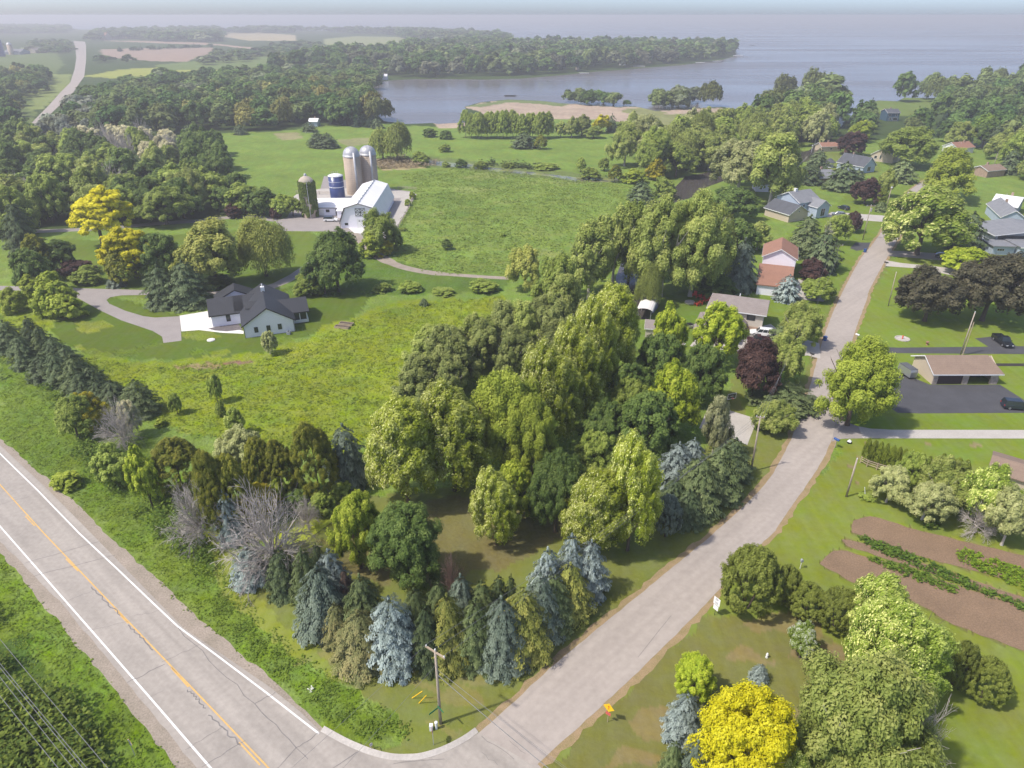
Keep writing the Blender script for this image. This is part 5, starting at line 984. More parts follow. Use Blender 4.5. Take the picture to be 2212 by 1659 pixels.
# the remaining far trees become a few wood masses
def mass(name, items, label):
    by = {}
    for it in items: by.setdefault('bare' if it[0] == 'bare' else KIND[it[0]][1], []).append(it)
    Vs, Fs, Cs, off = [], [], [], 0; r = np.random.default_rng(1)
    PAL = dict(dark=((.03, .062, .02), (.09, .155, .045)), mid=((.05, .09, .026), (.14, .21, .058)), olive=((.075, .105, .035), (.18, .22, .08)), greyleaf=((.10, .12, .065), (.24, .27, .16)), bare=((.09, .095, .06), (.17, .18, .12)), silverleaf=((.12, .14, .11), (.27, .29, .24)), darkspruce=((.014, .03, .016), (.04, .06, .035)), willow=((.07, .09, .03), (.19, .21, .07)), goldwillow=((.14, .14, .04), (.33, .31, .1)), bright=((.07, .12, .02), (.19, .26, .04)))
    for key, its in by.items():
        a, b_ = PAL.get(key, PAL['mid'])
        for k, p, h, w_, d, *_ in its:
            shape = KIND[k][0] if k != 'bare' else 'open'; lod = 2 if d < 1100 else 3
            kk = ('arr', shape, lod, int(r.integers(3)))
            if kk not in CACHE: CACHE[kk] = crown(shape if shape != 'wind' else 'maple', kk[2], kk[3]+1)
            V_, F_, v_ = CACHE[kk]; t = r.random()*6.28; c, s = math.cos(t), math.sin(t)
            q = V_*np.array([w_/10, w_/10, h/10]);  q = np.column_stack([q[:, 0]*c-q[:, 1]*s, q[:, 0]*s+q[:, 1]*c, q[:, 2]])+np.array(p)
            Vs.append(q); Fs.append(F_+off); off += len(q); f_ = (v_*.9)[:, None]; Cs.append((np.array(a)*(1-f_)+np.array(b_)*f_)*(1.05+.75*r.random())*np.array([1.+.12*r.random(), 1.06, .95]))
    me = npmesh(name, np.vstack(Vs), np.vstack(Fs), np.vstack(Cs)); return tagp(link(name, me, None, MASS), label, 'woodland', kind='stuff')
m, nt, b = newmat('woodland_leaves'); at = nd(nt, 'ShaderNodeAttribute', attribute_name='Col'); nt.links.new(at.outputs['Color'], b.inputs['Base Color']); b.inputs['Roughness'].default_value = .7; b.inputs['Specular IOR Level'].default_value = .15
tr = nd(nt, 'ShaderNodeBsdfTranslucent'); nt.links.new(at.outputs['Color'], tr.inputs['Color']); ms = nd(nt, 'ShaderNodeMixShader'); ms.inputs[0].default_value = .3; nt.links.new(b.outputs[0], ms.inputs[1]); nt.links.new(tr.outputs[0], ms.inputs[2]); nt.links.new(ms.outputs[0], nt.nodes['Material Output'].inputs['Surface'])
MASS = m
labs = {'mid': 'wooded belt between the pasture and the bay', 'bay': 'woods around the bay and along the peninsula', 'far': 'farthest tree belt along the lake horizon', 'scrub': 'scrub and hedges among the far fields', 'farleft': 'far wood at the upper left corner', 'village': 'trees around the far farm at the upper left', 'hedge': 'straight hedge between two brown fields'}
for key in labs:
    its = [t for t in WOODS if t[6] == key]
    if its: mass('woodland', its, labs[key])
if rest: mass('woodland', rest, 'loose trees merging into the far woods')
# ---------------------------------------------------------------- buildings
def fram(name, label, cat, A, B, group=None):
    """Empty at ground point A, local x runs towards B, local y away from the viewer's side"""
    A = Vector(A[:2]).to_3d() if len(A) > 2 else Vector((A[0], A[1], 0)); d = Vector((B[0], B[1], 0))-A
    return thing(name, label, cat, A, math.atan2(d.y, d.x), group), d.length
def gable_prof(w_, hw, rs, oh=0.): return [(0, 0), (w_, 0), (w_, hw), (w_/2, hw+rs), (0, hw)]
def roofslabs(x0, y0, w_, d_, hw, rs, ridge, oh=.45, th=.16, name='roof', mat=None, parent=None, trim=None, hip=0., hipb=None):
    """two slopes (and hips) with thickness over a w_ x d_ block"""
    if ridge == 'u': L_, S_ = w_, d_
    else: L_, S_ = d_, w_
    hipb = hip if hipb is None else hipb
    k = rs/(S_/2); z0 = hw-oh*k; pts = []
    e0, e1 = -oh, L_+oh; s0, s1 = -oh, S_+oh; m_ = S_/2
    bot = [(e0, s0, z0), (e1, s0, z0), (e1, s1, z0), (e0, s1, z0), (e0+hip, m_, hw+rs), (e1-hipb, m_, hw+rs)]
    f_ = [(0, 1, 5, 4), (2, 3, 4, 5), (3, 0, 4), (1, 2, 5)]
    if not hip: f_ = [f for f in f_ if f != (3, 0, 4)]
    if not hipb: f_ = [f for f in f_ if f != (1, 2, 5)]
    up = [(a, b_, c+th) for a, b_, c in bot]
    vs = bot+up; n = 6; fs = [tuple(n+i for i in f) for f in f_]+[tuple(f[::-1]) for f in f_]
    loop = [0, 1, 5, 2, 3, 4] if not hip and not hipb else ([0, 1, 2, 3, 4] if not hip else ([0, 1, 5, 2, 3] if not hipb else [0, 1, 2, 3]))
    fs += [(loop[i], loop[(i+1) % len(loop)], n+loop[(i+1) % len(loop)], n+loop[i]) for i in range(len(loop))]
    def mp(p): return (x0+p[0], y0+p[1], p[2]) if ridge == 'u' else (x0+S_-p[1], y0+p[0], p[2])
    mb = MB().add([mp(p) for p in vs], fs); r_ = mb.build(name, mat, parent)
    if trim:       # fascia boards along the eaves and rakes
        tb = MB(); E_ = [(0, 1), (2, 3)]+([] if hipb else [(1, 5), (5, 2)])+([] if hip else [(3, 4), (4, 0)])+([(1, 2)] if hipb else [])+([(3, 0)] if hip else [])
        for a, b_ in E_:
            p, q = Vector(mp(vs[a])), Vector(mp(vs[b_])); c = Vector(mp((L_/2, S_/2, 0))); mid = (p+q)/2; o = Vector((mid.x-c.x, mid.y-c.y, 0)); dd = (q-p); nn = Vector((dd.y, -dd.x, 0)).normalized()
            if nn.dot(o) < 0: nn = -nn
            t0 = nn*.03; P = [p-Vector((0, 0, .1))+nn*.004, q-Vector((0, 0, .1))+nn*.004, q+Vector((0, 0, th-.02))+nn*.004, p+Vector((0, 0, th-.02))+nn*.004]
            tb.add([tuple(v) for v in P]+[tuple(v+t0) for v in P], [(0, 3, 2, 1), (4, 5, 6, 7), (0, 1, 5, 4), (1, 2, 6, 5), (2, 3, 7, 6), (3, 0, 4, 7)])
        tb.build('fascia', trim, r_)
    return r_
def block(root, x0, y0, w_, d_, hw, rs, ridge, wall, roof, trim=None, oh=.45, hip=0., hipb=None, z0=0., nm='wall'):
    mb = MB()
    if ridge == 'v': mb.ext([(x0+p, z) for p, z in ([(0, z0), (w_, z0), (w_, hw)]+([(w_/2, hw+rs)] if not hip else [])+[(0, hw)])], 'y', y0, y0+d_)
    else: mb.ext([(y0+p, z) for p, z in ([(0, z0), (d_, z0), (d_, hw)]+([(d_/2, hw+rs)] if not hip else [])+[(0, hw)])], 'x', x0, x0+w_)
    o = mb.build(nm, wall, root)
    if roof: roofslabs(x0, y0, w_, d_, hw+.01, rs, ridge, oh, .16, 'roof', roof, root, trim, hip, hipb)
    return o
def window(root, face, x, y, z, w_, h, frame='white', pane='glass_dark', bars=0, name='window', fw=.09, depth=.07):
    """face f/b/l/r at local x, y (on the wall plane), sill height z"""
    ax = {'f': ((1, 0), (0, -1)), 'b': ((-1, 0), (0, 1)), 'l': ((0, -1), (-1, 0)), 'r': ((0, 1), (1, 0))}[face]; u, n = Vector((*ax[0], 0)), Vector((*ax[1], 0))
    def bx(mb, a0, z0, a1, z1, d0, d1):
        P = [Vector((x, y, 0))+u*a+n*d+Vector((0, 0, zz)) for d in (d0, d1) for a, zz in ((a0, z0), (a1, z0), (a1, z1), (a0, z1))]
        mb.add([tuple(p) for p in P], [(0, 3, 2, 1), (4, 5, 6, 7), (0, 1, 5, 4), (1, 2, 6, 5), (2, 3, 7, 6), (3, 0, 4, 7)])
    mb = MB(); e = .003
    bx(mb, -w_/2, z, w_/2, z+fw, e, depth); bx(mb, -w_/2, z+h-fw, w_/2, z+h, e, depth); bx(mb, -w_/2, z+fw, -w_/2+fw, z+h-fw, e, depth); bx(mb, w_/2-fw, z+fw, w_/2, z+h-fw, e, depth)
    for k in range(bars): t = -w_/2+w_*(k+1)/(bars+1); bx(mb, t-.025, z+fw, t+.025, z+h-fw, e, depth-.01)
    f = mb.build(name, M[frame], root); p = MB(); bx(p, -w_/2+fw, z+fw, w_/2-fw, z+h-fw, e, depth*.45); p.build('pane' if name != 'door' else 'panel', M[pane], f); return f
def chimney(root, x, y, z0, z1, s=.8, mat='brick'):
    MB().box(x-s/2, y-s/2, z0, x+s/2, y+s/2, z1).build('chimney', M[mat], root)
# white farmhouse with black metal roofs
A, B = G(530.4, 730.5), G(638.3, 715.2)
t, W_ = fram('farmhouse', 'white board-sided farmhouse with black metal gable roofs', 'house', A, B)
wm, rm, bk = M['white_siding'], M['black_metal_roof'], M['black']
block(t, 0, 0, W_, 17, 3.05, 3.5, 'v', wm, rm, bk, .4)
block(t, -6.9, 9.4, 7.0, 9.2, 3.0, 2.3, 'u', wm, rm, bk, .45)
block(t, -5.8, 18.62, 9.5, 4.6, 3.0, 2.3, 'v', wm, rm, bk, .4, hip=.0)
roofslabs(-1.6, 9.4, 9.0, 9.2, 3.02, 2.3, 'u', .0, .15, 'roof', rm, t)
roofslabs(W_-5.0, 4.2, 8.6, 9.0, 3.02, 1.8, 'u', .35, .16, 'roof', rm, t, bk)
mb = MB()     # screened porch: posts, low wall, dark openings
for x, y in ((W_+.1, 4.25), (W_+1.6, 4.25), (W_+3.2, 4.25), (W_+3.4, 8.4), (W_+3.4, 12.5)): mb.box(x, y, .9, x+.18, y+.18, 3.0)
mb.box(W_+.01, 4.23, .2, W_+3.6, 4.47, .9); mb.box(W_+3.4, 4.47, .2, W_+3.62, 12.8, .9); mb.build('porch_frame', M['white'], t)
MB().box(W_+.02, 4.51, .25, W_+3.36, 12.5, 2.98).build('porch_screen', M['glass_dark'], t)
for x in (2.6, 5.3, 7.8): window(t, 'f', x, 0, 1.0, .85, 1.35, 'black')
window(t, 'f', -3.2, 9.4, .95, .95, 1.6, 'black')
window(t, 'l', -6.9, 11.4, .1, 2.8, 2.4, 'white', 'white', name='garage_door'); window(t, 'l', -6.9, 15.6, .1, 2.8, 2.4, 'white', 'white', name='garage_door')
mb = MB().box(W_/2-.45, 11.5, 5.6, W_/2+.45, 12.4, 7.6); mb.tube((W_/2, 11.95, 7.6), (W_/2, 11.95, 8.3), .13, .13, 8); mb.build('chimney', M['white'], t)
d = MB().ext([(6.6, 4.6), (9.4, 4.6), (8.0, 5.5)], 'x', 1.1, 3.2).build('dormer', wm, t); MB().ext([(6.3, 4.5), (8.0, 5.62), (9.7, 4.5), (9.7, 4.6), (8.0, 5.74), (6.3, 4.6)], 'x', .9, 4.4).build('dormer_roof', rm, d)
mb = MB()
for x, y in ((.02, -.1), (W_-.1, -.1)): mb.tube((x, y, 0), (x, y, 3.), .05, .05, 6)
mb.build('downspout', bk, t)
ac = thing('air_conditioner', 'small outdoor air conditioner unit against the farmhouse gable wall', 'air conditioner', G(624, 722)); MB().box(-.4, -.4, 0, .4, .4, .75).build('cabinet', M['grey_siding'], ac); MB().lathe([(.3, .75), (.3, .8), (.0, .8)], 12).build('fan_cover', bk, ac)
# barn
A, B = Vector((-59.3, 234.3, 0)), Vector((-45.9, 234.6, 0))
t, W_ = fram('barn', 'large white barn with a gambrel roof and black crossed loft door', 'barn', A, B)
prof = [(0, 0), (W_, 0), (W_, 2.1), (W_-2.0, 6.8), (W_/2, 8.2), (2.0, 6.8), (0, 2.1)]
MB().ext(prof, 'y', 0, 37).build('wall', wm, t)
rp = [(-.35, 1.7), (1.85, 6.95), (W_/2, 8.4), (W_-1.85, 6.95), (W_+.35, 1.7), (W_+.35, 1.9), (W_-1.75, 7.12), (W_/2, 8.62), (1.75, 7.12), (-.35, 1.9)]
rf = MB().ext(rp, 'y', -.5, 37.5).build('roof', M['barn_roof'], t)
mb = MB(); mb.box(W_/2-.16, -.5, 8.58, W_/2+.16, 37.5, 8.74)
for k in range(9): mb.box(W_/2-.3, 2+k*4.1, 8.74, W_/2+.3, 2.6+k*4.1, 8.95)
mb.build('ridge_vent', M['grey_siding'], rf)
mb = MB(); e = -.53
for a, b_ in (((-.35, 1.75), (1.8, 7.0)), ((1.8, 7.0), (W_/2, 8.5)), ((W_/2, 8.5), (W_-1.8, 7.0)), ((W_-1.8, 7.0), (W_+.35, 1.75))): mb.tube((a[0], e, a[1]), (b_[0], e, b_[1]), .12, .12, 4)
mb.build('rake_trim', bk, t)
mb = MB(); cx, z0 = W_/2+.4, 4.1
mb.box(cx-1.7, -.06, z0, cx+1.7, -.01, z0+2.7); ld = mb.build('loft_door', M['white'], t); mb = MB()
for x in (cx-1.7, cx-.06, cx+.06, cx+1.58): mb.box(x, -.1, z0, x+.12, -.062, z0+2.7)
for z in (z0, z0+1.3, z0+2.58): mb.box(cx-1.58, -.11, z, cx+1.58, -.064, z+.12)
for i in (0, 1):
    for j in (0, 1):
        x0, zz = cx-1.6+1.65*i, z0+.08+1.3*j; mb.tube((x0, -.09, zz), (x0+1.5, -.09, zz+1.25), .065, .065, 4); mb.tube((x0+1.5, -.085, zz), (x0, -.085, zz+1.25), .065, .065, 4)
mb.build('cross_bracing', bk, ld)
window(t, 'f', cx+.4, 0, .05, 3.6, 3.2, 'white', 'white', name='garage_door'); 
for k in range(3): MB().box(cx-.8+k*1.0, -.09, 2.3, cx-.2+k*1.0, -.075, 2.6).build('door_light', M['glass_dark'], t)
window(t, 'f', 2.0, 0, 1.0, 1.1, .8, 'black')
mb = MB(); mb.tube((-.1, -.2, .0), (-.1, -.2, 1.9), .07, .07, 6); mb.build('downspout', bk, t)
# milk house wing
A2, B2 = Vector((-72.4, 251.2, 0)), Vector((-59.2, 251.5, 0)); t2, w2 = fram('barn_wing', 'low white barn wing with a long shallow metal roof beside the ivy silo', 'barn', A2, B2)
block(t2, 0, 0, w2, 14, 2.9, 1.7, 'u', wm, M['barn_roof'], bk, .4)
window(t2, 'f', 4.6, 0, 1.2, 1.3, 1.0, 'black'); window(t2, 'f', 8.0, 0, .05, 1.1, 2.2, 'black', 'black', name='door'); window(t2, 'f', 2.0, 0, .05, 2.4, 2.1, 'white', 'white', name='door')
A3 = G(729, 471); t3, w3 = fram('barn_entry', 'small white lean-to entry in the corner between the barn and its wing', 'shed', A3, Vector((-59.36, A3.y+.02, 0)))
MB().ext([(0, 0), (5.6, 0), (5.6, 2.9), (0, 2.5)], 'x', 0, w3).build('wall', wm, t3); MB().ext([(-.3, 2.52), (5.6, 2.95), (5.6, 3.1), (-.3, 2.68)], 'x', -.3, w3).build('roof', M['barn_roof'], t3); window(t3, 'f', w3*.5, 0, 1.1, 1.0, .9, 'black')
# silos
def silo(name, label, x, y, r_, he, dome, mat, capm, chute=True):
    t = thing(name, label, 'silo', (x, y, 0)); body = MB().lathe([(r_, 0), (r_, he)], 36).build('drum', mat, t, True)
    mb = MB().lathe([(r_+.12, he-.25), (r_+.12, he+.1)]+[(r_*math.cos(a), he+.1+dome*math.sin(a)) for a in np.linspace(0, 1.5, 9)]+[(0.001, he+.1+dome)], 36); cap = mb.build('dome', capm, t, True)
    mb = MB()
    for k in range(24):
        a = k*6.283/24; q = [Vector((r_*math.cos(b_)*math.cos(a), r_*math.cos(b_)*math.sin(a), he+.12+dome*math.sin(b_))) for b_ in np.linspace(0, 1.45, 6)]
        for p0, p1 in zip(q, q[1:]): mb.tube(p0, p1, .02, .02, 3, False)
    mb.build('dome_rib', capm, cap)
    if chute: a = -1.05; MB().tube((r_*1.06*math.cos(a), r_*1.06*math.sin(a), 0), (r_*1.02*math.cos(a), r_*1.02*math.sin(a), he+dome*.45), .48, .48, 10).build('chute', M['galvanised'], t, True)
    mb = MB()
    for z in np.arange(.8, he, .76): mb.lathe([(r_+.02, z), (r_+.045, z+.03), (r_+.02, z+.06)], 36)
    mb.build('hoop_band', M['concrete_stave'], t)
    return t
silo('grain_silo', 'tall tan stave silo with a galvanised dome, the nearer of the twins', -64.9, 286.5, 3.35, 15.2, 3.4, M['concrete_stave'], M['galvanised'])
silo('grain_silo', 'tall tan stave silo with a galvanised dome, the farther of the twins', -59.4, 292.0, 3.35, 14.9, 3.3, M['concrete_stave'], M['galvanised'])
t = thing('blue_silo', 'short dark blue steel silo with a white top behind the barn wing', 'silo', (-69.9, 277, 0)); r_ = 2.9
MB().lathe([(r_, 0), (r_, 9.3)], 36).build('drum', M['silo_blue'], t, True); mb = MB().lathe([(r_+.05, 4.9), (r_+.09, 5.0), (r_+.05, 5.12)], 36); mb.lathe([(r_+.05, 7.0), (r_+.07, 7.05), (r_+.05, 7.1)], 36); mb.build('white_band', M['white'], t, True)
tp = MB().lathe([(r_+.06, 9.1), (r_+.06, 9.32), (r_*.6, 9.75), (.001, 10.0)], 36).build('top', M['white'], t, True); mb = MB()
for k in range(5): a = 1.2+k*.45; mb.tube((1.6*math.cos(a), 1.6*math.sin(a), 9.6), (1.6*math.cos(a), 1.6*math.sin(a), 10.6), .06, .06, 5)
mb.build('railing', M['galvanised'], tp)
t = thing('ivy_silo', 'old silo wrapped in green ivy with a tan conical cap', 'silo', (-73.9, 250.0, 0)); r_ = 2.6
MB().lathe([(r_, 0), (r_, 12.6)], 30).build('drum', M['concrete_stave'], t, True); cp = MB().lathe([(r_+.1, 12.5), (r_+.1, 12.8), (r_*.75, 13.8), (.7, 14.5), (.001, 14.6)], 24).build('cap', M['canvas'], t, True)
MB().lathe([(.5, 14.4), (.5, 15.0), (.35, 15.3), (.001, 15.4)], 12).build('finial', M['galvanised'], cp, True)
r = np.random.default_rng(5); n = 9000; a = r.random(n)*6.283; z = r.random(n)*12.7; keep = (vnoise(np.column_stack([a*3, z]), 1.3, 4) > np.where(z < 5, .46+.05*(5-z)*(np.cos(a-4.0) > .6), .28))
a, z = a[keep], z[keep]; rr_ = r_+.05+.35*r.random(len(a)); P = np.column_stack([rr_*np.cos(a), rr_*np.sin(a), z]); N = np.column_stack([np.cos(a), np.sin(a), .5+0*a])+.5*rnd_dir(len(a), r)
V_, F_, v_ = leaves(P, N, .42+.3*r.random(len(a)), .2+.7*r.random(len(a)), r); me = npmesh('ivy', V_, F_, v_); link('ivy', me, t, M['ivy'])
MB().tube((.9, -r_-.45, 0), (.9, -r_-.35, 13), .12, .12, 6).build('pipe', M['galvanised'], t)
# tan split level with brown-grey hipped roofs
c = [Vector((46.2, 149.3, 0)), Vector((57.5, 144.6, 0))]
t, W_ = fram('split_level_house', 'tan split-level house with a taupe hipped roof and brick base', 'house', c[0], c[1])
block(t, 0, .3, W_, 9.0, 4.9, 1.7, 'u', M['tan_siding'], M['taupe_shingle'], M['white'], .6, hip=3.2, hipb=.0001)
MB().box(W_-3.8, .15, 0, W_+.06, .32, 1.5).build('brick_base', M['brick'], t)
window(t, 'f', W_-2.7, .3, 3.0, 1.9, 1.25, 'black', bars=3); window(t, 'l', 0, 5, 3.2, 1.2, 1.1, 'white'); window(t, 'r', W_, 5, 3.2, 1.2, 1.1, 'white'); window(t, 'f', 1.0, .3, 3.4, .9, 1., 'white')
block(t, -1.5, -8.6, 8.6, 9.3, 2.9, 1.9, 'v', M['tan_siding'], M['taupe_shingle'], M['taupe_shingle'], .5, hip=2.6)
window(t, 'f', 2.8, -8.6, .05, 4.6, 2.2, 'white', 'tan_siding', name='garage_door')
block(t, 5.2, -4.2, 3.2, 5.0, 2.7, 1.3, 'v', M['brick'], M['taupe_shingle'], M['taupe_shingle'], .4); window(t, 'f', 6.8, -4.2, .1, 1.3, 2.1, 'black', name='door')
mb = MB(); mb.tube((W_*.5, 5.4, 6.4), (W_*.5, 5.4, 7.2), .12, .12, 6); mb.build('vent_pipe', M['white'], t)
# garden shed left of it
A = G(1393, 728); t, W_ = fram('shed', 'small shed with a taupe roof behind the bright maples', 'shed', A, A+Vector((4.6, -1.0, 0)))
block(t, 0, 0, 4.6, 4.2, 2.3, 1.1, 'u', M['tan_siding'], M['taupe_shingle'], M['white'], .3)
# red roofed house and garage
A = Vector((64.6, 170.6, 0)); B = Vector((71.0, 168.2, 0)); t, W_ = fram('red_roofed_house', 'white two-storey house with a rust-red shingle roof and attached garage', 'house', A, B)
block(t, 0, 0, W_+1.2, 15.4, 2.9, 3.0, 'u', M['white_siding'], M['red_shingle'], M['red_shingle'], .4)
block(t, .3, 15.5, 8.6, 11.5, 5.9, 2.3, 'v', M['white_siding'], M['red_shingle'], M['white'], .45)
for y in (17.5, 20.3, 23.1, 25.6):
    window(t, 'r', 8.9, y, 3.8, .95, 1.3, 'black'); window(t, 'r', 8.9, y, 1.0, .95, 1.4, 'black')
window(t, 'r', W_+1.2, 4, .05, 3.4, 2.2, 'black', 'tan_siding', name='garage_door'); window(t, 'r', W_+1.2, 8.5, .05, 2.6, 2.2, 'black', 'tan_siding', name='garage_door'); window(t, 'l', .3, 20, 3.6, 1, 1.2, 'white')
# blue-grey house
A = G(1702, 481); B = G(1770, 470); t, W_ = fram('blue_grey_house', 'blue-grey house with stepped gables and grey shingle roofs', 'house', A, B)
block(t, 0, 0, 9.0, 11.5, 3.0, 2.6, 'v', M['beige_siding'], M['dark_shingle'], M['white'], .5)
block(t, 8.6, 4.0, 10.0, 11.0, 5.4, 2.6, 'u', M['blue_siding'], M['grey_shingle'], M['white'], .5)
block(t, 13.0, -.5, 6.2, 7.0, 4.2, 2.0, 'v', M['blue_siding'], M['grey_shingle'], M['white'], .4)
window(t, 'f', 16.1, -.5, .6, 2.2, 2.8, 'white', bars=1); window(t, 'f', 11.0, 4.0, 3.4, 1.0, 1.1, 'white'); window(t, 'f', 4.5, 0, 3.2, .6, .6, 'white'); window(t, 'r', 19.2, 2.5, 1, 1.2, 1.4, 'white'); chimney(t, 11.5, 9.5, 7.0, 9.0, 1.1, 'white')
def simple(name, label, cat, a, b_, dep, hw, rs, ridge, wall, roof, trim='white', wins=(), hip=0., lift=0., oh=.45):
    A, B = G(*a), G(*b_); t, W_ = fram(name, label, cat, A, B); block(t, 0, 0, W_, dep, hw, rs, ridge, M[wall], M[roof], M[trim] if trim else None, oh, hip=hip)
    if W_ > 5 and W_ < 40 and hw < 10:
        mb = MB(); mb.tube((W_*.35, dep*.62, hw), (W_*.35, dep*.62, hw+rs+.35), .09, .09, 6); mb.tube((W_*.7, dep*.4, hw), (W_*.7, dep*.4, hw+rs+.3), .07, .07, 6); mb.build('vent_pipe', M['galvanised'], t); chimney(t, W_*.55, dep*.7, hw, hw+rs+.9, .75)
    for f, x, z, w_, h in wins:
        X, Y = {'f': (x*W_, 0), 'r': (W_, x*dep), 'l': (0, x*dep)}[f]; window(t, f, X, Y, z, w_, h, 'white')
    return t, W_
simple('garage', 'dark-roofed shed among trees behind the blue-grey house drive', 'shed', (1698, 460), (1713, 458), 3.0, 2.2, 1.0, 'v', 'navy_siding', 'grey_shingle') if False else None
simple('boathouse', 'small white boathouse with a grey roof on the channel lawn', 'boathouse', (1632, 414), (1675, 415), 7, 3.0, 1.7, 'u', 'white_siding', 'grey_shingle', 'white', [('f', .25, 1, .9, 1.0), ('f', .7, .1, 1.2, 2.0)])
simple('boathouse', 'long low boathouse with a red-brown roof at the channel', 'boathouse', (1774, 328), (1814, 327), 7, 2.7, 1.5, 'u', 'beige_siding', 'red_shingle', 'white', [('f', .5, 1, 1.2, 1.)])
simple('house', 'beige gabled house with a grey roof near the dark purple tree', 'house', (1880, 347), (1927, 353), 17, 3.4, 3.4, 'v', 'beige_siding', 'grey_shingle', 'white', [('f', .2, 1.2, 1.4, 1.6), ('f', .42, 1.2, .8, 2.)])
simple('house', 'house with a charcoal roof behind the gazebo spruces', 'house', (1862, 375), (1888, 371), 14, 3.2, 3.6, 'v', 'blue_siding', 'dark_shingle', 'white', [('f', .5, .6, 2.4, 2.2)])
simple('house', 'low brick house with a grey roof left of the dark spruces', 'house', (1758, 398), (1815, 396), 11, 2.7, 2.2, 'u', 'brick', 'grey_shingle', 'white', [('f', .2, 1, 1.4, 1.2), ('f', .6, 1, 1.4, 1.2)], hip=2.5)
simple('lake_house', 'dark blue lake house with white trim by the channel mouth', 'house', (1914, 262), (1940, 262), 10, 5.6, 1.9, 'u', 'navy_siding', 'dark_shingle', 'white', [('f', .2, 3.4, 2., 1.2), ('f', .75, 3.4, 1.4, 1.2), ('f', .3, .6, 1.6, 1.8), ('f', .7, .4, 3.2, 2.2)])
simple('house', 'small white house with a red-brown roof under the trees on the right', 'house', (2034, 327), (2066, 333), 12, 3., 2.2, 'v', 'white_siding', 'red_shingle', 'white', [('f', .5, 1.2, 1.4, 1.2)])
simple('house', 'pale grey house deep in the trees near the right edge', 'house', (2105, 318), (2180, 322), 12, 3.4, 2.0, 'u', 'grey_siding', 'taupe_shingle', 'white', [('f', .3, 1.2, 1.4, 1.2), ('f', .7, 1.2, 1.4, 1.2)])
simple('shed', 'brown-roofed shed beside the pole at the upper right', 'shed', (2130, 384), (2168, 380), 8, 3., 1.6, 'u', 'brick', 'brown_shingle')
t, W_ = simple('house', 'grey house with a bright white metal roof at the right', 'house', (2136, 459), (2190, 467), 12.5, 3.3, 2.4, 'u', 'grey_siding', 'white', 'white', [('f', .22, 1.6, 1.3, 1.1)])
simple('blue_gabled_house', 'pale blue gabled house below the white-roofed one', 'house', (2157, 490), (2208, 494), 20, 3.6, 2.3, 'v', 'blue_siding', 'grey_shingle', 'white', [('f', .25, .8, 1.2, 1.6), ('f', .55, .8, 1.2, 1.6), ('f', .85, .8, 1.2, 1.6)])
A = G(2143, 536); t, W_ = fram('grey_long_house', 'low-slung grey house with wide grey roofs and white fascia', 'house', A, A+Vector((26, -2.2, 0)))
block(t, 0, 0, 22, 13, 4.4, 1.6, 'v', M['grey_siding'], M['grey_shingle'], M['white'], 1.2)
MB().box(.6, -.05, 3.0, 20, -.01, 4.2).build('clerestory_glass', M['glass_dark'], t)
mb = MB(); mb.box(-3.8, -7, 0, 2.5, -.06, 2.7); mb.build('wall', M['blue_siding'], t); MB().box(-4.4, -7.8, 2.72, 2.4, -.08, 2.95).build('flat_roof', M['grey_shingle'], t)
mb = MB(); mb.box(3.0, -9, 0, 22, -.06, 3.0); mb.build('wall', M['blue_siding'], t); MB().box(2.45, -9.8, 3.02, 23, -.08, 3.28).build('flat_roof', M['grey_shingle'], t); MB().box(2.4, -9.9, 2.98, 23.1, -9.82, 3.32).build('fascia', M['white'], t)
window(t, 'f', 8, -9, 1.0, 1.8, 1.3, 'white'); window(t, 'f', 14, -9, 1.0, 1.8, 1.3, 'white'); window(t, 'f', -1.5, -7, 1.2, 2.2, .8, 'white', bars=2)
# brown roof at the right edge
simple('brown_roofed_house', 'brown hipped roof cut by the right edge above the apple trees', 'house', (2128, 1047), (2330, 1112), 6, 2.8, .9, 'u', 'beige_siding', 'brown_shingle', None)
# open double garage
A, B = G(2012, 830), G(2151.5, 829.7); t, W_ = fram('double_garage', 'wide tan garage with a brown roof, stone piers and one open door', 'garage', A, B)
bm_, hw = M['beige_siding'], 2.6
mb = MB(); mb.ext([(0, 0), (7.6, 0), (7.6, hw), (3.8, hw+1.9), (0, hw)], 'x', 0, .2); mb.ext([(0, 0), (7.6, 0), (7.6, hw), (3.8, hw+1.9), (0, hw)], 'x', W_-.2, W_); mb.box(.21, 7.4, 0, W_-.21, 7.6, hw); mb.box(.21, 0, 2.2, W_-.21, .2, hw); mb.box(5.9, .0, 0, 7.1, .2, 2.19); mb.box(.21, 0, 0, .9, .2, 2.19); mb.box(W_-1.5, 0, 0, W_-.21, .2, 2.19); mb.build('wall', bm_, t)
mb = MB(); mb.box(-.05, -.12, 0, .9, -.005, 1.5); mb.box(5.95, -.12, 0, 7.05, -.005, 1.5); mb.box(W_-1.45, -.12, 0, W_+.05, -.005, 1.5); mb.build('stone_pier', M['stone'], t)
MB().box(.9, .06, .02, 5.9, .12, 2.2).build('garage_door', M['door_brown'], t)
roofslabs(0, 0, W_, 7.6, hw+.01, 1.9, 'u', .55, .16, 'roof', M['brown_shingle'], t, M['white'], hip=0, hipb=1.4)
# gazebo
p = G(1790, 361); t = thing('gazebo', 'small octagonal gazebo with a dark pointed roof', 'gazebo', p); mb = MB()
for k in range(8): a = k*.785+.39; mb.tube((2*math.cos(a), 2*math.sin(a), 0), (2*math.cos(a), 2*math.sin(a), 2.4), .08, .08, 6)
mb.lathe([(2.05, .9), (2.05, 1.0)], 8); mb.lathe([(2.2, 0), (2.2, .2), (.001, .2)], 8); mb.build('post', M['white'], t); MB().lathe([(2.8, 2.3), (2.8, 2.42), (1.2, 3.5), (1.1, 3.8), (.001, 4.3)], 8).build('roof', M['dark_shingle'], t)
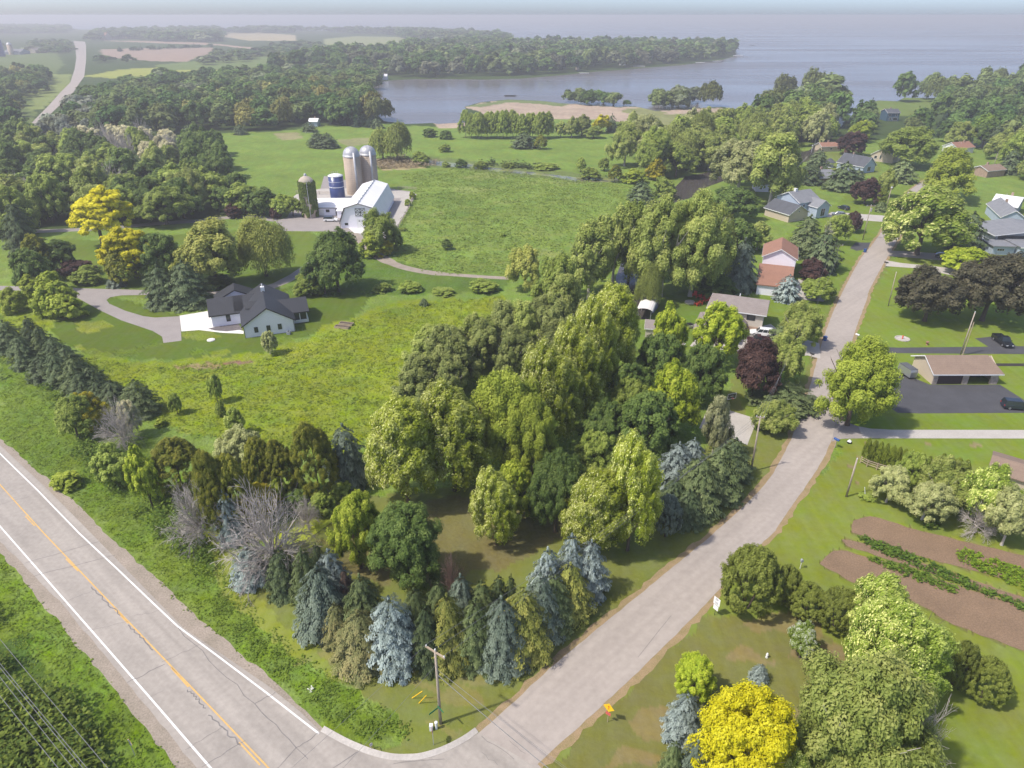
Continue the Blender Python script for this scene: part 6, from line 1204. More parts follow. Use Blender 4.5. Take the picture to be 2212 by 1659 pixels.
# far farm and village
simple('barn', 'small far barn with a grey arched roof at the upper left', 'barn', (44, 118), (66, 116), 30, 4, 5, 'v', 'grey_siding', 'grey_shingle', None); simple('house', 'small pale far house right of the far barns', 'house', (78, 115), (103, 113), 16, 5, 4, 'u', 'beige_siding', 'taupe_shingle', None); simple('house', 'far house in trees left of the country road', 'house', (128, 112), (152, 110), 16, 5, 4, 'u', 'grey_siding', 'grey_shingle', None)
t = thing('far_silo', 'dark far silo at the left edge', 'silo', G(3, 122)); MB().lathe([(7, 0), (7, 26)], 20).build('drum', M['silo_blue'], t, True); MB().lathe([(7.3, 26), (5, 29.5), (.001, 31)], 20).build('top', M['galvanised'], t, True)
t = thing('far_silo', 'pale stave silo beside the dark far silo', 'silo', G(26, 118)); MB().lathe([(4.5, 0), (4.5, 17)], 20).build('drum', M['concrete_stave'], t, True); MB().lathe([(4.7, 17), (3, 20), (.001, 21)], 20).build('dome', M['galvanised'], t, True)
for k, (x, y, w_) in enumerate([(218, 87, 12), (228, 85, 16), (246, 84, 14), (266, 83, 8)]): simple('far_house', 'far tan building with an orange roof near the lake', 'house', (x, y), (x+w_, y), 30, 12, 8, 'u', 'beige_siding', 'red_shingle', None); bpy.context.scene.collection.objects
for o in COL.objects:
    if o.name.startswith('far_house'): o['group'] = 'far tan buildings with orange roofs'
simple('house', 'grey roof among the trees above the golden willows', 'house', (612, 200), (640, 199), 14, 4, 3.5, 'u', 'white_siding', 'grey_shingle', None); simple('shed', 'small shed with a white roof in the trees at the pasture edge', 'shed', (668, 274), (686, 274), 8, 3.2, 1.6, 'u', 'blue_siding', 'white', None); simple('house', 'hidden house with a pale roof far in the middle woods', 'house', (455, 196), (480, 195), 14, 4, 3.5, 'u', 'beige_siding', 'taupe_shingle', None)
simple('cabin', 'white cabin at the west shore of the bay', 'cabin', (725, 176), (738, 176), 10, 4, 3, 'u', 'white_siding', 'white', None); simple('cabin', 'second white cabin on the west shore of the bay, farther right', 'cabin', (751, 173), (765, 173), 10, 4, 3, 'u', 'white_siding', 'white', None); simple('cabin', 'pale hut on the spit at the head of the bay', 'cabin', (824, 173), (836, 173), 8, 4, 2, 'u', 'white_siding', 'white', None)
for a, b_, w_, l in [(1155, 150, 12, 'orange cottage under the trees of the peninsula'), (1245, 152, 6, 'tan cottage left of the peninsula docks'), (1338, 141, 14, 'white lakefront cottage in the middle of the peninsula'), (1398, 136, 9, 'tan cottage with a lawn on the peninsula'), (1435, 135, 10, 'brown-roofed cottage above the beach of the peninsula'), (1526, 124, 3, 'narrow white boathouse near the peninsula tip')]:
    simple('cottage', l, 'cottage', (a, b_), (a+w_, b_), 12, 4.5, 3.5, 'u', 'brick' if 'orange' in l else 'beige_siding' if 'tan' in l or 'brown' in l else 'white_siding', 'red_shingle' if 'orange' in l or 'brown' in l else 'grey_shingle', None)
# ---------------------------------------------------------------- vehicles
def car(label, cat, p, head, paint, style='suv', L_=4.9, W_=1.95, roofp=None, group=None, name=None):
    t = thing(name or {'suv': 'suv', 'pickup': 'pickup_truck', 'hatch': 'car'}[style], label, cat, p, head, group); hl, hw = L_/2, W_/2
    hd, hb, hr = (.92, 1.05, 1.78) if style != 'hatch' else (.85, .95, 1.48)
    if style == 'pickup': hd, hb, hr = 1.05, 1.1, 1.9
    prof = [(-hl, .38), (-hl+.05, hb-.05), (-hl+.15, hb), (.28*L_-.0, hb), (.33*L_, hd+.06), (hl-.12, hd-.1), (hl, .72), (hl, .38)]
    bm = bmesh.new(); n = len(prof); rows = []
    for y, k, zz in ((-hw, 1, 0), (-hw+.14, 1, .03), (0, 1, .05), (hw-.14, 1, .03), (hw, 1, 0)):
        kk = .965 if abs(y) == hw else 1; rows.append([bm.verts.new((x*kk, y, z+(zz if z > .6 else 0)-(.05 if abs(y) == hw and z > .6 else 0))) for x, z in prof])
    for a, b_ in zip(rows, rows[1:]):
        for i in range(n): bm.faces.new((a[i], a[(i+1) % n], b_[(i+1) % n], b_[i]))
    bm.faces.new(rows[0][::-1]); bm.faces.new(rows[-1]); bmesh.ops.recalc_face_normals(bm, faces=bm.faces)
    me = bpy.data.meshes.new('body'); bm.to_mesh(me); bm.free(); body = link('body', me, t, paint)
    if style == 'pickup': g0, g1, r0, r1 = -.06*L_, .24*L_, -.02*L_, .13*L_
    elif style == 'suv': g0, g1, r0, r1 = -.485*L_, .24*L_, -.44*L_, .10*L_
    else: g0, g1, r0, r1 = -.47*L_, .27*L_, -.33*L_, .10*L_
    z0, z1 = hb+.0, hr; a, b_ = hw-.07, hw-.24
    lo = [(g0, -a, z0), (g1, -a, z0), (g1, a, z0), (g0, a, z0)]; hi = [(r0, -b_, z1), (r1, -b_, z1), (r1, b_, z1), (r0, b_, z1)]
    gh = MB().add(lo+hi, [(0, 1, 5, 4), (1, 2, 6, 5), (2, 3, 7, 6), (3, 0, 4, 7)]).build('window_glass', M['glass_dark'], t)
    mb = MB().add([(x*1.0, y*1.03, z1-.03) for x, y, z in hi]+[(x*.97, y*.9, z1+.05) for x, y, z in hi], [(4, 5, 6, 7), (0, 1, 5, 4), (1, 2, 6, 5), (2, 3, 7, 6), (3, 0, 4, 7)])
    for i in range(4): mb.tube(Vector(lo[i]), Vector(hi[i])*1.0, .055, .045, 4)
    for f_ in (.36, .66):
        for s in (-1, 1): mb.tube((g0+(g1-g0)*f_, s*a, z0), (r0+(r1-r0)*f_, s*b_, z1), .045, .045, 4)
    mb.build('roof', roofp or paint, t)
    if style == 'pickup':
        MB().box(-hl+.15, -hw+.12, hb-.4, -.09*L_, hw-.12, hb+.004).build('cargo_bed', M['black'], t); mb = MB()
        for s in (-1, 1): mb.box(-hl+.06, s*hw*.96-.07, hb+.0, -.08*L_, s*hw*.96+.07, hb+.22)
        mb.box(-hl+.0, -hw+.05, hb-.02, -hl+.12, hw-.05, hb+.2); mb.build('bed_rail', paint, t)
    for x in (-.30*L_, .31*L_):
        for s in (-1, 1):
            y0, y1 = s*(hw-.22), s*(hw+.015); wh = MB().tube((x, y0, .37), (x, y1, .37), .37, .37, 16).build('wheel', M['tyre'], t); MB().tube((x, s*(hw+.016), .37), (x, s*(hw+.03), .37), .24, .22, 12).build('rim', M['rim'], wh)
    for s in (-1, 1):
        MB().box(hl-.1, s*(hw-.42)-.2, .66, hl+.012, s*(hw-.42)+.2, .82).build('headlight', M['lamp'], t); MB().box(-hl-.012, s*(hw-.2)-.12, .75, -hl+.08, s*(hw-.2)+.12, 1.0).build('taillight', M['lamp_red'], t)
        MB().box(.19*L_, s*(hw+.1)-.1, hb+.02, .19*L_+.14, s*(hw+.1)+.1, hb+.2).build('mirror', paint, t)
    return t
def hd(a, b_): p, q = G(*a), G(*b_); return math.atan2(q.y-p.y, q.x-p.x)
car('white SUV with a black roof parked beside the barn', 'car', G(715, 478), 0.0, M['car_white'], 'suv', 5.0, 2.0, M['car_black'])
car('white SUV parked by the tan split-level house', 'car', G(1644, 724), hd((1668, 724), (1620, 719)), M['car_white'], 'suv', 5.2, 2.0)
car('dark red-brown pickup truck parked next to the white SUV at the tan house', 'pickup truck', G(1640, 741), hd((1668, 743), (1612, 739)), M['car_maroon'], 'pickup', 5.6, 2.0)
car('black pickup truck on the branch of the black driveway', 'pickup truck', G(2164, 742), hd((2150, 730), (2180, 752)), M['car_black'], 'pickup', 5.7, 2.05)
car('black wagon parked on the black forecourt near the right edge', 'car', G(2194, 882), hd((2175, 880), (2212, 883)), M['car_navy'], 'suv', 5.0, 1.95)
car('silver car parked in front of the blue-grey house', 'car', G(1811, 466), hd((1828, 467), (1796, 464)), M['car_silver'], 'hatch', 4.7, 1.85)
car('dark car behind the silver car at the blue-grey house', 'car', G(1822, 452), hd((1828, 455), (1810, 450)), M['car_navy'], 'hatch', 4.6, 1.85)
car('dark green-grey car in the shade under the largest silver maple', 'car', G(2038, 557), hd((2022, 556), (2054, 560)), M['car_navy'], 'hatch', 4.8, 1.85)
car('dark vehicle inside the open bay of the garage', 'car', G(2121, 829)+Vector((0, 4.6, 0)), math.pi/2, M['car_navy'], 'suv', 4.8, 1.95)
car('parked grey car at the far bend of the street', 'car', G(1853+0, 383), .2, M['car_navy'], 'hatch', 4.6, 1.85)
# trailer and boats
def boat(label, p, head, L_=6., mat='white', cover=None, cat='boat'):
    t = thing('boat', label, cat, p, head); hl = L_/2; w_ = L_*.19; ring = [(-hl, -w_), (hl*.35, -w_), (hl*.8, -w_*.55), (hl, 0), (hl*.8, w_*.55), (hl*.35, w_), (-hl, w_)]
    mb = MB().add([(x*.86, y*.55, .05) for x, y in ring]+[(x, y, .8) for x, y in ring]+[(x*.93, y*.85, .8) for x, y in ring]+[(x*.85, y*.7, .45) for x, y in ring], [tuple(range(7))[::-1]]+[(i, (i+1) % 7, 7+(i+1) % 7, 7+i) for i in range(7)]+[(7+i, 7+(i+1) % 7, 14+(i+1) % 7, 14+i) for i in range(7)]+[(14+i, 14+(i+1) % 7, 21+(i+1) % 7, 21+i) for i in range(7)]+[tuple(range(21, 28))])
    mb.build('hull', M[mat], t)
    if cover: MB().add([(x*.95, y*.95, .83) for x, y in ring]+[(x*.5, 0, 1.3) for x, y in ring], [(i, (i+1) % 7, 7+(i+1) % 7, 7+i) for i in range(7)]).build('cover', M[cover], t)
    else: MB().add([(.1*L_, -w_*.7, .8), (.1*L_, w_*.7, .8), (.02*L_, w_*.6, 1.3), (.02*L_, -w_*.6, 1.3)], [(0, 1, 2, 3)]).build('windscreen', M['glass_dark'], t); MB().box(-hl-.25, -.2, .3, -hl+.05, .2, 1.2).build('outboard_motor', M['black'], t)
    return t
boat('white boat with a tan cover by the garage of the tan house', G(1493, 748)+Vector((-4, -.5, 0)), .1, 5.4, 'white', 'canvas'); boat('small covered boat beside the garage roof of the tan house', G(1480, 708), .15, 4.6, 'white', 'black')
boat('dark fishing boat alone on the bay', G(1103, 208), 0, 11, 'black'); boat('white boat moored at the peninsula tip', G(1595, 121), 0, 20, 'white'); boat('white boat at the docks near the peninsula tip', G(1549, 133), .1, 16, 'white'); boat('blue and white pontoon boat lift at the peninsula shore', G(1513, 136), 0, 16, 'white'); boat('white boat at the left docks of the peninsula', G(1380, 144), .1, 20, 'white'); boat('low white boat under the trees of the peninsula', G(1262, 159), .1, 13, 'white'); boat('tiny white boat far out on the lake', G(1148, 63), 0, 30, 'white'); boat('dark boat right of the peninsula on the open lake', G(1626, 99), 0, 14, 'black')
boat('covered boat on the lawn of the blue-grey house neighbour', G(1905, 415), .0, 6, 'white'); boat('white boat beside the pond under the lanky cottonwood', G(1307, 585)+Vector((0, 0, 0)), 1.0, 7, 'white')
p = G(1455-20, 700); t = thing('boat_lift', 'canopied boat lift with a pale arched cover at the end of the channel', 'boat lift', G(1395, 682), 1.25); mb = MB()
for x in (-3, 3):
    for y in (-1.5, 1.5): mb.tube((x, y, 0), (x, y, 2.6), .07, .07, 6)
mb.build('post', M['galvanised'], t); mb = MB(); a_ = [(2.0*math.cos(a), 2.5+.9*math.sin(a)) for a in np.linspace(0, math.pi, 9)]
for (y0, z0), (y1, z1) in zip(a_, a_[1:]): mb.add([(-3.8, y0, z0), (3.8, y0, z0), (3.8, y1, z1), (-3.8, y1, z1)], [(0, 1, 2, 3)])
mb.build('canopy', M['concrete_white'], t)
t = thing('camper_trailer', 'small grey enclosed trailer parked against the garage side wall', 'trailer', G(2000, 824)+Vector((-2.6, 2.6, 0)), 1.75); t.scale = (.8, .8, .85)
MB().ext([(-2.2, .5), (2.0, .5), (2.5, 1.2), (2.4, 2.3), (-2.0, 2.4), (-2.3, 1.9)], 'y', -1.0, 1.0).build('body', M['car_silver'], t); MB().box(-2.0, -1.03, 2.42, 2.2, 1.03, 2.5).build('roof', M['dark_shingle'], t)
for s in (-1, 1): MB().tube((0, s*1.0, .35), (0, s*1.15, .35), .35, .35, 14).build('wheel', M['tyre'], t)
MB().tube((-2.2, 0, .5), (-3.6, 0, .5), .06, .06, 6).build('tow_bar', M['black'], t); MB().box(-.5, -1.02, 1.4, .3, -1.003, 2.0).build('window', M['white'], t)
# docks
for x, y, a, l, g_ in [(1585, 124, .1, 60, 'dock at the peninsula tip'), (1460, 141, .0, 30, 'pale dock at the beach of the peninsula'), (1372, 146, .1, 30, 'dock at the left lakefront cottage')]:
    t = thing('dock', g_, 'dock', G(x, y), a); MB().box(-l/2, -1, .4, l/2, 1, .6).build('deck', M['wood_pale'], t); mb = MB()
    for k in range(6): mb.tube((-l/2+l*k/5, 0, 0), (-l/2+l*k/5, 0, .39), .15, .15, 6)
    mb.build('pile', M['wood'], t)
t = thing('dock', 'narrow dock running down to the boat channel', 'dock', G(1770, 308), 1.2); MB().box(-7, -.7, .4, 7, .7, .55).build('deck', M['wood_pale'], t); MB().box(-6, -.3, 0, -5.7, .3, .39).build('pile', M['wood'], t)
# ---------------------------------------------------------------- poles, wires, signs
def pole(base, h, label, arm=None, lean=(0, 0), r_=.16, xf=False, name='utility_pole', mat='wood'):
    t = thing(name, label, 'utility pole' if name == 'utility_pole' else 'lamp post', base); top = Vector((lean[0], lean[1], h)); MB().tube((0, 0, -.05), top, r_, r_*.7, 10).build('pole', M[mat], t, True)
    ends = []
    if arm:
        L_, ang, dz = arm; d = Vector((math.cos(ang), math.sin(ang), 0)); c = top+Vector((0, 0, -dz)); n = Vector((-d.y, d.x, 0))*.12
        mb = MB(); P = [c-d*L_/2-n*.6+Vector((0, 0, -.08)), c+d*L_/2-n*.6+Vector((0, 0, -.08)), c+d*L_/2+n*.6+Vector((0, 0, -.08)), c-d*L_/2+n*.6+Vector((0, 0, -.08))]; P += [q+Vector((0, 0, .17)) for q in P]
        mb.add([tuple(q) for q in P], [(0, 3, 2, 1), (4, 5, 6, 7), (0, 1, 5, 4), (1, 2, 6, 5), (2, 3, 7, 6), (3, 0, 4, 7)]); mb.build('crossarm', M['wood_pale'], t)
        for k in (-.46, .46): q = c+d*L_*k; MB().lathe([(.07, .09), (.09, .2), (.05, .3), (.001, .32)], 8).build('insulator', M['lamp'], t).location = q; ends.append(Vector(base)+q+Vector((0, 0, .32)))
    MB().lathe([(.06, 0), (.09, .1), (.05, .22), (.001, .24)], 8).build('insulator', M['lamp'], t).location = top; ends.append(Vector(base)+top+Vector((0, 0, .2)))
    if xf: MB().tube(top+Vector((.35, -.15, -2.0)), top+Vector((.35, -.15, -1.0)), .24, .24, 12).build('transformer', M['galvanised'], t)
    return t, ends
def H_at(b_, ty): return rise(G(*b_).y, ty)
pa, ea = pole(G(952, 1563), H_at((952, 1563), 1405), 'wooden utility pole with one crossarm at the street corner', (2.5, -.62, .25), r_=.17)
pb, eb = pole(G(1622, 1019), H_at((1622, 1019), 901), 'leaning utility pole on the verge beside the basketball court', (1.2, 2.9, .05), lean=(-.25, 0))
pc, ec = pole(G(1828, 1073), H_at((1828, 1073), 992), 'short bare wooden pole on the lawn above the garden', lean=(0, 0))
pd, ed = pole(G(2074, 768), H_at((2074, 768), 675), 'doubled wooden pole standing behind the garage', lean=(0, 0)); MB().tube((.35, -.2, 0), (.35, -.2, 8.), .1, .08, 8).build('brace_pole', M['wood_pale'], pd)
pe, ee = pole(G(1727, 745), H_at((1727, 745), 690), 'utility pole with a crossarm and grey transformer among the trees', (2.4, .1, .3), xf=True)
pf_, ef = pole(G(1799, 586), H_at((1799, 586), 528), 'pole with two arms beside the spruce by the street', (2.6, .1, .3))
pg_, eg = pole(G(1863.5, 518), H_at((1863.5, 518), 443), 'utility pole with a double crossarm by the small purple tree', (2.8, .05, .3), xf=True)
ph, eh = pole(G(1913.5, 453), H_at((1913.5, 453), 405), 'pole with a lamp head beside the leaning arborvitae', lean=(0, 0), name='lamp_post'); MB().box(-.2, -.6, -.1, .2, .2, .25).build('lamp_head', M['lamp'], ph).location = (0, 0, H_at((1913.5, 453), 405))
pi, ei = pole(G(1918.5, 661), H_at((1918.5, 661), 589), 'wooden pole leaning on the mown lawn right of the street', lean=(-.3, 0), r_=.13)
pk, ek = pole(G(2146, 360), H_at((2146, 360), 332), 'pole at the upper right near the brown shed'); pj, ej = pole(G(1967, 358), H_at((1967, 358), 343), 'small pole at the far bend of the street')
pl_, el = pole(G(1751.5, 334), H_at((1751.5, 334), 315), 'white lamp post near the boathouse', name='lamp_post', r_=.1, mat='white'); MB().lathe([(.3, 0), (.3, .3), (.001, .5)], 10).build('lamp_head', M['lamp'], pl_).location = (0, 0, H_at((1751.5, 334), 315))
def wires(label, segs, r_=.012, sag=.9):
    mb = MB()
    for a, b_ in segs:
        n = 14; pr = None
        for i in range(n+1):
            f_ = i/n; q = Vector(a).lerp(Vector(b_), f_); q.z -= sag*4*f_*(1-f_)
            if pr is not None: mb.tube(pr, q, r_, r_, 4, False)
            pr = q
    o = mb.build('overhead_wire', M['wire']); tagp(o, label, 'wire'); return o
wires('pair of wires from the corner pole to the pole by the basketball court', [(ea[0], eb[0]), (ea[1], eb[1]), (ea[2], eb[2])], .016)
wires('wires from the court pole up to the transformer pole', [(eb[0], ee[0]), (eb[1], ee[1]), (eb[2], ee[2])], .018)
wires('wires from the transformer pole to the two-armed pole', [(ee[0], ef[0]), (ee[1], ef[1])], .018)
wires('wires from the two-armed pole to the double crossarm pole', [(ef[0], eg[0]), (ef[1], eg[1])], .018)
q = Vector((14, 27, 8)); top = ea[2]
wires('thick dark cable crossing the street from the corner pole', [(top-Vector((0, 0, 3.6)), q)], .035, .6); wires('thin wires crossing the street above the thick cable', [(top-Vector((0, 0, 2.8)), q+Vector((.8, .6, .6))), (top-Vector((0, 0, 2.8)), q+Vector((1.1, .6, .8)))], .012, .6)
wires('wires from the corner pole over the highway to the left', [(ea[0], Vector((-30, 22, 9))), (ea[2]-Vector((0, 0, 2.2)), Vector((-26, 20, 8)))], .014, .6)
for k, (x0, y0, x1, y1, s) in enumerate([(0, 1380, 260, 1690, 9.5), (0, 1432, 215, 1690, 10.), (0, 1440, 205, 1690, 10.3), (0, 1458, 140, 1640, 9.), (0, 1500, 150, 1690, 9.)]):
    wires(['lowest right wire', 'first of the close wire pair', 'second of the close wire pair', 'fourth wire', 'leftmost wire'][k]+' over the thicket in the lower left corner', [(G(x0-60, y0-72, s), G(x1+60, y1+72, s))], .026, .3)
# signs
def sign(label, base, h, face_ang, shape, mat, back='galvanised', name='road_sign', tilt=0., size=.75, extra=None, post='wood'):
    t = thing(name, label, 'sign', base, face_ang); MB().tube((0, .03, 0), (0, .03, h), .035, .035, 6).build('post', M[post], t)
    n = {'diamond': 4, 'oct': 8, 'rect': 4}[shape]; 
    if shape == 'rect': pts = [(-size*.4, h-size), (size*.4, h-size), (size*.4, h), (-size*.4, h)]
    else: pts = [(size/2*1.1*math.cos(a), h-size*.5+size/2*1.1*math.sin(a)) for a in [2*math.pi*k/n+(math.pi/8 if n == 8 else 0) for k in range(n)]]
    f = MB().add([(x, -.02, z) for x, z in pts]+[(x, -.005, z) for x, z in pts], [tuple(range(len(pts))), tuple(range(len(pts), 2*len(pts)))[::-1]]+[(i, len(pts)+i, len(pts)+(i+1) % len(pts), (i+1) % len(pts)) for i in range(len(pts))]).build('panel', M[mat], t)
    return t
def text(body, mat, parent, loc, size, rot=(math.pi/2, 0, 0), name='lettering'):
    cu = bpy.data.curves.new(name, 'FONT'); cu.body = body; cu.size = size; cu.align_x = 'CENTER'; cu.align_y = 'CENTER'; cu.extrude = .001
    tmp = bpy.data.objects.new('tmp', cu); COL.objects.link(tmp); bpy.context.view_layer.update(); me = bpy.data.meshes.new_from_object(tmp.evaluated_get(bpy.context.evaluated_depsgraph_get())); bpy.data.objects.remove(tmp)
    me.name = name; me.materials.clear(); o = link(name, me, parent, M[mat]); o.location = loc; o.rotation_euler = rot; return o
p = G(1543, 1329); t = sign('white speed limit sign with a smaller plate below beside the big yew', p, 2.9, -.95, 'rect', 'sign_white', size=1.15, post='black'); text('SPEED\nLIMIT', 'black', t, (0, -.028, 2.62), .17); text('25', 'black', t, (0, -.028, 2.05), .42)
MB().box(-.36, -.02, .95, .36, -.005, 1.68).build('lower_plate', M['sign_white'], t)
p = G(1312, 1560); t = sign('yellow diamond warning sign with a small red plate on the street edge', p, 2.9, -.6, 'diamond', 'sign_yellow', size=1.15, post='wood_pale'); MB().box(-.28, -.02, 1.15, .28, -.005, 1.62).build('lower_plate', M['sign_red'], t)
mb = MB(); mb.box(-.05, -.028, 2.05, .05, -.022, 2.5); mb.add([(-.16, -.028, 2.45), (.16, -.028, 2.45), (0, -.028, 2.68)], [(0, 1, 2)]); mb.build('symbol', M['sign_orange'], t)
p = G(936, 1609); t = sign('stop sign seen edge-on in front of the corner pole', p, 2.75, -1.45, 'oct', 'sign_red', size=.8, post='galvanised')
p = G(292, 1631); t = sign('dark back of a diamond sign on the lower left verge', p, 2.5, 2.5, 'diamond', 'sign_yellow', size=.95, post='galvanised'); MB().add([(.5*math.cos(k*math.pi/2), .0, 2.02+.5*math.sin(k*math.pi/2)) for k in range(4)], [(0, 1, 2, 3)]).build('sign_back', M['grey_siding'], t)
p = G(803, 1619); t = sign('small grey marker sign in the weeds by the kerb', p, 1.0, .6, 'rect', 'galvanised', size=.4)
t = thing('street_name_sign', 'green street name blades fixed to the corner pole', 'sign', G(952, 1563)+Vector((-.18, -.05, 2.55)), .75)
MB().box(-1.1, -.02, -.1, 0, .0, .14).build('blade', M['sign_green'], t); b2 = MB().box(-.02, -1.0, .18, .0, 0, .42).build('blade', M['sign_green'], t)
t = thing('utility_pedestal', 'white utility pedestal at the foot of the corner pole', 'pedestal', G(943, 1574)); MB().lathe([(.13, 0), (.13, .8), (.17, .82), (.17, 1.05), (.001, 1.12)], 12).build('post', M['white'], t); MB().box(-.7, -.3, 0, -.35, .1, .75).build('cabinet', M['white'], t)
for k, (a, b_) in enumerate([((890, 1508), (912, 1493)), ((905, 1519), (921, 1502))]):
    A, B = G(*a), G(*b_, 1.6); o = MB().tube(A, B, .045, .045, 6).build('guy_guard', M['sign_yellow']); tagp(o, ['left', 'right'][k]+' yellow guy wire guard on the corner lawn', 'guy guard')
# mailboxes and small things
def mailbox(label, b_, col, h=1.1):
    t = thing('mailbox', label, 'mailbox', G(*b_), .6); MB().tube((0, 0, 0), (0, 0, h), .05, .05, 6).build('post', M['wood'], t); mb = MB(); pr = [(-.12, h), (.12, h), (.12, h+.14)]+[(.12*math.cos(a), h+.14+.12*math.sin(a)) for a in np.linspace(.4, 2.7, 5)]+[(-.12, h+.14)]
    mb.ext(pr, 'y', -.28, .28); mb.build('box', M[col], t); return t
mailbox('blue mailbox beside the pale driveway entrance', (1803, 967), 'bluebin', 1.3).scale = (1.7, 1.7, 1.2); mailbox('white mailbox on the right verge of the street', (1850, 733), 'white').scale = (1.6, 1.6, 1); mailbox('dark mailbox at the tan house drive', (1752, 775), 'black').scale = (1.6, 1.6, 1); mailbox('dark mailbox beside the pale drive on the right', (1912, 577), 'black').scale = (2, 2, 1.2); mailbox('dark mailbox at the drive of the blue-grey house', (1923, 466), 'black').scale = (2, 2, 1.2)
def bin_(label, p, col):
    t = thing('wheelie_bin', label, 'bin', p, .5); MB().add([(-.25, -.3, .05), (.25, -.3, .05), (.25, .3, .05), (-.25, .3, .05), (-.3, -.36, 1.0), (.3, -.36, 1.0), (.3, .36, 1.0), (-.3, .36, 1.0)], [(0, 3, 2, 1), (0, 1, 5, 4), (1, 2, 6, 5), (2, 3, 7, 6), (3, 0, 4, 7), (4, 5, 6, 7)]).build('bin_body', M[col], t); MB().ext([(-.4, 1.0), (.4, 1.0), (.4, 1.05), (0, 1.12), (-.4, 1.05)], 'x', -.33, .33).build('lid', M[col], t); MB().tube((-.3, .34, .12), (.3, .34, .12), .12, .12, 10).build('wheel', M['tyre'], t)
bin_('blue recycling bin on the left edge of the street', G(1781, 736), 'bluebin'); bin_('black bin by the trunk of the airy tree', G(1819, 890), 'black'); bin_('blue bin beside the black driveway apron', G(1868, 545), 'bluebin')
t = thing('stake', 'white stake leaning over the small low bush', 'stake', G(1869, 1075)); MB().tube((0, 0, 0), (-.5, .1, 1.9), .06, .05, 6).build('rod', M['white'], t)
t = thing('bird_house', 'bird house on a post at the garden edge', 'bird house', G(1728, 1228)); MB().tube((0, 0, 0), (0, 0, 1.2), .05, .05, 6).build('post', M['white'], t); MB().ext([(-.15, 1.2), (.15, 1.2), (.15, 1.5), (0, 1.65), (-.15, 1.5)], 'y', -.15, .15).build('box', M['grey_siding'], t)
t = thing('lawn_ornament', 'small white figure on the dry lawn above the little blue spruce', 'lawn ornament', G(1656, 1420)); MB().lathe([(.16, 0), (.12, .3), (.15, .45), (.07, .55), (.11, .65), (.001, .75)], 10).build('figure', M['white'], t)
t = thing('bird_bath', 'white cone-topped box on the lawn beside the blue mailbox', 'lawn ornament', G(1834, 957)); MB().box(-.3, -.3, 0, .3, .3, .35).build('base', M['black'], t); MB().lathe([(.45, .35), (.001, .75)], 4).build('cover', M['white'], t)
# basketball hoop
t = thing('basketball_hoop', 'black basketball backboard on a pole at the end of the slab', 'basketball hoop', G(1575, 889), .35)
MB().tube((0, .9, 0), (0, .9, 2.6), .09, .09, 8).build('pole', M['black'], t); MB().tube((0, .9, 2.5), (0, .05, 3.1), .06, .06, 6).build('arm', M['black'], t); bb = MB().box(-.92, -.03, 2.75, .92, .03, 3.85).build('backboard', M['glass_dark'], t)
mb = MB()
for a, b_ in (((-.92, 2.75), (.92, 2.75)), ((.92, 2.75), (.92, 3.85)), ((.92, 3.85), (-.92, 3.85)), ((-.92, 3.85), (-.92, 2.75)), ((-.3, 3.3), (.3, 3.3))): mb.tube((a[0], -.05, a[1]), (b_[0], -.05, b_[1]), .035, .035, 4)
mb.build('border', M['white'], bb); mb = MB(); pr = None
for k in range(15):
    q = Vector((.24*math.cos(k*.449), -.32+.24*math.sin(k*.449), 3.02))
    if pr: mb.tube(pr, q, .025, .025, 5, False)
    pr = q
mb.build('rim', M['sign_red'], t)
# red lawn chairs round a fire ring
fp = G(1490, 654); t = thing('fire_pit', 'round stone fire pit beside the red chairs', 'fire pit', fp); MB().lathe([(1.3, 0), (1.3, .3), (1.0, .3), (1.0, .05), (.001, .05)], 20).build('ring', M['concrete'], t)
def chair(p, a, lab):
    t = thing('lawn_chair', lab, 'chair', p, a, 'red lawn chairs round the fire pit'); t.scale = (1.3, 1.3, 1.3)
    MB().add([(-.3, -.35, .38), (.3, -.35, .38), (.3, .25, .26), (-.3, .25, .26), (-.3, -.35, .42), (.3, -.35, .42), (.3, .25, .3), (-.3, .25, .3)], [(0, 3, 2, 1), (4, 5, 6, 7), (0, 1, 5, 4), (1, 2, 6, 5), (2, 3, 7, 6), (3, 0, 4, 7)]).build('seat', M['red_paint'], t)
    MB().add([(-.3, .25, .26), (.3, .25, .26), (.34, .6, 1.05), (-.34, .6, 1.05), (-.3, .3, .26), (.3, .3, .26), (.34, .65, 1.05), (-.34, .65, 1.05)], [(0, 3, 2, 1), (4, 5, 6, 7), (0, 1, 5, 4), (1, 2, 6, 5), (2, 3, 7, 6), (3, 0, 4, 7)]).build('backrest', M['red_paint'], t)
    for s in (-1, 1): MB().box(s*.4-.07, -.42, .56, s*.4+.07, .4, .6).build('armrest', M['red_paint'], t); MB().box(s*.36-.03, -.38, 0, s*.36+.03, -.3, .56).build('leg', M['red_paint'], t); MB().box(s*.36-.03, .32, 0, s*.36+.03, .4, .56).build('leg', M['red_paint'], t)
for k, (x, y) in enumerate([(1500, 641), (1510, 644), (1519, 647), (1526, 652), (1513, 657), (1505, 660)]):
    q = G(x, y); d = fp-q; chair(q, math.atan2(d.y, d.x)+math.pi/2, ['back left', 'second back', 'third back', 'rightmost', 'front right', 'front left'][k]+' red lawn chair of the six by the fire pit')
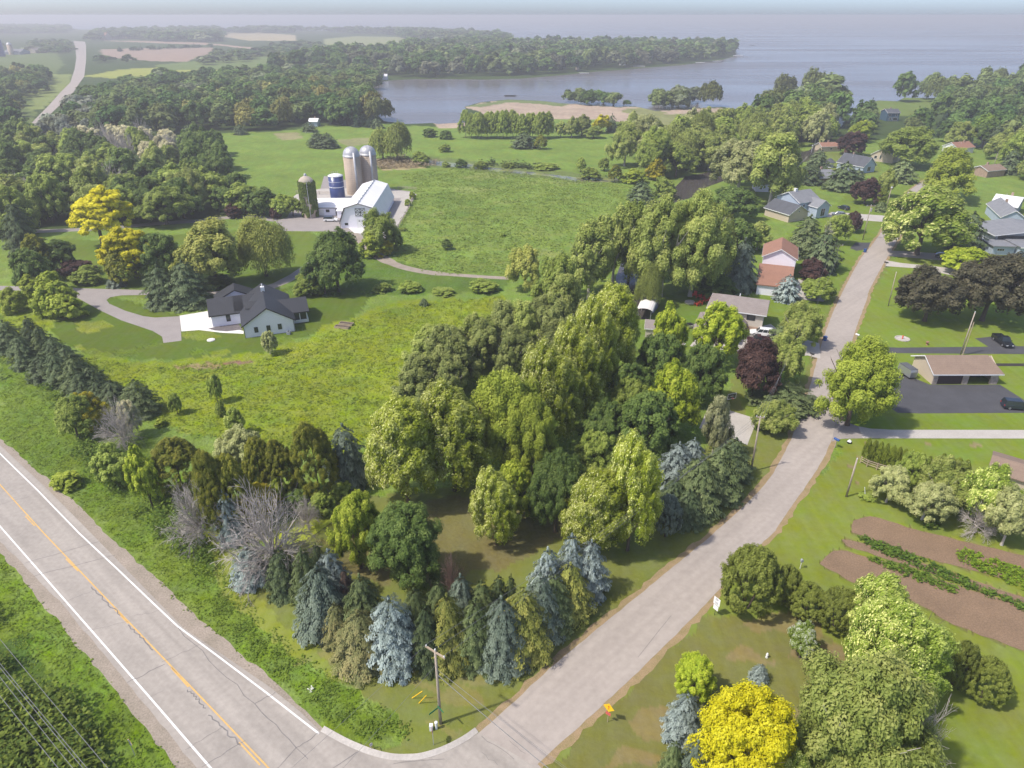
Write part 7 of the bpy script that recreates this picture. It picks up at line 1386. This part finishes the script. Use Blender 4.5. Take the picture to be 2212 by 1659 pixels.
# raised beds, garden ring, misc
for k, (a, b_) in enumerate([((722, 709), (752, 712)), ((732, 702), (760, 705))]):
    t = thing('raised_bed', ['front', 'rear'][k]+' wooden raised bed in the meadow right of the farmhouse', 'raised bed', G(*a), hd(a, b_)); Lb = (G(*b_)-G(*a)).length; mb = MB(); mb.box(0, 0, 0, Lb, .08, .5); mb.box(0, 1.2, 0, Lb, 1.28, .5); mb.box(0, .08, 0, .08, 1.2, .5); mb.box(Lb-.08, .08, 0, Lb, 1.2, .5); mb.build('frame', M['wood_pale'], t); MB().box(.08, .08, 0, Lb-.08, 1.2, .42).build('soil', M['bark'], t)
t = thing('flower_ring', 'round edged flower bed with a red hydrant on the lawn', 'flower bed', G(1949, 732)); MB().lathe([(1.6, 0), (1.6, .16), (1.35, .16), (1.3, .04), (.001, .05)], 24).build('edging', M['concrete'], t); MB().lathe([(.12, .05), (.12, .6), (.17, .62), (.13, .8), (.001, .85)], 10).build('hydrant', M['red_paint'], t)
t = thing('wheelbarrow', 'brown garden ornament on the lawn right of the flower ring', 'lawn ornament', G(2002, 745)); MB().lathe([(.25, 0), (.1, .2), (.35, .6), (.3, .8), (.001, .8)], 9).build('figure', M['red_shingle'], t)
t = thing('well_cover', 'pale disc-shaped well cover on the farmhouse lawn', 'well cover', G(456, 735)); MB().lathe([(.9, 0), (.9, .15), (.6, .3), (.001, .3)], 14).build('lid', M['concrete_white'], t)
# rail fences at the barn yard
def fence(label, pts, h=1.3, n=8, name='rail_fence', mat='wood'):
    P = [G(*p) for p in pts]; t = thing(name, label, 'fence', P[0]); o = P[0]; mb = MB()
    for a, b_ in zip(P, P[1:]):
        a = a-o; b_ = b_-o
        for z in (.45, .85, 1.2): mb.tube(a+Vector((0, 0, z)), b_+Vector((0, 0, z)), .06, .06, 4)
    mb.build('rail', M[mat], t)
    for a, b_ in zip(P, P[1:]):
        k = max(1, int((b_-a).length/4))
        for i in range(k): q = a.lerp(b_, i/k)-o; MB().tube(q, q+Vector((0, 0, h)), .09, .09, 6).build('fence_post', M[mat], t)
fence('rail fence along the back of the barn yard', [(640, 418), (690, 420), (745, 422)]); fence('rail fence behind the barn on the right', [(860, 408), (900, 411)]); fence('rail fence down the outer edge of the barn side path', [(895, 425), (880, 458), (852, 508)]); fence('dark gate fence left of the ivy silo', [(618, 451), (634, 453), (664, 454)])
fence('wire fence posts in front of the arborvitae row', [(1858, 1000), (1872, 1008), (1893, 1015), (1917, 1022), (1950, 1024)], 1.3, mat='wood_pale', name='post_fence')
# clipped hedge behind the blue-grey house
t = thing('hedge', 'long clipped hedge on the lawn left of the blue-grey house', 'hedge', G(1640, 460)); r = np.random.default_rng(3); Lh = (G(1695, 462)-G(1640, 460)).length; n = 9000; P = r.random((n, 3))*np.array([Lh, 2.2, 1.9]); k = r.integers(0, 3, n); P[k == 0, 1] = 0; P[k == 1, 2] = 1.9; N = np.zeros((n, 3)); N[k == 0, 1] = -1; N[k == 1, 2] = 1; N[k == 2] = [.3, .3, 1]; P += r.normal(size=P.shape)*.12
V_, F_, v_ = leaves(P, N+.5*rnd_dir(n, r), .4, .3+.5*r.random(n), r); me = npmesh('foliage', V_, F_, v_); link('foliage', me, t, LM['dark'])
# ---------------------------------------------------------------- uncountable ground cover
def scatter(pts, dens, rs, seed=1, keep=None):
    pg = poly(pts); r = np.random.default_rng(seed); lo, hi = pg.min(0), pg.max(0); n = int((hi-lo).prod()*dens); P = lo+(hi-lo)*r.random((n, 2)); P = P[inside(P, pg)]
    if keep: v = vnoise(P, keep[0], seed); P = P[v > keep[1]]
    return P
def tufts(name, P, h, wd, cols, label, cat, seed=1, per=6, spread=.5):
    r = np.random.default_rng(seed); n = len(P); k = np.repeat(np.arange(n), per); sc = (.5+r.random(n))[k]; a = r.random(len(k))*6.283
    c = np.column_stack([P[k], np.zeros(len(k))]); c[:, 0] += r.normal(size=len(k))*spread; c[:, 1] += r.normal(size=len(k))*spread
    hh = h*sc*(.6+.6*r.random(len(k))); c[:, 2] = hh*(.25+.65*r.random(len(k)))
    N = np.column_stack([np.cos(a)*.5, np.sin(a)*.5, .9+.5*r.random(len(k))]); ax = np.tile([0, 0, 1.], (len(k), 1))+.6*rnd_dir(len(k), r)
    f_ = r.random(len(k)); base = np.array(cols[0])*(1-f_[:, None])+np.array(cols[1])*f_[:, None]
    V_, F_, _ = leaves(c, N, wd*(.6+.8*r.random(len(k)))*np.sqrt(sc), f_, r, 1.8, ax); me = npmesh(name, V_, F_, np.repeat(base, 4, 0)); return tagp(link(name, me, None, MASS), label, cat, kind='stuff')
mead = [(0, 650), (110, 645), (130, 660), (95, 720), (130, 765), (330, 790), (560, 775), (660, 745), (740, 700), (860, 660), (1090, 640), (1060, 700), (900, 800), (840, 900), (760, 1000), (600, 960), (400, 940), (200, 860), (0, 780)]
tufts('meadow_grass', scatter(mead, 1.5, 1, 2), .20, .20, ((.15, .21, .020), (.27, .32, .032)), 'tall uneven grass of the bright meadow', 'grass', 2, 4, .35)
tufts('meadow_grass', scatter(mead, .12, 1, 5, (4., .66)), .6, .28, ((.12, .19, .02), (.19, .26, .03)), 'darker weed patches in the bright meadow', 'weeds', 3, 7, .5)
marsh = [(1000, 360), (1240, 388), (1390, 405), (1380, 440), (1290, 490), (1110, 595), (930, 588), (855, 560), (860, 500), (900, 420), (870, 375)]
tufts('marsh_grass', scatter(marsh, .35, 1, 3), .16, .4, ((.17, .25, .042), (.23, .30, .055)), 'tall marsh grass beside the barn', 'grass', 4, 6, 1.0)
verge = [[(0, 790), (150, 860), (300, 960), (420, 1075), (470, 1200), (560, 1330), (700, 1450), (850, 1545), (885, 1580), (850, 1600), (770, 1590), (690, 1550), (560, 1440), (400, 1310), (240, 1150), (0, 945)], [(0, 1200), (150, 1380), (270, 1530), (375, 1659), (450, 1750), (0, 1900), (-200, 1700), (-200, 1200)]]
tufts('verge_grass', np.vstack([scatter(v, 3.2, 1, 6+i) for i, v in enumerate(verge)]), .16, .15, ((.13, .195, .02), (.20, .27, .03)), 'rough grass on the highway verges', 'grass', 6, 4, .25)
ditch = [(440, 1190), (470, 1200), (475, 1280), (560, 1370), (680, 1460), (800, 1520), (880, 1560), (885, 1590), (840, 1605), (760, 1580), (640, 1500), (540, 1410), (440, 1300), (420, 1200)]
tufts('ditch_weeds', scatter(ditch, 5, 1, 9, (1.6, .42)), .26, .15, ((.10, .165, .02), (.18, .25, .032)), 'tall weeds in the ditch between the mown lot and the highway', 'weeds', 9, 7, .3)
th = [(-150, 1250), (30, 1370), (110, 1480), (200, 1600), (240, 1700), (-100, 1900), (-250, 1600)]
tufts('thicket', scatter(th, 1.6, 1, 12, (5., .5)), 2.4, .26, ((.06, .11, .02), (.22, .27, .04)), 'dense thicket below the power lines in the lower left corner', 'thicket', 12, 42, .75)
th2 = [(180, 950), (260, 1000), (400, 1080), (440, 1180), (470, 1240), (420, 1250), (330, 1150), (220, 1050), (150, 990)]
tufts('thicket', scatter(th2, .8, 1, 13, (3., .42)), 2.0, .24, ((.06, .12, .018), (.20, .27, .04)), 'leafy undergrowth along the highway side of the cedars', 'thicket', 13, 36, .7)
th3 = [(0, 770), (60, 800), (160, 870), (250, 950), (180, 960), (60, 860), (0, 820)]
tufts('thicket', scatter(th3, .25, 1, 14, (3., .55)), 1.3, .34, ((.06, .12, .018), (.18, .25, .04)), 'low scattered bushes between the spruce row and the highway', 'thicket', 14, 16, .6)
rough = [(600, 625), (700, 618), (1090, 622), (1100, 640), (860, 642), (700, 638)]
tufts('thicket', scatter(rough, .12, 1, 15, (5., .5)), 1.4, .5, ((.06, .12, .02), (.16, .23, .04)), 'brushy strip between the farm lawn and the dirt track', 'thicket', 15, 16, 1.)
strm = [(1040, 350), (1160, 358), (1240, 368), (1330, 372), (1330, 384), (1240, 375), (1100, 362), (1040, 358)]
tufts('thicket', scatter(strm, .12, 1, 16, (6., .45)), 1.8, .8, ((.05, .08, .02), (.13, .17, .05)), 'brush along the stream bank', 'thicket', 16, 14, 1.2)
tufts('reeds', scatter([(810, 345), (860, 338), (950, 350), (930, 362), (815, 366)], .6, 1, 17), 1.8, .5, ((.25, .2, .12), (.42, .34, .22)), 'dry tan reeds behind the twin silos', 'reeds', 17, 6, .6)
rows = [([(1845, 1165), (1870, 1160), (1935, 1185), (2000, 1210), (2090, 1255), (2212, 1305), (2300, 1335), (2300, 1352), (2212, 1322), (2100, 1275), (1990, 1230), (1920, 1203)], (.06, .11, .02), (.16, .25, .03)), ([(2070, 1195), (2090, 1190), (2212, 1232), (2400, 1290), (2400, 1330), (2212, 1275), (2120, 1235), (2070, 1208)], (.12, .2, .015), (.26, .36, .03)), ([(1870, 1205), (1900, 1208), (2000, 1240), (2060, 1270), (2060, 1282), (1990, 1258), (1900, 1222)], (.08, .14, .02), (.18, .26, .03)), ([(1995, 1130), (2030, 1128), (2025, 1142), (2000, 1142)], (.06, .12, .02), (.14, .2, .03))]
for i, (pg, a, b_) in enumerate(rows): tufts('crop_row', scatter(pg, 7, 1, 20+i), .42, .22, (a, b_), ['dark leafy row', 'bright green crop bed', 'thin green row', 'small squash patch'][i]+' in the vegetable garden', 'crops', 20+i, 7, .22)
o = tufts('wildflowers', scatter([(670, 1488), (684, 1486), (688, 1496), (672, 1498)], 8, 1, 30), .6, .16, ((.7, .7, .62), (.8, .8, .7)), 'white wildflowers in the ditch weeds', 'flowers', 30, 4, .15)
# ---------------------------------------------------------------- haze
hb = MB().box(-110000, -110000, -1, 110000, 110000, 67).build('haze', None); hb.data.materials.clear()
m = bpy.data.materials.new('haze_air'); m.use_nodes = True; nt = m.node_tree; nt.nodes.remove(nt.nodes['Principled BSDF'])
pv = nt.nodes.new('ShaderNodeVolumePrincipled'); pv.inputs['Color'].default_value = (.98, .955, .945, 1); pv.inputs['Density'].default_value = .00036; pv.inputs['Anisotropy'].default_value = .2
nt.links.new(pv.outputs[0], nt.nodes['Material Output'].inputs['Volume']); m.volume_intersection_method = 'FAST' if hasattr(m, 'volume_intersection_method') else None
hb.data.materials.append(m); hb['kind'] = 'stuff'
